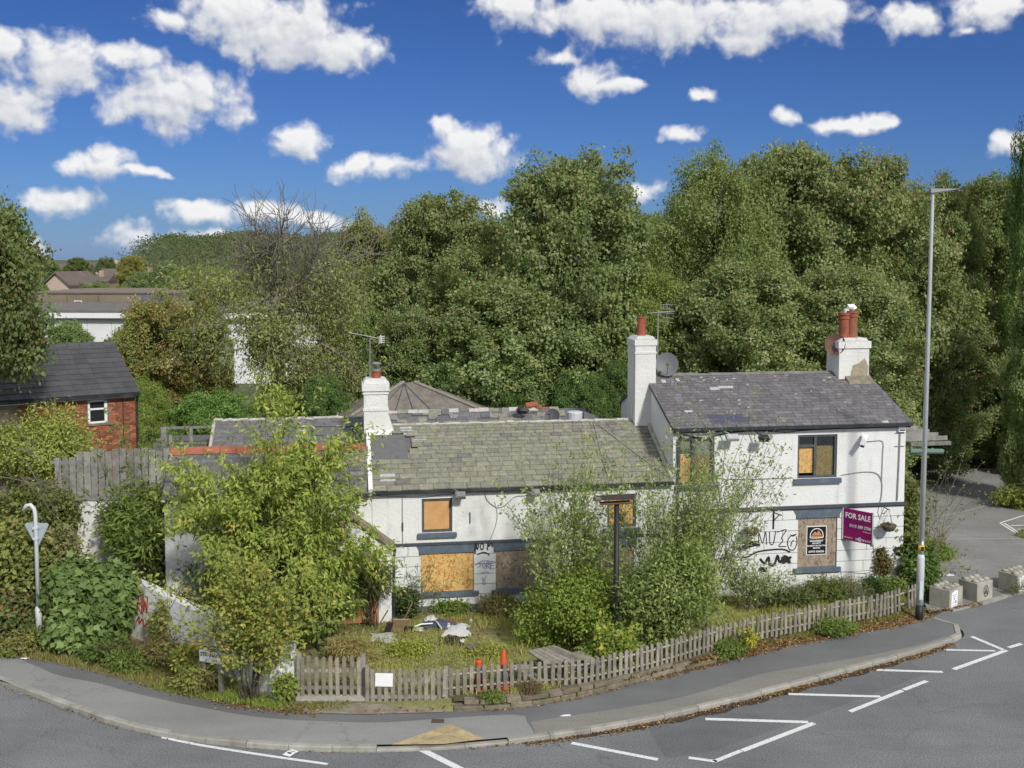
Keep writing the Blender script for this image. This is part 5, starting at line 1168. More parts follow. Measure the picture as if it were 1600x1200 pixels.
# pub sign post with its empty frame
pp = G(962, 1024, .2); ps = empty('pub_sign_post', (pp[0], pp[1], .2), math.radians(8), 'tall black pub sign post with an empty crosspiece on top', 'sign post')
zt = D(960, 786, pp[1])[2] - .2
lathe_obj('post', BLACK, ps, [(.085, -.2), (.085, 1.0), (.07, 1.05), (.068, zt)], n=12)
m = MB(); m.box(-.50, .42, -.12, .12, zt + .10, zt + .18); m.build('crosspiece', simple('rusted_box', (.055, .045, .04), .7, .3), ps); m = MB(); m.tube([(-.42, -.1, zt + .0), (.36, -.1, zt + .02)], .025, 6); m.tube([(-.42, .1, zt + .0), (.36, .1, zt + .02)], .025, 6); m.build('rod', simple('rust_rod', (.12, .06, .04), .8, .3), ps)
m = MB(); m.tube([(-.45, -.14, zt + .14), (-.62, -.2, zt + .17)], [.05, .06], 8); m.build('spotlight', STONEW, ps)
# concrete blocks
BL = [((1484, 953.5), (1455, 942), (1505, 945)), ((1527, 942), (1503, 934), (1551, 935.5)), ((1590, 928.5), (1555, 922), (1622, 919))]
BLAB = ['first concrete block beside the lamp post, with a white poster on its side', 'middle concrete block, with a black spray painted ring on its side', 'concrete block at the photo edge, weeds at its foot and white poster']
for i, (mid, lf, rt) in enumerate(BL):
    Mp = G(*mid)[:2]; Rp = G(*rt)[:2]; a = math.atan2(*(Rp - Mp)[::-1]); o = empty('concrete_block', (*Mp, .012), a, BLAB[i], 'concrete block', 'concrete blocks across the car park entrance')
    w, d, h = (.74, .66, .56) if i < 2 else (.9, .66, .56)
    if i == 2: w = .95
    piece('block', CONC, o, (w / 2, d / 2, h / 2), (w, d, h), b=.03)
    for p in range(3 if i < 2 else 4):
        for q in range(2): lathe_obj('stud', CONC, o, [(.105, 0), (.10, .045), (.06, .07)], (w * (p + .5) / (3 if i < 2 else 4), d * (q + .5) / 2, h), 10)
    if i != 1:
        m = MB(); m.add([(.06, -.006, .06), (.42, -.004, .05), (.44, -.006, .48), (.30, -.004, .53), (.08, -.006, .47)], [(0, 1, 2, 3, 4)]); pst = m.build('poster', PAPER, o)
        m = MB(); m.box(.12, .36, -.010, -.007, .38, .40); m.box(.15, .33, -.010, -.007, .33, .35); m.box(.20, .27, -.010, -.007, .25, .31); m.box(.12, .22, -.010, -.007, .16, .18); m.box(.26, .36, -.010, -.007, .14, .22); m.box(.12, .34, -.010, -.007, .09, .105); m.build('print', simple('faded_print', (.38, .38, .42), .8), pst)
    else:
        strokes([[(.40 + .10 * math.cos(t), .28 + .16 * math.sin(t)) for t in np.linspace(0, 6.5, 14)], [(.33, .2), (.4, .32), (.46, .2), (.36, .24), (.45, .27)], [(.36, .36), (.44, .36)]], .028, BLACKINK, o, lambda x, z: (x, -.005, z))
# traffic cones
for i, (px, py, hpx, lab) in enumerate(((747, 1087, 47, 'shorter battered orange traffic cone with its top torn off'), (787, 1085, 62, 'taller orange traffic cone with a grey sleeve by the fence'))):
    c = G(px, py, .27); c[1] += .40; o = empty('traffic_cone', c, pk.uniform(0, 1), lab, 'traffic cone', 'traffic cones behind the picket fence'); H_ = hpx * c[1] / FPX
    m = MB(); m.prism([(-.2, -.2), (.2, -.2), (.2, .2), (-.2, .2)], 0, .05, 'z'); m.build('base', simple('cone_base', (.38, .03, .02), .6, .2), o)
    if i == 0: lathe_obj('body', ORANGE, o, [(.15, .05), (.085, .3), (.075, H_ - .05), (.08, H_)], n=14); lathe_obj('sleeve', REFLEC, o, [(.098, .30), (.088, .5)], n=14)
    else: lathe_obj('body', ORANGE, o, [(.17, .05), (.155, .09), (.042, H_ - .02), (.03, H_)], n=16); lathe_obj('sleeve', REFLEC, o, [(.142, .20), (.095, .5)], n=16)
# street name plate
ns0 = G(330, 1083, .1); dsg = G(345, 1088, .1)[:2] - G(318, 1076, .1)[:2]; na = -.36
nsn = empty('street_name_sign', (ns0[0], ns0[1], .1), na, 'white street name plate on two short posts among yellow shrubs', 'street sign')
m = MB(); m.box(-.30, .33, -.012, 0, .72, 1.02); m.build('plate', WHITEP, nsn)
m = MB(); m.box(-.29, .32, -.014, -.0125, .725, .733); m.box(-.29, .32, -.014, -.0125, 1.005, 1.013); m.build('border', BLACKINK, nsn)
text('STRANDON', .125, BLACKINK, nsn, (-.275, -.0145, .87), sx=.92, bold=.003); text('LS10', .07, BLACKINK, nsn, (.06, -.0145, .76), bold=.001)
for x in (-.22, .25): m = MB(); m.box(x - .05, x + .05, .002, .08, -.1, .98); m.build('post', WEATHW, nsn)
# for sale board: a V of two panels on the wall
sa = L3(12.93, -.08, 0); sb_ = D(1363.5, 803, sa[1] - .70) * [1, 1, 0]; zt_, zb_ = 2.75, 1.80
fs = empty('for_sale_board', (*sa[:2], zb_), math.atan2(sb_[1] - sa[1], sb_[0] - sa[0]), 'magenta FOR SALE board projecting from the white pub house wall', 'sale board'); LWb = np.linalg.norm(sb_ - sa); HB = zt_ - zb_
m = MB(); m.box(0, LWb, -.006, .006, 0, HB); m.build('panel', MAG, fs); m = MB(); m.box(-.035, 0, -.012, .012, 0, HB); m.build('edge_strip', WHITEP, fs); m = MB(); m.box(LWb, LWb + .02, -.012, .012, 0, HB); m.build('edge_strip', WHITEP, fs)
m = MB(); m.box(LWb - .06, LWb - .0, .014, .06, -.05, HB); m.box(.0, .06, .014, .06, -.05, HB); m.build('batten', WEATHW, fs)
FR = (math.pi / 2, 0, 0)
text('FOR SALE', .225, WHITEINK, fs, (.06, -.010, HB - .27), FR, bold=.006, sx=.86); text('0113 389 2700', .125, WHITEINK, fs, (LWb - .035, -.010, HB - .53), FR, bold=.002, align='RIGHT', sx=.92)
text('christie.com', .055, WHITEINK, fs, (LWb - .04, -.010, HB - .62), FR, align='RIGHT'); text('CHRISTIE & CO', .085, WHITEINK, fs, (LWb - .04, -.010, .055), FR, bold=.002, align='RIGHT', sx=.85); text('REF: 5760134', .05, WHITEINK, fs, (.04, -.010, .07), FR)
strokes([[(.56 + .052 * math.cos(t), .09 + .065 * math.sin(t)) for t in np.linspace(.8, 5.5, 10)], [(.56 + .025 * math.cos(t), .09 + .03 * math.sin(t)) for t in np.linspace(.8, 5.5, 8)]], .016, WHITEINK, fs, lambda x, z: (x, -.0105, z), 'logo')
strokes([[(.34 + r * math.cos(t), .62 + r * .8 * math.sin(t)) for t in np.linspace(2.6, 6.3, 16)] for r in (.12, .22, .31)], .04, MAGD, fs, lambda x, z: (x, -.0085, z), 'logo_rings')
# security poster
sp_ = empty('security_poster', L3(12.13, -.0, 1.33), FA, 'black framed security poster fixed on the boarded ground floor window', 'poster')
m = MB(); m.box(-.32, .32, .008, .016, 0, .88); m.build('border', WHITEP, sp_); m = MB(); m.box(-.295, .295, .002, .0075, .025, .855); m.build('sheet', simple('poster_black', (.012, .012, .014), .4, 0), sp_)
arc = [(.0 + .20 * math.cos(t), .60 + .20 * math.sin(t)) for t in np.linspace(0, math.pi, 14)]
strokes([arc, [(-.20, .60), (-.21, .53)], [(.20, .60), (.21, .53)], [(-.21, .53), (0, .515), (.21, .53)]], .022, WHITEINK, sp_, lambda x, z: (x, -.001, z), 'logo')
m = MB(); m.prism([(-.16, .60), (-.06, .72), (-.01, .66), (.05, .75), (.16, .60)], -.0015, .0005, 'y'); m.box(-.17, .17, -.0015, .0005, .545, .585); m.build('logo_fill', COPPER, sp_)
for t_, z, s_ in (('MANAGEMENT', .405, .062), ('SECURITY', .335, .062), ('PROPERTY PROTECTION', .262, .055), ('SERVICES', .195, .055), ('07973 954556', .075, .085)): text(t_, s_, WHITEINK, sp_, (0, .0005, z), FR, align='CENTER', bold=.0015)
m = MB(); m.box(-.28, .28, -.001, .0005, .47, .478); m.build('rule', COPPER, sp_)
# hanging baskets and brackets
def basket(u, zb, zw, lab, pal, seed):
    o = empty('hanging_basket', L3(u, -.33, zw), FA, lab, 'hanging basket', 'hanging baskets on the pub house')
    m = MB(); m.tube([(0, .33, zb - zw - .30), (0, .33, zb - zw)], .016, 5); m.tube([(0, .33, zb - zw), (0, -.05, zb - zw)], .014, 5); m.tube([(0, .33, zb - zw - .22), (0, .08, zb - zw)], .012, 5); m.build('bracket', BLACK, o)
    lathe_obj('bowl', simple('dry_coir', (.10, .085, .055), .95, .4, 14, .8, 30), o, [(.05, -.16), (.15, -.12), (.21, -.02), (.225, .05), (.19, .05)], n=12)
    m = MB(); [m.tube([(.2 * math.cos(k * 2.09 + .5), .2 * math.sin(k * 2.09 + .5), .04), (0, 0, zb - zw - .03)], .006, 4) for k in range(3)]; m.build('chain', CABLE, o)
    rng = np.random.default_rng(seed); n = 160; P = np.stack([rng.normal(0, .11, n), rng.normal(0, .11, n), rng.uniform(.0, .14, n) - .04], 1)
    tag(link('dead_plants', leaf_mesh('dead_plants', P, unit(rng.normal(0, 1, (n, 3))), unit(rng.normal(0, 1, (n, 3)) + [0, -.5, .7]), rng.uniform(.04, .1, n), rng.uniform(.02, .04, n), pick(rng, pal, n, .3)), o), kind='stuff')
basket(14.25, 2.70, 2.20, 'nearly bare hanging basket right of the for sale board', [(.12, .11, .06), (.08, .07, .045)], 1)
basket(9.95, 2.72, 2.24, 'hanging basket of brown dead plants left of the blue grey graffiti', [(.14, .08, .04), (.10, .10, .05), (.2, .06, .05)], 2)
br_ = empty('wall_bracket', L3(10.75, -.02, 2.3), FA, 'empty black basket bracket left of the poster window', 'bracket'); m = MB(); m.box(-.025, .025, -.02, .0, -.12, .42); m.build('plate', BLACK, br_); m = MB(); m.tube([(0, -.02, .38), (.12, -.34, .36)], .018, 5); m.tube([(0, -.02, .12), (.09, -.22, .35)], .016, 5); m.build('arm', BLACK, br_)
br2 = empty('wall_bracket', L3(9.14, -.02, 2.3), FA, 'empty black basket bracket right of the red door', 'bracket'); m = MB(); m.box(-.025, .025, -.02, .0, -.1, .42); m.build('plate', BLACK, br2); m = MB(); m.tube([(0, -.02, .38), (.0, -.3, .38)], .016, 5); m.build('arm', BLACK, br2)
cb = empty('hanging_basket', L3(5.35, -.34, 2.02), FA, 'hanging basket beside the pub sign post on the low range', 'hanging basket', 'hanging baskets on the pub house')
lathe_obj('bowl', simple('dry_coir_dark', (.07, .06, .045), .95, .4), cb, [(.05, -.2), (.15, -.14), (.21, -.02), (.22, .05)], n=12); m = MB(); m.tube([(0, .34, .75), (0, -.02, .75)], .016, 5); m.tube([(0, .34, .45), (0, .1, .75)], .012, 5); [m.tube([(.2 * math.cos(k * 2.09), .2 * math.sin(k * 2.09), .04), (0, 0, .73)], .006, 4) for k in range(3)]; m.build('bracket', BLACK, cb)
# floodlights, camera
def floodlight(u, z, out, lab, mat=BLACK, w=.3):
    o = empty('floodlight', L3(u, 0, z), FA, lab, 'floodlight'); m = MB(); m.tube([(-.28, -.02, .14), (-.2, -out * .5, .12), (0, -out, .02)], .016, 5); m.box(-.31, -.25, -.03, 0, .09, .19); m.build('arm', mat, o)
    m = MB(); m.M = Matrix.Translation((0, -out, -.05)) @ Euler((-.9, 0, 0)).to_matrix().to_4x4(); m.box(-w / 2, w / 2, -.05, .05, -.10, .10); m.box(-w / 2 + .03, w / 2 - .03, -.07, -.05, -.08, .08); m.build('housing', mat, o)
floodlight(10.25, 5.02, .42, 'black floodlight on a short arm under the pub house eaves'); floodlight(1.42, 3.62, .3, 'grey floodlight under the eaves above the small boarded window', simple('flood_grey', (.2, .2, .2), .7), .28); floodlight(3.55, 3.62, .3, 'grey floodlight under the cottage eaves amid looping cables', simple('flood_grey2', (.24, .24, .23), .7), .24)
floodlight(9.32, 5.05, .35, 'pale grey floodlight above the left upstairs window', simple('flood_pale', (.42, .43, .43), .6), .36)
cc = empty('security_camera', L3(13.42, -.02, 4.72), FA, 'white security camera on the pub house wall aimed down left', 'camera'); m = MB(); m.box(-.05, .05, 0, .03, -.06, .06); m.tube([(0, 0, 0), (0, -.2, -.03)], .025, 6); m.build('mount', WHITEP, cc)
m = MB(); m.M = Matrix.Translation((.0, -.25, .05)) @ Euler((.25, -.55, .9)).to_matrix().to_4x4(); m.box(-.22, .24, -.06, .06, -.05, .055); m.box(-.25, .26, -.075, .075, .056, .072); m.build('housing', WHITEP, cc)
m = MB(); m.M = Matrix.Translation((.0, -.25, .05)) @ Euler((.25, -.55, .9)).to_matrix().to_4x4(); m.box(-.232, -.221, -.045, .045, -.04, .045); m.build('lens', BLACK, cc)
ju = empty('junction_box', L3(14.74, -.0, 5.05), FA, 'white alarm box high at the right corner under the eaves', 'alarm box'); m = MB(); m.box(-.12, .1, -.10, 0, -.06, .10); m.build('cover', WHITEP, ju); m = MB(); m.box(-.10, .08, -.106, -.101, -.03, .02); m.build('label', FRAMEG, ju)
# aerials and dishes
def dish(c, r, mat, lab, tilt, az, back=.3):
    o = empty('satellite_dish', c, az, lab, 'satellite dish'); m = MB(); n = 24; vs = [(0, .10 * r / .35, 0)]; fs_ = []
    for k, (q, y) in enumerate(((.35, .085), (.7, .045), (1.0, 0.0))):
        for j in range(n): w = 2 * math.pi * j / n; vs.append((r * q * math.cos(w), y * r / .35, r * 1.06 * q * math.sin(w)))
    for j in range(n): fs_.append((0, 1 + (j + 1) % n, 1 + j))
    for k in range(2):
        for j in range(n): fs_.append((1 + k * n + j, 1 + k * n + (j + 1) % n, 1 + (k + 1) * n + (j + 1) % n, 1 + (k + 1) * n + j))
    m.M = Euler((-tilt, 0, 0)).to_matrix().to_4x4(); m.add(vs, fs_); m.add([(x, y + .012, z) for x, y, z in vs], [f[::-1] for f in fs_]); m.build('reflector', mat, o, True)
    m = MB(); m.M = Euler((-tilt, 0, 0)).to_matrix().to_4x4(); m.tube([(0, .05, -r * .9), (0, -.15, -r * .75), (0, -.36, -r * .2)], .012, 5); m.box(-.04, .04, -.42, -.34, -r * .28, -r * .1); m.build('feed_arm', FRAMEG, o); m = MB(); m.tube([(0, .08, 0), (0, .22, -.02), (-.12, back, -.12)], .022, 6); m.build('mount', STEEL, o)
dish(L3(8.28, 2.7, 6.85), .36, DISHG, 'grey satellite dish beside the tall chimney of the pub house', .3, FA - .25); dish(L3(13.80, 2.55, 7.42), .33, RUSTD, 'rusty brown satellite dish on the twin pot chimney', .2, FA - .7)
dish(L3(4.98, 4.6, 5.0), .26, simple('dish_dark', (.085, .09, .095), .6), 'dark small satellite dish behind the mossy cottage ridge', .5, FA - .5)
ae = empty('tv_aerial', L3(8.02, 2.85, 6.4), FA, 'tall aerial with many cross rods beside the pub house chimney', 'aerial'); za = D(1030, 487, 35)[2] - 6.4
m = MB(); m.tube([(0, 0, -.3), (0, 0, za + .1)], .022, 6); m.build('mast', STEEL, ae); m = MB(); m.tube([(-.36, 0, za), (.50, -.1, za + .06)], .016, 5)
for k in range(9): x = -.3 + k * .09; m.tube([(x, -.18 - .01 * k, za + .02), (x, .18, za + .01)], .008, 4)
m.build('boom', STEEL, ae); m = MB()
for k in range(5): m.tube([(.02 + k * .0, -.0, 0), (0, 0, 0.01)], .004, 4); m.tube([(.05, -.05, za - .25 + k * .13), (.46, -.12, za - .3 + k * .14)], .010, 4)
m.tube([(.26, -.08, za - .32), (.26, -.08, za + .34)], .012, 4); m.build('reflector_rods', STEEL, ae)
ae2 = empty('tv_aerial', L3(-.98, 2.72, 6.5), FA, 'thin tv aerial with a small white grid on the capped chimney', 'aerial'); za = D(582, 534, 33)[2] - 6.5
m = MB(); m.tube([(0, 0, 0), (.02, 0, za + .15)], .018, 6); m.build('mast', STEEL, ae2); m = MB(); m.tube([(-.62, 0, za + .32), (.32, 0, za + .12)], .014, 5)
for k in range(12): t = k / 11; x = -.58 + .7 * t; m.tube([(x, -.10, za + .31 - .15 * t), (x, .10, za + .31 - .15 * t)], .006, 4)
m.build('boom', STEEL, ae2); m = MB(); [m.tube([(.34 + .02 * 0, -.16 + k * .08, za + .0), (.34, -.16 + k * .08, za + .22)], .014, 4) for k in range(5)]; [m.tube([(.28, -.17, za + k * .06), (.46, .17, za + k * .06)], .012, 4) for k in range(4)]; m.build('grid', WHITEP, ae2)
# ducts on the back roof
dk = empty('roof_vent', L3(5.75, 4.6, 4.9), FA, 'grey metal extractor duct behind the mossy cottage ridge', 'vent'); m = MB(); m.lathe([(.24, -.5), (.26, .22), (.22, .25)], (0, 0, 0), 14); m.build('cowl', GALV, dk); m = MB(); m.add([(.25, -.2, -.4), (.6, -.2, -.4), (.6, .2, -.4), (.25, .2, -.4), (.25, -.2, .26), (.95, -.2, .0), (.95, .2, .0), (.25, .2, .26)], [(0, 1, 5, 4), (4, 5, 6, 7), (1, 2, 6, 5), (2, 3, 7, 6), (3, 0, 4, 7)]); m.build('hood', DISHG, dk)
fv = empty('plastic_sack', L3(4.1, 5.3, 5.02), FA, 'crumpled black plastic lying on the broken back ridge', 'litter'); m = MB(); rr_ = np.random.default_rng(2); m.add([(.24 * math.cos(k * .9) * (1 - abs(l - 1) * .35) + rr_.normal(0, .03), .15 * math.sin(k * .9) * (1 - abs(l - 1) * .35), l * .10 + rr_.normal(0, .02)) for l in range(3) for k in range(7)], [(l * 7 + k, l * 7 + (k + 1) % 7, l * 7 + 7 + (k + 1) % 7, l * 7 + 7 + k) for l in range(2) for k in range(7)] + [tuple(range(14, 21))]); m.build('sack', BLACK, fv)
# pergola at the right side of the house
pg = empty('pergola', L3(16.15, 3.0, 0), FA, 'grey timber pergola roof with a green pipe right of the pub house', 'pergola'); zp = D(1450, 686, 35.5)[2]
m = MB()
for k in range(5): m.box(-1.15, 1.55 - .03 * k, -.6 + k * .5, -.54 + k * .5, zp + .02 + k * .03, zp + .16 + k * .03)
m.build('rafter', FENCEW, pg); m = MB(); m.box(.2, 1.6, -.75, -.62, zp - .12, zp + .0); m.build('beam', FENCEW, pg); m = MB(); m.tube([(.10, -.85, zp - .26), (1.25, -.85, zp - .30)], .085, 10); m.build('green_pipe', GREENDRUM, pg)
for x in (.1,):
    for y in (1.2, 1.9): m = MB(); m.box(x - .05, x + .05, y - .05, y + .05, 0, zp); m.build('post', FENCEW, pg)
gp = empty('gate_post', (*G(1401, 928, .2)[:2], .2), 0, 'short brown timber post at the pub house corner by the fence', 'post'); m = MB(); m.box(-.05, .05, -.05, .05, -.1, .55); m.build('timber', simple('brown_post', (.10, .065, .05), .9, .3), gp)

# ------------------------------------------------------------------ tipped picnic table and the rubbish in the garden
tq = [np.array([*G(824, 1017, .8)[:2], .80]), np.array([*G(866, 1010, .8)[:2], .84]), np.array([*G(916, 1028, .8)[:2], .80]), np.array([*G(860, 1038, .8)[:2], .76])]
pt = empty('picnic_table', (tq[3][0], tq[3][1], .2), 0, 'weathered grey picnic table leaning behind the long picket fence', 'picnic table'); t0 = np.array([tq[3][0], tq[3][1], .2])
for k in range(6):                                      # six boards along the long side
    f0, f1 = k / 6 + .008, (k + 1) / 6 - .008; A, B = tq[3] + (tq[2] - tq[3]) * f0, tq[3] + (tq[2] - tq[3]) * f1; C, E = tq[0] + (tq[1] - tq[0]) * f1, tq[0] + (tq[1] - tq[0]) * f0
    q = [p - t0 for p in (A, B, C, E)]; m = MB(); m.add([tuple(p) for p in q] + [tuple(p - [0, 0, .035]) for p in q], [(0, 1, 2, 3), (7, 6, 5, 4), (0, 4, 5, 1), (1, 5, 6, 2), (2, 6, 7, 3), (3, 7, 4, 0)]); m.build('plank', WEATHW, pt)
e1 = (tq[2] - tq[3]) / np.linalg.norm(tq[2] - tq[3]); e2_ = (tq[0] - tq[3]) / np.linalg.norm(tq[0] - tq[3])
for k in (.12, .88):
    c = tq[3] + e2_ * k * np.linalg.norm(tq[0] - tq[3]) - t0; W_ = np.linalg.norm(tq[2] - tq[3])
    for sgn in (.2, .8):
        m = MB(); tp = c + e1 * W_ * (.5 + (sgn - .5) * .5) - [0, 0, .05]; bt = c + e1 * W_ * (.5 + (sgn - .5) * 1.7); bt[2] = -.05; m.tube([tuple(tp), tuple(bt)], .045, 4); m.build('leg', WEATHW, pt)
    m = MB(); m.tube([tuple(c + e1 * W_ * -.35 - [0, 0, .32]), tuple(c + e1 * W_ * 1.35 - [0, 0, .32])], .04, 4); m.build('brace', WEATHW, pt)
for sgn in (-.42, 1.30):
    A = tq[3] + e1 * np.linalg.norm(tq[2] - tq[3]) * sgn - t0 - [0, 0, .28]; B = A + e2_ * np.linalg.norm(tq[0] - tq[3]); m = MB(); q = [A, A + e1 * .24, B + e1 * .24, B]; m.add([tuple(p) for p in q] + [tuple(p - [0, 0, .035]) for p in q], [(0, 1, 2, 3), (7, 6, 5, 4), (0, 4, 5, 1), (1, 5, 6, 2), (2, 6, 7, 3), (3, 7, 4, 0)]); m.build('bench', WEATHW, pt)
def rag(name, px, py, sx, sy, hz, mat, lab, cat='litter', seed=0, z=.22):
    c = G(px, py, z); rng = np.random.default_rng(seed); n = 9; m = MB(); vs = []
    for j in range(n):
        for i in range(n):
            u, v = i / (n - 1) * 2 - 1, j / (n - 1) * 2 - 1; r = max(0, 1 - (u * u + v * v) * .5); vs.append((u * sx * (1 + .25 * math.sin(v * 3 + seed)), v * sy * (1 + .2 * math.sin(u * 4)), max(-.03, hz * .6 * r * (.4 + rng.uniform(0, .9)) - .03)))
    m.add(vs, [(j * n + i, j * n + i + 1, (j + 1) * n + i + 1, (j + 1) * n + i) for j in range(n - 1) for i in range(n - 1)]); o = m.build(name, mat, None, True, loc=c); return tag(o, lab, cat)
rag('white_rag', 673, 969, .16, .25, .22, CLOTHW, 'white crumpled cloth heap just below the left boarded ground window', seed=1); rag('navy_rag', 685, 975, .38, .3, .2, CLOTHB, 'navy crumpled cloth amid white rags on the garden ground', seed=2); rag('white_rag', 697, 976, .15, .2, .16, CLOTHW, 'white scrap on the right end of the navy cloth', seed=3)
rag('white_bag', 714, 985, .32, .45, .2, CLOTHW, 'white plastic bag lying in the middle of the garden', seed=4); rag('black_rag', 706, 1000, .28, .3, .12, BLACK, 'black cloth on the moss below the white bag', seed=5); rag('white_scrap', 721, 1000, .09, .12, .06, CLOTHW, 'small white scrap right of the black cloth', seed=6)
rag('paper_scrap', 782, 983, .13, .06, .05, PAPER, 'thin white stick of litter near the green shrub', seed=7); rag('grey_sheet', 754, 1008, .35, .25, .05, DISHG, 'grey flat sheet lying on the moss in the garden', seed=8); rag('cloth_pile', 703, 968, .42, .25, .08, simple('brown_cloth', (.19, .095, .055), .95, .3), 'rust brown mat lying behind the navy cloth', seed=9)
rag('pale_board', 597, 995, .36, .35, .05, simple('pale_board', (.46, .49, .47), .8, .1), 'pale flat board lying left of the broken box', seed=10); rag('paper_scrap', 651, 982, .16, .14, .07, CLOTHW, 'white torn paper left of the navy cloth', seed=11); rag('paper_scrap', 736, 970, .05, .08, .12, CLOTHW, 'white bottle shaped litter by the wall foot', seed=12)
rag('paper_scrap', 129, 1007, .10, .08, .10, simple('pink_wrap', (.6, .3, .28), .8), 'pink crisp wrapper on the grass by the give way sign', seed=13); rag('paper_scrap', 39, 1027, .10, .05, .03, PAPER, 'white paper scrap on the pavement beside the give way sign', seed=14, z=.125); rag('paper_scrap', 885, 1116, .12, .06, .02, PAPER, 'white litter scrap on the pavement below the picnic table', seed=15, z=.125)
rag('paper_scrap', 1478, 897, .2, .1, .05, PAPER, 'white litter scrap on the car park behind the first concrete block', seed=16, z=.04)
bx = G(622, 985, .22); bo = empty('broken_box', bx, .3, 'broken brown cardboard box with dark flaps in the garden', 'box'); m = MB(); m.M = Euler((.5, .1, 0)).to_matrix().to_4x4(); m.box(-.22, .22, -.02, .02, -.05, .42); m.build('panel', CARDB, bo); m = MB(); m.M = Euler((.6, .1, 0)).to_matrix().to_4x4(); m.box(-.36, -.2, -.04, .0, -.08, .36); m.box(.16, .38, -.06, -.02, -.1, .22); m.build('flap', simple('dark_card', (.05, .035, .04), .9, .2), bo); m = MB(); m.tube([(-.5, .2, .1), (-.25, .1, .55)], .02, 4); m.tube([(.2, .2, .2), (.42, .1, .7)], .016, 4); m.build('stick', CARDB, bo)
ck = G(454, 1177, .02); pk_ = empty('crisp_packet', ck, -.5, 'white printed packet lying flat on the road near the kerb', 'litter'); m = MB(); m.add([(-.10, -.14, .004), (.10, -.14, .008), (.11, .0, .02), (.10, .15, .006), (-.10, .15, .006), (-.09, .0, .022)], [(0, 1, 2, 5), (5, 2, 3, 4)]); m.build('wrapper', PAPER, pk_); m = MB(); m.box(-.05, .05, -.06, -.0, .0215, .023); m.box(-.06, .06, .05, .07, .018, .0195); m.build('print', FRAMEG, pk_)
for i, (x0, y0, x1, y1) in enumerate(((640, 982, 676, 974), (676, 968, 690, 982))): m = MB(); a, b = G(x0, y0, .25), G(x1, y1, .3); m.tube([(0, 0, 0), tuple((b - a) * .5 + [0, 0, .05]), tuple(b - a)], .02, 5); tag(m.build('plastic_strip', WHITEP, None, loc=a), ('straight white plastic strip left of the navy cloth', 'curved white plastic strip in front of the navy cloth')[i], 'litter')

# ------------------------------------------------------------------ far buildings and land
def block_building(name, c, az, w, d, h, wall, label, cat='building'):
    o = empty(name, c, az, label, cat); m = MB(); m.box(-w / 2, w / 2, 0, d, 0, h); m.build('wall', wall, o); return o
wc = D(250, 500, 88); wh = empty('warehouse', (wc[0], 88, 0), math.radians(-3), 'long low white clad warehouse behind the orange tinted shrub', 'warehouse'); zt = D(100, 487, 88)[2]
m = MB(); m.box(-24, 14, 0, 26, 0, zt - .5); m.build('wall', WHITEF, wh)
for i in range(19): m = MB(); a = -24 + i * 2; m.box(a + .02, a + 1.98, -.06, 0, .0, zt - .56); m.build('cladding_panel', WHITEF, wh)
m = MB(); m.box(-24.2, 14.2, -.35, -.06, zt - .52, zt - .1); m.build('fascia', simple('white_fascia', (.72, .73, .74), .6, .04), wh); m = MB(); m.box(-24.2, 14.2, -.5, .0, zt - .62, zt - .525); m.build('gutter', GUTT, wh); m = MB(); m.box(-24.2, 14.2, -.30, 26, zt - .08, zt + .12); m.build('roof', simple('grey_flat_roof', (.16, .15, .14), .9, .2, 1), wh)
m = MB(); m.box(-10.1, -9.9, -.75, -.55, 0, zt + 1.1); m.build('post', simple('brown_pole', (.17, .14, .10), .9), wh)
bw = empty('brown_warehouse', (D(160, 480, 104)[0], 104, 0), math.radians(-2), 'wide brown walled flat building behind the white warehouse', 'warehouse'); z1, z0 = D(100, 459, 104)[2], 0
m = MB(); m.box(-9.5, 6.7, 0, 20, 0, z1); m.build('wall', TARM, bw); m = MB(); m.box(-9.6, 6.8, -.1, .3, z1, z1 + .12); m.build('coping', FARROOF, bw); m = MB(); m.box(3.9, 6.6, -.15, -.0, z1 - 1.3, z1 - .1); m.build('blue_sign', simple('blue_sign', (.09, .11, .22), .5, .3, 1.2), bw)
for k in range(5): m = MB(); m.box(-9.4 + k * 3.05, -6.45 + k * 3.05, -.08, 0, .1, z1 - .15); m.build('panel', TARM, bw)
m = MB(); m.box(-2.6, -2.55, -.3, -.2, z1 - 2.0, z1 - .6); m.tube([(-2.6, -.25, z1 - .7), (-1.9, -.25, z1 - .7)], .05, 4); m.tube([(-1.9, -.25, z1 - .7), (-1.9, -.25, z1 - 2.0)], .05, 4); m.build('pipe_frame', SASHW, bw)
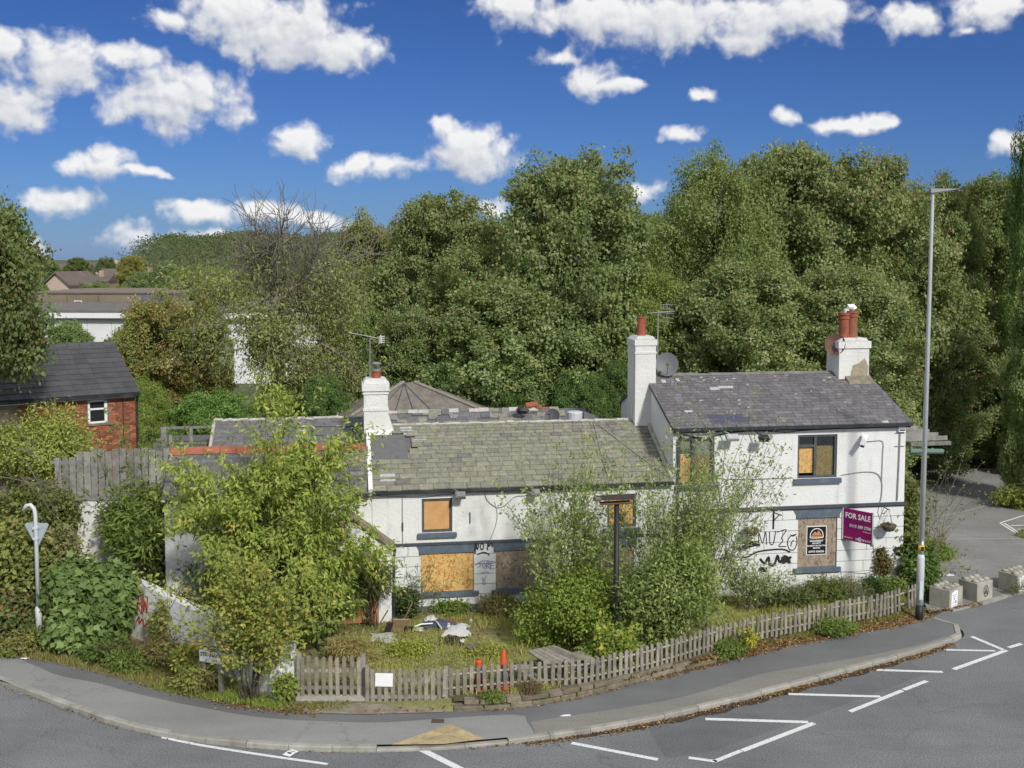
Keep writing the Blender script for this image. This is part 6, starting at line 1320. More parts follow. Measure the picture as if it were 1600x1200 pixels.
def far_house(px, pyr, pye, Y, wpx, az, wall, roofm, label, name='far_house', gable=False, depth=8):
    c = D(px, 402, Y); zr, ze = D(px, pyr, Y)[2], D(px, pye, Y)[2]; w = wpx * Y / FPX; o = empty(name, (c[0], Y, -.2), az, label, 'house')
    m = MB(); m.box(-w / 2, w / 2, 0, depth, 0, ze + .2)
    if gable: m.prism([(-w / 2, ze + .2), (w / 2, ze + .2), (0, zr + .1)], 0, depth, 'y')
    m.build('wall', wall, o); m = MB()
    if gable: m.prism([(-w / 2 - .4, ze + .05), (0, zr + .2), (w / 2 + .4, ze + .05), (w / 2 + .4, ze + .3), (0, zr + .5), (-w / 2 - .4, ze + .3)], -.4, depth + .3, 'y')
    else: m.prism([(-.4, ze + .1), (depth / 2, zr + .2), (depth + .4, ze + .1)], -w / 2 - .3, w / 2 + .3, 'x')
    r = m.build('roof', roofm, o)
    if not gable:
        m = MB(); m.box(w * .2, w * .2 + .9, depth * .4, depth * .6, zr - .5, zr + 1.2); m.build('chimney', wall, r)
    for k in range(max(1, int(w / 3.4))):
        m = MB(); x = -w / 2 + (k + .5) * w / max(1, int(w / 3.4)); m.box(x - .6, x + .6, -.06, .0, max(.5, ze - 1.9), max(1.5, ze - .6)); wn = m.build('window', SASHW, o); m = MB(); m.box(x - .5, x + .5, -.08, -.065, max(.6, ze - 1.8), max(1.4, ze - .7)); m.build('pane', MATS['dark_glass'], wn)
    return o
far_house(87, 427, 446, 175, 44, -.25, FARPINK, FARROOF, 'pale gabled far house beyond the brown warehouse', gable=True)
far_house(135, 431, 439, 215, 60, .12, FARWALL, FARROOF, 'brown roofed far house left of the orange brick end wall'); far_house(178, 420, 434, 238, 52, .05, simple('far_brick', (.30, .13, .08), .9), FARROOF, 'far house with an orange brick end wall')
far_house(210, 424, 436, 260, 60, .0, FARWALL, simple('far_grey_roof', (.17, .16, .155), .9), 'long grey roofed far house below the golden tree'); far_house(100, 412, 422, 330, 70, .1, FARWALL, FARROOF, 'distant house with reddish roof at the horizon'); far_house(160, 411, 419, 345, 60, -.1, FARPINK, FARROOF, 'distant pale house at the horizon under dark trees')
far_house(215, 427, 445, 195, 40, .3, FARPINK, FARROOF, 'pale far house half hidden behind the big far tree', gable=True); far_house(50, 414, 424, 300, 50, .1, FARWALL, FARROOF, 'distant house at the left edge behind the tall tree')
# wooded hill
hx, hy = np.meshgrid(np.linspace(0, 1, 60), np.linspace(0, 1, 26)); rngh = np.random.default_rng(77); hv = []
for v in hy[:, 0]:
    for u in hx[0]:
        Y = 430 + v * 260; px = 195 + u * 520; x = (px - 800) / FPX * Y; prof = math.sin(min(u / .16, 1) * math.pi / 2) * (1 if u < .8 else max(0, 1 - (u - .8) / .2)); z = -2 + 21 * prof * math.sin(min(v * 1.5, 1) * math.pi / 2) ** .8 * (1 + .07 * math.sin(u * 21))
        hv.append((x, Y, z))
m = MB(); m.add(hv, [(j * 60 + i, j * 60 + i + 1, j * 60 + 61 + i, j * 60 + 60 + i) for j in range(25) for i in range(59)]); tag(m.build('hill', FIELD, None, True), kind='structure')
n = 34000; ii = rngh.integers(0, len(hv), n); P = np.array(hv)[ii] + rngh.normal(0, 1, (n, 3)) * [5, 5, .5]; lump = np.sin(P[:, 0] * .7) * np.sin(P[:, 1] * .5 + P[:, 0] * .2); P[:, 2] += rngh.uniform(0, 4.0, n) + 1.3 * lump
tag(link('hill_wood', leaf_mesh('hill_wood', P, unit(rngh.normal(0, 1, (n, 3))), unit(rngh.normal(0, .6, (n, 3)) + [0, -.6, .8]), rngh.uniform(.7, 1.5, n), rngh.uniform(.6, 1.1, n), pick(rngh, [(.060, .085, .042, 3), (.075, .095, .045, 3), (.095, .10, .05, 1)], n, .25))), kind='stuff')
n = 9000; px = rngh.uniform(-60, 700, n); Y = rngh.uniform(400, 470, n); P = np.stack([(px - 800) / FPX * Y, Y, rngh.uniform(0, 7.5, n) * (.7 + .45 * np.sin(px * .09) * np.sin(px * .031 + 1))], 1)
tag(link('horizon_wood', leaf_mesh('horizon_wood', P, unit(rngh.normal(0, 1, (n, 3))), unit(rngh.normal(0, .6, (n, 3)) + [0, -.6, .8]), rngh.uniform(1.2, 2.4, n), rngh.uniform(.9, 1.6, n), pick(rngh, [(.075, .095, .055, 3), (.09, .10, .06, 2), (.12, .10, .05, 1)], n, .25))), kind='stuff')

# ------------------------------------------------------------------ trees behind the pub
CR = {}
def variant(key, *a, **k): CR[key] = (crown_mesh('crown_' + key, *a, **k), a)
variant('syc_a', 101, 14, 5.0, 1.6, 11, 150, 64, .15, .13, SYC, SYCB, .46)
variant('syc_b', 102, 14, 5.0, 1.2, 12, 150, 64, .15, .13, SYC, SYCB, .44)
variant('syc_c', 103, 14, 5.0, .8, 12, 140, 64, .145, .12, SYCB, None, .45)
variant('wil', 104, 14, 5.0, 1.4, 12, 160, 64, .155, .08, WIL, None, .55)
variant('dark', 105, 14, 5.0, .3, 11, 140, 56, .15, .10, DARKG, None, .45)
variant('edge', 106, 14, 4.0, 8.0, 9, 110, 50, .18, .14, SYCB, None, .6)
def tree(name, label, px, Y, top, wpx, key, tint=(1, 1, 1), cat='tree', rot=0.0, group=None, r0=None, base=None, dpt=1.0):
    (me, tips, lobes), a = CR[key]; zt = D(px, top, Y)[2]; zb = .1 if base is None else base; H, R = a[1], a[2]; sz = (zt - zb) / H; sx = wpx * Y / FPX / 2 / R * 1.08
    c = D(px, 402, Y); o = empty(name, (c[0], Y, zb), rot, label, cat, group)
    k = link('crown', me, o, scale=(sx, sx * dpt, sz)); k.color = (*[c * 1.42 for c in tint], 1)
    if key + '_t' not in CR: CR[key + '_t'] = limb_mesh('trunk_' + key, a[0], H, a[3], tips, lobes, .22)
    link('trunk', CR[key + '_t'], o, scale=(sx, sx * dpt, sz)); return o
TR = [
    ('tree', 'tall round topped sycamore with rusty crown tip behind the middle of the pub', 885, 46, 231, 278, 'syc_a', (.92, .95, .9), .3),
    ('tree', 'rounded green tree between the bare topped tree and the tallest sycamore', 690, 50, 300, 225, 'syc_b', (.94, .93, .92), 1.7),
    ('tree', 'brown green tree right beside the bare topped tree', 572, 53, 326, 147, 'syc_c', (.95, .9, .85), .9),
    ('willow_tree', 'feathery yellow green willow right of the tallest sycamore', 1120, 49, 224, 241, 'wil', (.86, .88, .95), 2.0),
    ('tree', 'broad tree with wispy top between the willow and the lamp column', 1235, 51, 222, 241, 'syc_b', (1.0, 1.0, .98), 3.1),
    ('tree', 'tree with knobbly rusty top twigs just left of the lamp column', 1355, 50, 234, 252, 'syc_a', (1.0, .97, .95), 4.2),
    ('tree', 'lower tree directly behind the lamp head', 1462, 55, 268, 199, 'syc_c', (.88, .92, .86), 5.0),
    ('tree', 'tree at the right with green top behind the lamp', 1548, 57, 272, 199, 'syc_b', (.85, .9, .82), .4),
    ('poplar_tree', 'dark tall poplar cut by the right edge of the photo', 1628, 50, 105, 99, 'dark', (1.0, 1.0, .95), 1.1),
    ('tree', 'pale leafy tree along the right edge overhanging the car park', 1642, 44, 405, 130, 'syc_b', (1.0, 1.06, .95), 2.2),
    ('tree', 'wide low sycamore in front of the wood behind the cottage ridge', 800, 43.5, 432, 263, 'syc_b', (1.0, 1.05, 1.0), 2.6),
    ('tree', 'grey green tree left of the hipped brown roof', 640, 45, 470, 178, 'syc_c', (.85, .92, .85), 1.2),
    ('tree', 'tree filling the gap behind the cottage chimney', 745, 47, 380, 199, 'syc_a', (.9, .95, .85), 5.3),
    ('tree', 'leafy tree right behind the tall house chimney with aerial', 1010, 46, 395, 178, 'wil', (.95, 1.0, .85), 1.3),
    ('tree', 'sycamore directly behind the pub house roof', 1165, 44.5, 400, 252, 'syc_a', (1.05, 1.05, 1.05), 2.9),
    ('tree', 'sycamore behind the twin pot chimney', 1310, 45, 415, 252, 'syc_b', (1.02, 1.02, 1.02), .7),
    ('tree', 'shaded tree behind the lamp column middle', 1450, 51, 440, 210, 'syc_c', (.85, .88, .85), 2.3),
    ('tree', 'dark tree at the back edge of the car park', 1545, 54.5, 450, 199, 'dark', (1.25, 1.2, 1.2), 3.3),
    ('tree', 'second row tree seen between the sycamore and the willow', 1005, 57, 330, 189, 'syc_b', (.8, .88, .8), 4.4),
    ('tree', 'second row tree behind the green rounded tree', 780, 58, 350, 231, 'syc_c', (.85, .9, .8), .2),
    ('tree', 'second row tree above the pub house roof ridge', 1210, 58, 300, 316, 'syc_a', (.8, .88, .8), 1.9),
    ('tree', 'second row tree behind the lamp column top', 1420, 60, 330, 273, 'syc_b', (.8, .86, .8), 2.8),
    ('tree', 'dense green tree low behind the capped chimney', 560, 48, 470, 158, 'dark', (1.3, 1.25, 1.15), .5),
]
for a in TR: tree(*a[:7], tint=a[7], rot=a[8])
# undergrowth of shrubs along the wood edge
UN = [('laurel', 'glossy dark laurel left of the capped chimney', 505, 40, 583, 120, .8), ('laurel', 'dark laurel behind the brown hipped roof', 700, 42, 560, 130, 1.9), ('laurel', 'glossy dark laurel behind the cottage ridge middle', 800, 41.5, 568, 140, 3.0), ('laurel', 'dark shrub behind the right end of the cottage ridge', 905, 41, 575, 130, .4),
      ('laurel', 'dark ivy covered shrub left of the pub house gable', 965, 42, 560, 110, 5.1), ('laurel', 'dark shrub at the back left of the car park', 1445, 52.5, 610, 110, 2.2), ('laurel', 'dark shrub at the back middle of the car park', 1520, 53.5, 600, 130, 4.1), ('laurel', 'shaded shrub at the back right of the car park', 1590, 53, 590, 120, 1.4), ('laurel', 'dark shrub behind the bare twiggy tree', 440, 45, 592, 120, 3.6), ('laurel', 'dark shrub below the hanging twigs', 560, 43.5, 540, 90, 2.7)]
for nm, lab, px, Y, top, w, r in UN: tree(nm, lab, px, Y, top, w, 'dark', (.95, 1.0, .95) if 'glossy' in lab or 'dark' in lab else (1.2, 1.2, 1.1), 'shrub', r, 'laurels along the wood edge')
for i, (px, Y, top, w, t, lab) in enumerate([(225, 150, 424, 70, (.85, .95, .9), 'pale green far tree before the far houses'), (262, 130, 408, 90, (.8, .95, .9), 'large grey green far tree right of the far houses'), (205, 230, 399, 50, (1.2, 1.0, .7), 'golden far tree at the horizon'), (150, 140, 438, 70, (.85, .95, .9), 'low far tree right of the pale gabled house'), (70, 190, 404, 60, (.7, .8, .75), 'dark far tree at the horizon left'), (165, 290, 400, 34, (.65, .75, .7), 'small dark far tree at the horizon'), (120, 310, 402, 40, (.7, .75, .6), 'small round far tree on the horizon'),
      (310, 120, 412, 110, (.95, 1.0, .85), 'yellowish far tree below the wooded hill'), (45, 130, 420, 60, (.9, 1, .9), 'far tree right of the left edge tree'), (190, 135, 442, 40, (.9, 1., .9), 'small pale far tree beside the big far tree'), (350, 110, 420, 110, (.95, 1, .8), 'far tree behind the left side of the bare topped tree')]):
    tree('far_tree', lab, px, Y, top, w, 'syc_c' if i % 2 else 'syc_b', t, 'tree', i * 1.3, 'far trees before the horizon')
tree('shrub', 'yellow green shrub in front of the right part of the white warehouse', 318, 62, 466, 80, 'syc_b', (1.05, 1.05, .8), 'shrub', 1.1); tree('shrub', 'orange tinted tall shrub in front of the white warehouse', 252, 44, 452, 195, 'syc_c', (1.15, .98, .8), 'shrub', .5); tree('shrub', 'green low part of the wood between brick house and orange shrub', 205, 45, 505, 100, 'syc_b', (1.05, 1.15, .9), 'shrub', 2.5); tree('shrub', 'yellow green bush below the orange tinted shrub', 225, 41.5, 585, 90, 'wil', (1.0, 1.1, .8), 'shrub', 1.5)
tree('shrub', 'small bushy tree showing above the brick house ridge', 105, 52, 500, 95, 'syc_b', (.9, 1.05, .9), 'shrub', 3.4); tree('evergreen_bush', 'dense rounded green evergreen bush behind the roof railing', 330, 40.5, 607, 190, 'dark', (1.35, 1.5, 1.2), 'shrub', 1.0); tree('shrub', 'green bush behind the rear wing roof', 430, 41, 600, 120, 'wil', (.9, 1.0, .8), 'shrub', 4.6)
tree('tree', 'tall brown tinged tree cut by the left edge of the photo', -50, 33, 280, 220, 'edge', (.72, .78, .68), 'tree', 2.0)
# the half bare tree with drooping twigs
rb2 = np.random.default_rng(61); bc = D(440, 402, 43); bt = empty('half_bare_tree', (bc[0], 43, .1), 0, 'half bare tree with black top twigs and drooping sparse yellow green foliage', 'tree'); m = MB(); tips = []
sc = 50 / FPX
trunk_top = (D(430, 455, 43) - [bc[0], 43, .1])
m.tube([(0, 0, -.2), (-.3, 0, 3.5), tuple(trunk_top * [.6, 1, .75]), tuple(trunk_top)], [.38, .30, .26, .22], 8)
low = []
for (x, y) in ((385, 325), (430, 330), (470, 322), (500, 335), (540, 345), (405, 370), (455, 350), (520, 380), (350, 385), (575, 370)):
    e = D(x, y, 43 + rb2.uniform(-2, 2)) - [bc[0], 43, .1]; st = trunk_top * [1, 1, rb2.uniform(.8, 1.0)]; grow(rb2, m, st, e - st, np.linalg.norm(e - st) * .72, .06, 2, 7, .75, .0, [], .15, .009, .25)
for (x, y) in ((330, 420), (345, 480), (380, 520), (480, 430), (530, 440), (560, 460), (500, 510), (420, 540), (460, 560), (320, 450), (555, 420), (390, 430), (440, 470), (515, 560), (570, 500)):
    e = D(x, y, 43 + rb2.uniform(-2.5, 1.0)) - [bc[0], 43, .1]; st = trunk_top * [.8, 1, rb2.uniform(.55, .95)]; grow(rb2, m, st, e - st + [0, 0, 1.5], np.linalg.norm(e - st) * .78, .055, 2, 6, .8, -.5, low, .16, .008, .25)
m.build('trunk', simple('grey_bark', (.19, .17, .135), .9, .3), bt, True)
P, A, N, Ln, Wd, C = twig_leaves(rb2, low, 8, .15, .065, [(.17, .19, .075, 3), (.21, .22, .085, 2), (.13, .16, .06, 2), (.18, .15, .08, .6)], .7, .28); link('foliage', leaf_mesh('bare_tree_foliage', P, A, N, Ln, Wd, C), bt)
hang = MB()
for _ in range(170):
    p, d = low[rb2.integers(len(low))]; q = np.array(p); pth = [q.copy()]
    for k in range(4): q = q + [rb2.normal(0, .12), rb2.normal(0, .1), -rb2.uniform(.15, .4)]; pth.append(q.copy())
    hang.tube(pth, [.010, .009, .008, .006, .004], 3, cap=False)
tag(hang.build('twigs', BARKPALE, bt), kind='stuff')

# ------------------------------------------------------------------ plants in front
GRN = [(.12, .165, .045, 4), (.15, .19, .06, 3), (.095, .135, .04, 3)]; YEL = [(.185, .20, .055, 4), (.225, .225, .06, 3), (.14, .175, .05, 4), (.26, .19, .06, .5)]
MID = [(.085, .13, .04, 4), (.11, .155, .045, 3), (.07, .105, .035, 2)]; BRAM = [(.17, .185, .065, 4), (.12, .15, .055, 3), (.19, .145, .07, .25), (.19, .215, .075, 3)]; PRIV = [(.15, .195, .072, 4), (.19, .235, .09, 3), (.125, .17, .06, 3), (.25, .28, .13, 1.2)]
SIL = [(.17, .20, .11, 3), (.21, .24, .14, 3), (.13, .165, .08, 2)]
# cherry
chp = G(432, 1000, .2); cherry = empty('cherry_tree', chp, 0, 'yellow green cherry tree with drooping leaves covering the side wing roof', 'tree'); rc = np.random.default_rng(71); m = MB(); ctips = []
m.tube([(0, 0, -.2), (.05, 0, .7), (.0, .05, 1.4)], [.13, .11, .10], 8)
def cend(x, y, dy): return D(x, y, chp[1] + dy) - chp
for (x, y, dy) in ((312, 690, .2), (360, 655, .4), (420, 650, .6), (510, 675, .7), (560, 720, .5), (565, 765, .2), (540, 830, -.3), (470, 740, -.5), (400, 720, -.6), (350, 740, -.5), (335, 790, -.6), (360, 800, -.9), (440, 820, -1.0), (500, 860, -.9), (530, 910, -.7), (470, 930, -1.0), (450, 700, .2), (345, 840, -.8), (490, 790, .2), (380, 860, -1.1), (325, 750, .3), (545, 880, .0)):
    e = cend(x, y, dy); st = np.array([rc.normal(0, .06), rc.normal(0, .06), rc.uniform(.7, 1.6)]); grow(rc, m, st, (e - st) * [1, 1, 1.06], np.linalg.norm(e - st) * .70, .03, 2, 5, .6, .04, ctips, .10, .005, .3)
m.build('trunk', BARK, cherry, True)
CH = [(.195, .245, .062, 4), (.235, .27, .075, 3), (.15, .20, .052, 3), (.27, .235, .07, .6)]
P, A, N, Ln, Wd, C = twig_leaves(rc, ctips, 9, .165, .062, CH, .85, .08, .5)
fr_ = np.argsort(P[:, 1])[::-1]; near = np.argsort(P[:, 1] + rc.normal(0, .5, len(P)))[:280]; msk = np.ones(len(P), bool); msk[near] = False
tag(link('leaf', leaf_mesh('cherry_foliage', P[msk], A[msk], N[msk], Ln[msk], Wd[msk], C[msk], .22), cherry), kind='stuff')
def single_leaves(parent, P, A, N, Ln, Wd, C, nm='leaf', nvar=6, fold=.22):
    """single leaf objects from a few shared leaf meshes"""
    L0, W0 = float(np.mean(Ln)), float(np.mean(Wd)); one = lambda: None
    ms = []
    for k in range(nvar):
        c = C[rb2.integers(len(C))]; ms.append(leaf_mesh(nm, np.zeros((1, 3)), np.array([[1., 0, 0]]), np.array([[0, 0, 1.]]), np.array([L0]), np.array([W0]), c[None], fold))
    for i in range(len(P)):
        a = A[i] / np.linalg.norm(A[i]); b = np.cross(N[i], a); b /= max(np.linalg.norm(b), 1e-6); n_ = np.cross(a, b); o = link(nm, ms[i % nvar], parent); s = Ln[i] / L0
        M = Matrix(((a[0] * s, b[0] * s, n_[0] * s, P[i][0]), (a[1] * s, b[1] * s, n_[1] * s, P[i][1]), (a[2] * s, b[2] * s, n_[2] * s, P[i][2]), (0, 0, 0, 1))); o.matrix_local = M
single_leaves(cherry, P[near], A[near], N[near], Ln[near], Wd[near], C[near])
# bushes: name, label, cat, base px, rx, ry, h ...
def bpx(px, py, z=.2): return G(px, py, z)
sap = bush('sycamore_sapling', 'dark green broad leaved sycamore sapling left of the red graffiti', 'shrub', bpx(143, 1000), 1.05, .9, 2.75, 60, 16, .27, .19, .16, [(.105, .155, .055, 4), (.13, .18, .07, 3), (.085, .125, .045, 2)], 201, 8, droop=.45, lobed=280)
bush('ash_shrub', 'narrow leaved green shrub in front of the white yard wall', 'shrub', bpx(222, 960), 1.25, .9, 3.75, 60, 16, .30, .22, .055, GRN, 202, 8, z0=1.2, nl=8)
sprig_bush('ash_shrub', 'upright narrow leaved shoots before the board fence', 'shrub', bpx(215, 940), [(-.3, 0, 3.9), (.25, .1, 4.0), (-.75, 0, 3.5), (.7, .1, 3.8), (.05, -.2, 3.7), (1.0, .1, 3.4), (-.5, .2, 3.2)], 7, .22, .05, GRN, 203, kids=7, spread=.6, sr=.025)
bush('shrub', 'soft mid green shrub behind the red graffiti wall', 'shrub', bpx(300, 965), 1.35, 1.0, 2.05, 60, 16, .26, .12, .05, [(.12, .155, .05, 3), (.15, .17, .06, 2), (.10, .135, .045, 2)], 204, 6)
bush('shrub', 'tall soft green shrub against the left end of the side wing', 'shrub', bpx(292, 955), 1.15, .9, 3.55, 75, 20, .3, .15, .05, GRN, 253, 8, z0=.6, nl=10)
bush('shrub', 'leafy shrub filling the corner below the cherry crown', 'shrub', bpx(372, 985), 1.0, .8, 2.1, 60, 18, .28, .14, .055, [(.15, .185, .055, 3), (.19, .21, .06, 2)], 254, 7)
sprig_bush('yellow_shrub', 'yellow green shrub on thin stems behind the street name sign', 'shrub', bpx(390, 1086), [(-.75, .2, 2.05), (-.5, .1, 2.5), (-.2, -.1, 2.3), (.1, .1, 2.7), (.4, 0, 2.4), (.7, .1, 2.1), (.95, 0, 1.6), (-.3, -.3, 1.7), (.3, -.3, 1.7), (-.1, -.4, 1.9), (.6, -.25, 1.4), (-.9, .2, 2.3), (1.0, .2, 2.0), (-.35, .3, 1.9)], 11, .115, .065, YEL, 205, kids=8, spread=.7, rise=.1, sr=.018, lspread=.13, droop=.3, mat=BARK)
bush('yellow_shrub', 'lower yellow sprigs around the street name sign', 'shrub', bpx(300, 1066), .38, .3, .85, 40, 12, .2, .10, .06, YEL, 206, 6, z0=.2, stemr=.012)
bush('ivy_clump', 'small green ivy clump on the white end wall by the panel fence', 'shrub', bpx(446, 1098, .1), .22, .12, .85, 14, 10, .11, .10, .08, [(.14, .19, .05, 3), (.19, .21, .06, 2)], 207, 3, nl=5)
bush('shrub', 'drooping green shrub between cherry trunk and panel fence', 'shrub', bpx(505, 1005), .85, .8, 2.2, 55, 14, .26, .16, .07, GRN, 208, 6, droop=.7)
bush('creeper', 'dark leggy creeper hanging over the orange boarded doorway', 'shrub', L3(-1.1, -.75, .2), .75, .28, 2.0, 40, 10, .22, .12, .035, [(.085, .10, .05, 3), (.12, .12, .06, 2)], 209, 9, z0=.4)
bush('dark_shrub', 'small dark glossy shrub at the downpipe foot right of the porch', 'shrub', L3(-.12, -.35, .15), .36, .3, .95, 34, 14, .16, .10, .04, [(.055, .08, .035, 3), (.08, .105, .045, 2)], 210, 5); sprig_bush('buddleia', 'thin buddleia sprigs right of the dark glossy shrub', 'shrub', L3(.35, -.4, .15), [(.35, 0, 1.05), (.6, 0, .75), (.1, 0, 1.25), (-.2, -.1, 1.0)], 3, .14, .03, [(.10, .13, .055, 1)], 211, 4, sr=.01)
bush('privet', 'bright green bushy privet left of the black sign post', 'shrub', bpx(893, 1012), 1.40, 1.0, 2.25, 90, 20, .25, .085, .05, [(.135, .185, .04, 4), (.17, .22, .05, 3), (.11, .15, .04, 2)], 212, 9, nl=9)
sprig_bush('willow_shrub', 'tall leafy rods against the white wall left of the black sign post', 'shrub', bpx(893, 1000), [(-.95, .2, 3.05), (-.45, .2, 3.35), (-.1, .1, 3.3), (.25, .3, 3.5), (.6, .2, 3.0), (-1.25, .1, 2.6), (.0, -.2, 2.6), (.45, -.3, 2.5), (-.7, -.2, 2.7), (1.0, .1, 2.7)], 13, .115, .05, PRIV, 213, kids=8, spread=.35, sr=.016, lspread=.09)
bush('willow_shrub', 'big silvery green rounded willow shrub right of the black sign post', 'shrub', bpx(1040, 1016), 1.5, 1.1, 3.3, 95, 20, .34, .11, .046, PRIV, 214, 10, nl=12)
sprig_bush('willow_shrub', 'feathery upright rods crowning the silvery willow shrub', 'shrub', bpx(1040, 998), [(-.85, .1, 3.5), (-.4, .0, 3.75), (.1, .1, 3.9), (.6, .2, 3.8), (1.0, .1, 3.5), (-1.25, .2, 3.0), (.3, -.5, 3.3), (-.3, -.6, 3.1), (.8, -.4, 3.0), (1.35, .0, 3.0), (-.8, -.5, 2.8), (.0, -.8, 2.9), (1.2, -.5, 2.6), (-1.4, -.3, 2.4)], 14, .115, .046, PRIV, 215, kids=8, spread=.38, sr=.016, lspread=.10)
sprig_bush('willow_shrub', 'long arching sprays reaching up the pub house wall', 'shrub', bpx(1095, 985), [(.9, .4, 4.55), (1.35, .4, 3.9), (1.75, .5, 3.3), (.4, .3, 3.9), (.1, .2, 3.6), (1.2, .1, 3.2), (.75, .2, 3.4), (.5, .0, 2.6)], 7, .115, .05, SIL, 216, kids=8, spread=.42, sr=.016, lspread=.09)
sprig_bush('shrub', 'loose silvery shrub before the black and white graffiti', 'shrub', L3(9.6, -1.2, .2), [(-.7, 0, 1.0), (-.3, .1, 1.25), (.1, 0, .95), (.5, 0, .8), (.9, 0, .6), (-.9, -.2, .7), (.3, -.4, .7), (-.2, -.4, .8)], 9, .10, .045, SIL, 217, kids=7, spread=.6, sr=.014, lspread=.10); bush('shrub', 'dark spreading shrub below the black and white graffiti', 'shrub', L3(10.7, -1.2, .2), .8, .5, .62, 40, 13, .24, .09, .04, [(.085, .11, .05, 3), (.12, .13, .06, 2)], 218, 6)
bush('shrub', 'heathery green shrub under the security poster window', 'shrub', L3(11.9, -.9, .2), .6, .45, .85, 45, 16, .22, .10, .025, [(.10, .135, .045, 3), (.135, .165, .055, 2), (.14, .13, .06, 1)], 219, 5); bush('shrub', 'grey twiggy shrub right of the poster window', 'shrub', L3(12.75, -.9, .2), .55, .4, .7, 40, 12, .2, .07, .02, [(.14, .14, .10, 2), (.17, .165, .12, 1)], 220, 9); bush('conifer', 'small round dark conifer below the for sale board', 'shrub', L3(13.45, -.75, .2), .36, .34, .72, 40, 18, .14, .08, .02, [(.06, .10, .035, 3), (.085, .125, .045, 2)], 221, 4); bush('shrub', 'green shrub at the foot of the climbing plant', 'shrub', L3(14.2, -.7, .2), .36, .3, .62, 30, 14, .15, .08, .04, GRN, 222, 4)
bush('climber', 'brown withered climber on the wall below the bare hanging basket', 'climber', L3(14.2, -.12, .6), .25, .1, .95, 22, 12, .12, .07, .05, [(.13, .105, .05, 3), (.10, .11, .05, 2), (.16, .09, .05, 1)], 223, 4)
sprig_bush('seedling', 'yellow leaved seedling just before the black sign post', 'plant', bpx(964, 1043), [(-.2, -.05, .75), (.1, -.05, .9), (.35, 0, .6), (-.4, 0, .6), (.0, -.1, .5)], 10, .13, .08, [(.25, .26, .06, 1), (.19, .23, .05, 1)], 224, 4, sr=.01, spread=.8)
# right end of the house
bush('ivy', 'ivy and bramble mass against the right end of the pub house', 'shrub', L3(15.35, 1.0, .1), .42, 1.2, 3.6, 60, 18, .35, .13, .09, [(.115, .135, .045, 3), (.15, .16, .055, 2), (.085, .105, .04, 2)], 225, 7, nl=10); bush('shrub', 'dark green shrub behind the lamp column foot', 'shrub', G(1434, 928, .1), .36, .5, 1.9, 45, 16, .25, .12, .08, MID, 226, 6); sprig_bush('rose_briar', 'arching thorny briar leaning right of the lamp column', 'shrub', G(1442, 915, .1), [(.6, .3, 2.6), (1.0, .3, 3.1), (.4, .2, 1.6), (.9, .0, .9), (.2, .1, 3.0)], 3, .10, .05, [(.12, .135, .06, 3), (.17, .15, .07, 1)], 227, 6, sr=.014, rise=-.2)
bush('bush', 'ivy hung bush high beside the pub house corner under the pergola', 'shrub', L3(15.7, 3.8, .1), .6, 1.0, 3.7, 50, 16, .4, .14, .09, [(.13, .15, .05, 3), (.16, .17, .06, 2)], 228, 6, nl=8)
sprig_bush('dry_weed', 'tall dry weed stalks on the verge beside the car park', 'plant', G(1467, 870, .1), [(.1, 0, .9), (.25, 0, .75), (-.1, .1, .8), (.3, .1, .6), (0, -.1, .7)], 3, .05, .02, [(.24, .19, .11, 1), (.18, .14, .08, 1)], 229, 4, sr=.008, spread=.25)
bush('grass_clump', 'leafy weeds on the car park island at the right edge', 'plant', G(1598, 790, .1), 1.3, .6, .75, 50, 14, .25, .14, .05, [(.15, .175, .05, 3), (.19, .20, .06, 2)], 230, 4); bush('weeds', 'low weeds on the verge right of the lamp column', 'plant', G(1461, 870, .1), .6, .4, .4, 30, 12, .18, .1, .03, GRN, 231, 3); sprig_bush('weed', 'weed growing at the foot of the third concrete block', 'plant', G(1585, 930, .02), [(-.1, -.05, .35), (.1, -.05, .45), (.0, -.1, .3), (.2, 0, .3)], 5, .07, .02, [(.12, .14, .06, 1)], 232, 4, sr=.006)
sprig_bush('ragwort', 'yellow flowering ragwort by the long picket fence', 'plant', G(1165, 1016, .2), [(-.15, 0, .45), (.1, 0, .5), (.25, 0, .4), (0, -.1, .35)], 8, .06, .05, [(.5, .40, .03, 1), (.12, .16, .05, 2)], 233, 4, sr=.006)

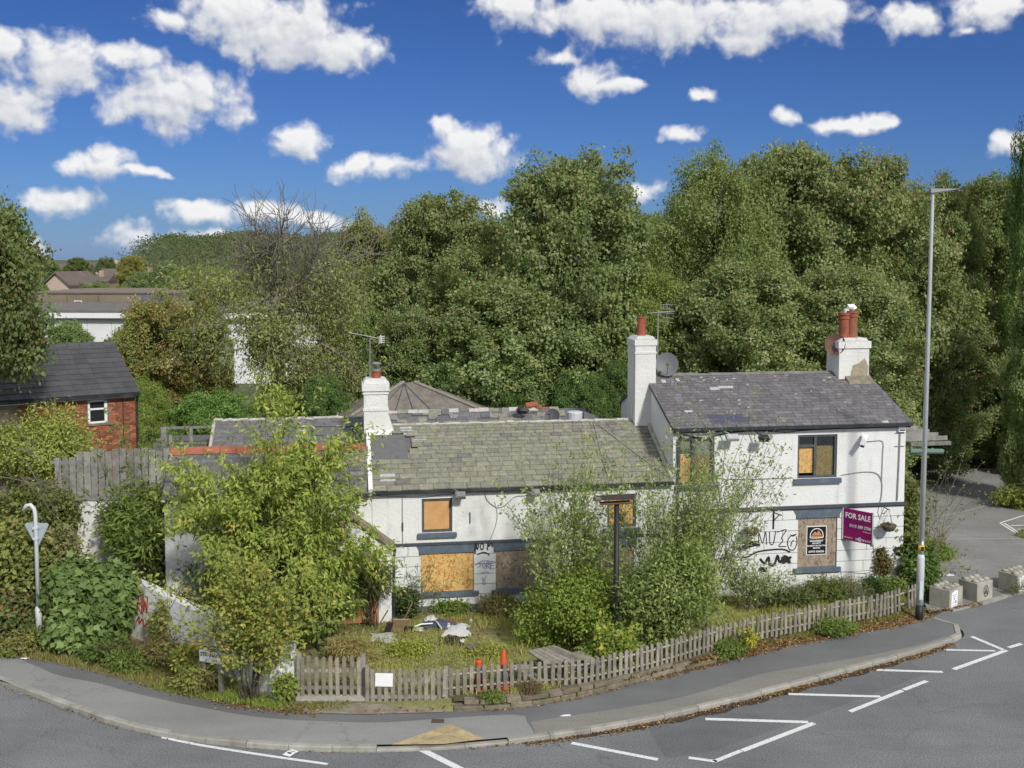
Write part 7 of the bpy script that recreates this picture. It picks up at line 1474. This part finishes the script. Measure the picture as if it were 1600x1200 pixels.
bush('privet', 'green privet growth in front of the black sign post foot', 'shrub', bpx(950, 1040), .75, .35, 1.0, 50, 18, .22, .085, .05, [(.135, .185, .045, 3), (.165, .205, .07, 2)], 299, 5, nl=7)
for i, (nm, lab, px, py, rx, h, pal, ll, lw) in enumerate([
    ('undergrowth', 'tangled green undergrowth at the foot of the give way sign', 95, 1012, .55, .55, GRN, .13, .06), ('undergrowth', 'nettle like undergrowth below the sycamore sapling', 165, 1030, .75, .5, MID, .12, .055),
    ('undergrowth', 'rough weeds on the verge left of the dead brown twigs', 205, 1042, .5, .38, GRN, .14, .03), ('undergrowth', 'weedy tangle before the white wall and red graffiti', 250, 1040, .45, .62, [(.15, .15, .06, 3), (.20, .15, .08, 2), (.12, .15, .05, 2)], .11, .05),
    ('undergrowth', 'climbing weeds covering the middle of the white graffiti wall', 256, 1012, .38, 1.35, [(.13, .155, .05, 3), (.17, .17, .06, 2)], .11, .05), ('undergrowth', 'brown green weeds below the street name sign', 305, 1075, .6, .42, [(.16, .14, .07, 3), (.15, .18, .05, 2)], .11, .04),
    ('undergrowth', 'leggy weeds on the verge left of the give way sign', 25, 1016, .6, .5, [(.18, .16, .08, 2), (.14, .165, .05, 3)], .12, .045), ('weeds', 'green weed patch at the wall foot under the left boarded window', 705, 958, .45, .32, GRN, .1, .04),
    ('weeds', 'tall brown weeds at the wall foot under the grey boarded window', 783, 958, .6, .5, [(.20, .17, .09, 3), (.15, .16, .06, 1)], .14, .02), ('weeds', 'tall straw coloured weeds beside the panel fence', 545, 1030, .55, .6, [(.26, .21, .11, 3), (.18, .19, .06, 1)], .18, .018),
    ('weeds', 'mossy green hummock in the middle of the garden', 640, 1020, .6, .24, [(.22, .24, .06, 1)], .08, .03), ('weeds', 'yellow green weed hummock behind the cones', 755, 1025, .6, .26, [(.24, .25, .07, 3), (.2, .18, .08, 1)], .09, .03),
    ('weeds', 'weeds pushing through the long picket fence near the ragwort', 1130, 1020, .5, .35, GRN, .11, .035), ('weeds', 'green weeds below the right end of the long fence', 1300, 988, .6, .28, GRN, .11, .03)]):
    bush(nm, lab, 'plant', G(px, py, .18), rx, rx * .6, h, 34, 14, .17, ll, lw, pal, 300 + i, 3, nl=6)
# left hedge
bush('pale_shrub', 'big pale yellow green shrub half hiding the brick house', 'shrub', G(66, 890, .1), 1.75, 1.2, 5.45, 110, 24, .36, .12, .045, [(.25, .27, .09, 3), (.20, .235, .075, 3), (.30, .30, .11, 1)], 240, 9, z0=2.0, nl=11, stem_mat=BARKPALE)
bush('bramble', 'bramble hedge with reddish leaves behind the give way sign', 'hedge', G(30, 985, .1), 1.9, 1.1, 3.4, 80, 20, .34, .14, .10, BRAM, 241, 8, nl=11); bush('bramble', 'low bramble left of the give way sign pole', 'hedge', G(15, 1002, .1), 1.2, .7, 1.6, 55, 16, .28, .13, .09, [(.085, .115, .045, 3), (.12, .13, .05, 2), (.16, .10, .06, 1)], 242, 6); bush('ivy_stump', 'pale ivy covered trunk right of the give way plate', 'shrub', G(98, 985, .1), .55, .5, 3.3, 30, 14, .25, .11, .08, [(.15, .155, .075, 3), (.19, .185, .10, 2)], 243, 4)
bush('bramble', 'dead brown bramble between the give way sign and the sapling', 'hedge', G(112, 1000, .1), .95, .6, 1.7, 45, 16, .26, .12, .07, [(.17, .115, .055, 3), (.13, .12, .05, 2), (.22, .15, .08, 1)], 244, 9); bush('ivy_hedge', 'green ivy hedge top left of the white yard wall', 'hedge', G(55, 960, .1), 1.7, .9, 3.75, 60, 18, .3, .12, .08, [(.12, .14, .05, 3), (.16, .165, .055, 2), (.09, .11, .04, 2)], 245, 5, z0=2.3)
dt = empty('dead_branches', G(20, 940, .1), 0, 'pale dead arching branches in front of the hedge at the left', 'branches'); m = MB(); rd = np.random.default_rng(9)
for (x, y, x2, y2) in ((0, 745, 60, 735), (40, 720, 100, 775), (0, 765, 45, 725), (30, 760, 110, 745), (10, 700, 40, 690), (60, 775, 75, 730), (25, 660, 45, 700)):
    a, b = D(x, y, 29) - G(20, 940, .1), D(x2, y2, 28.6) - G(20, 940, .1); grow(rd, m, a, b - a, np.linalg.norm(b - a), .018, 1, 5, .7, -.2, [], .12, .006)
m.build('branch', BARKPALE, dt)
db = empty('dead_bramble', G(235, 1035, .15), 0, 'dead brown twigs piled before the red graffiti wall', 'branches'); m = MB()
for k in range(34): a = np.array([rd.uniform(-.9, 1.2), rd.uniform(-.3, .4), rd.uniform(.0, .25)]); grow(rd, m, a, [rd.normal(0, 1), rd.normal(0, .5), rd.uniform(.1, .9)], rd.uniform(.4, .9), .012, 1, 3, .8, -.3, [], .2, .004)
m.build('branch', simple('dead_twig', (.12, .075, .05), .95, .3), db); n = 500; P = np.stack([rd.uniform(-1.1, 1.4, n), rd.uniform(-.4, .4, n), rd.uniform(0, .6, n)], 1); link('dead_leaves', leaf_mesh('dead_leaves', P, unit(rd.normal(0, 1, (n, 3))), unit(rd.normal(0, 1, (n, 3)) + [0, -.5, .7]), rd.uniform(.05, .1, n), rd.uniform(.03, .05, n), pick(rd, [(.16, .09, .05, 2), (.10, .055, .035, 2)], n, .3)), db)
sprig_bush('sapling', 'two thin bare sapling stems before the white graffiti wall', 'sapling', G(273, 1045, .15), [(.0, 0, 1.9), (.15, 0, 1.7)], 2, .09, .05, YEL, 250, 4, sr=.014)
bush('heather_clump', 'brown heather clump on the wall right of the cones', 'plant', G(828, 1082, .32), .35, .2, .24, 20, 14, .12, .05, .012, [(.11, .075, .055, 1), (.15, .12, .08, 1)], 251, 3); bush('weeds', 'fresh green weeds on top of the retaining wall below the cones', 'plant', G(768, 1094, .3), .25, .12, .16, 14, 12, .1, .08, .02, GRN, 252, 2)

# ------------------------------------------------------------------ grass, weeds, moss
def blades(name, P, h, cols, seed, w=.012, lean=.35, per_tint=.25):
    rng = np.random.default_rng(seed); n = len(P); A = unit(np.stack([rng.normal(0, lean, n), rng.normal(0, lean, n), np.ones(n)], 1)); N = unit(np.stack([rng.normal(0, 1, n), rng.normal(0, 1, n) - .6, np.full(n, .15)], 1))
    return tag(link(name, leaf_mesh(name, P, A, N, h * rng.uniform(.5, 1.3, n), np.full(n, w) * rng.uniform(.7, 1.4, n), pick(rng, cols, n, per_tint), .3)), kind='stuff')
rgr = np.random.default_rng(90); GCOL = [(.22, .235, .065, 4), (.27, .265, .08, 3), (.32, .27, .14, 2.2), (.15, .19, .05, 2)]
def area(n, fx, y0, y1):
    x = rgr.uniform(fx[0], fx[1], n); t = rgr.random(n); return x, t
def in_fence_zone(n):                                   # between fence and pub
    x = rgr.uniform(-4.6, 11.6, n); fl = np.interp(x, FL[:, 0], FL[:, 1]); fl = np.where(x < -1.5, 24.25, fl); yb = P0[1] + (x - P0[0]) * math.tan(FA) - .1; y = fl + .12 + (yb - fl) * rgr.random(n); return x, y
x, y = in_fence_zone(42000); patchy = np.sin(x * 1.9 + .7 * np.sin(y * 1.3)) * np.sin(y * 2.3 + x * .4); k = patchy + rgr.normal(0, .45, len(x)) > -.25; x, y = x[k], y[k]; P = np.stack([x, y, gz(x, y) - .01], 1); hz = np.where(np.sin(x * 2.7) * np.sin(y * 1.9) > .25, .20, .09); blades('grass', P, hz, GCOL, 91, .014)
x, y = in_fence_zone(5500); P = np.stack([x, y, gz(x, y)], 1); a_ = rgr.uniform(0, 6.28, len(x)); tag(link('ground_weeds', leaf_mesh('ground_weeds', P, unit(np.stack([np.cos(a_), np.sin(a_), rgr.uniform(.2, .9, len(x))], 1)), unit(rgr.normal(0, .4, (len(x), 3)) + [0, -.2, 1]), rgr.uniform(.05, .14, len(x)), rgr.uniform(.03, .06, len(x)), pick(rgr, [(.15, .18, .045, 3), (.20, .19, .06, 2), (.11, .14, .04, 2), (.16, .11, .06, 1)], len(x), .25))), kind='stuff')
q = None
# verge strips: along the left footway, below the long fence, along the walls
def strip(line, n, w, inward=1, lo=.0):
    s = np.concatenate([[0], np.cumsum(np.linalg.norm(np.diff(line, axis=0), axis=1))]); t = rgr.uniform(0, s[-1], n); q = np.stack([np.interp(t, s, line[:, k]) for k in (0, 1)], 1); tt = np.gradient(line, axis=0); tt /= np.linalg.norm(tt, axis=1, keepdims=True)
    nn = np.stack([np.interp(t, s, -tt[:, 1]), np.interp(t, s, tt[:, 0])], 1); q = q + nn * (lo + w * rgr.random(n))[:, None]; return q
q = strip(INL[(inx < -5.6) & (inx > -16)], 15000, 1.6, lo=-.08); kk = np.sin(q[:, 0] * 2.1 + q[:, 1]) + rgr.normal(0, .6, len(q)) > -.35; q = q[kk]; blades('verge_grass', np.stack([q[:, 0], q[:, 1], gz(q[:, 0], q[:, 1]) - .02], 1), .19, [(.135, .165, .05, 3), (.17, .18, .06, 2), (.23, .18, .09, 2.6), (.15, .10, .055, 1.2)], 92, .014)
q = strip(INL[(inx < -5.0) & (inx > -8.6)], 3200, .5, lo=-.02); blades('verge_grass', np.stack([q[:, 0], q[:, 1], gz(q[:, 0], q[:, 1]) - .02], 1), .13, [(.15, .22, .05, 3), (.18, .24, .06, 2)], 93, .02)
q = strip(INL[(inx > 3.4) & (inx < 11.3)], 11000, .75, lo=.18); kk = np.sin(q[:, 0] * 1.7) + rgr.normal(0, .7, len(q)) > -.2; q = q[kk]; blades('verge_grass', np.stack([q[:, 0], q[:, 1], gz(q[:, 0], q[:, 1]) - .02], 1), .15, [(.13, .17, .05, 3), (.17, .19, .06, 2), (.22, .17, .09, 1.6)], 94, .014)
q = strip(INL[(inx > -1.2) & (inx < 4.6)], 3800, .3, lo=.22); kk = np.sin(q[:, 0] * 3.1) + rgr.normal(0, .5, len(q)) > .1; q = q[kk]; blades('verge_grass', np.stack([q[:, 0], q[:, 1], np.full(len(q), .29)], 1), .14, GCOL, 95, .014)
q = strip(INL[(inx > 3.0) & (inx < 11.4)], 14000, .85, lo=.12); blades('verge_grass', np.stack([q[:, 0], q[:, 1], gz(q[:, 0], q[:, 1]) - .02], 1), .075, [(.15, .17, .06, 3), (.20, .17, .09, 3), (.13, .15, .05, 2)], 98, .016)
q = strip(INL[(inx < -3.4) & (inx > -16)], 16000, 1.2, lo=.05); blades('verge_grass', np.stack([q[:, 0], q[:, 1], gz(q[:, 0], q[:, 1]) - .02], 1), .10, [(.15, .17, .06, 3), (.20, .17, .09, 2), (.13, .16, .05, 3)], 99, .016)
for i, pl in enumerate(ISL):
    c = np.mean(pl, 0); n = 1500; idx = rgr.integers(0, len(pl), n); t = np.sqrt(rgr.random(n))[:, None]; q = c + (pl[idx] - c) * t; blades('island_grass', np.stack([q[:, 0], q[:, 1], .16 * (1 - t[:, 0] ** 3)], 1), .18, [(.14, .18, .045, 3), (.18, .20, .06, 2), (.22, .18, .09, 1)], 96 + i, .018)

# ------------------------------------------------------------------ lettering to plain meshes
bpy.context.view_layer.update(); dg = bpy.context.evaluated_depsgraph_get()
for o in [o for o in S.objects if o.type == 'FONT']:
    me = bpy.data.meshes.new_from_object(o.evaluated_get(dg)); k = link('lettering', me, o.parent, o.location, o.rotation_euler, o.scale)
    if not me.materials: me.materials.append(o.data.materials[0])
    bpy.data.objects.remove(o)
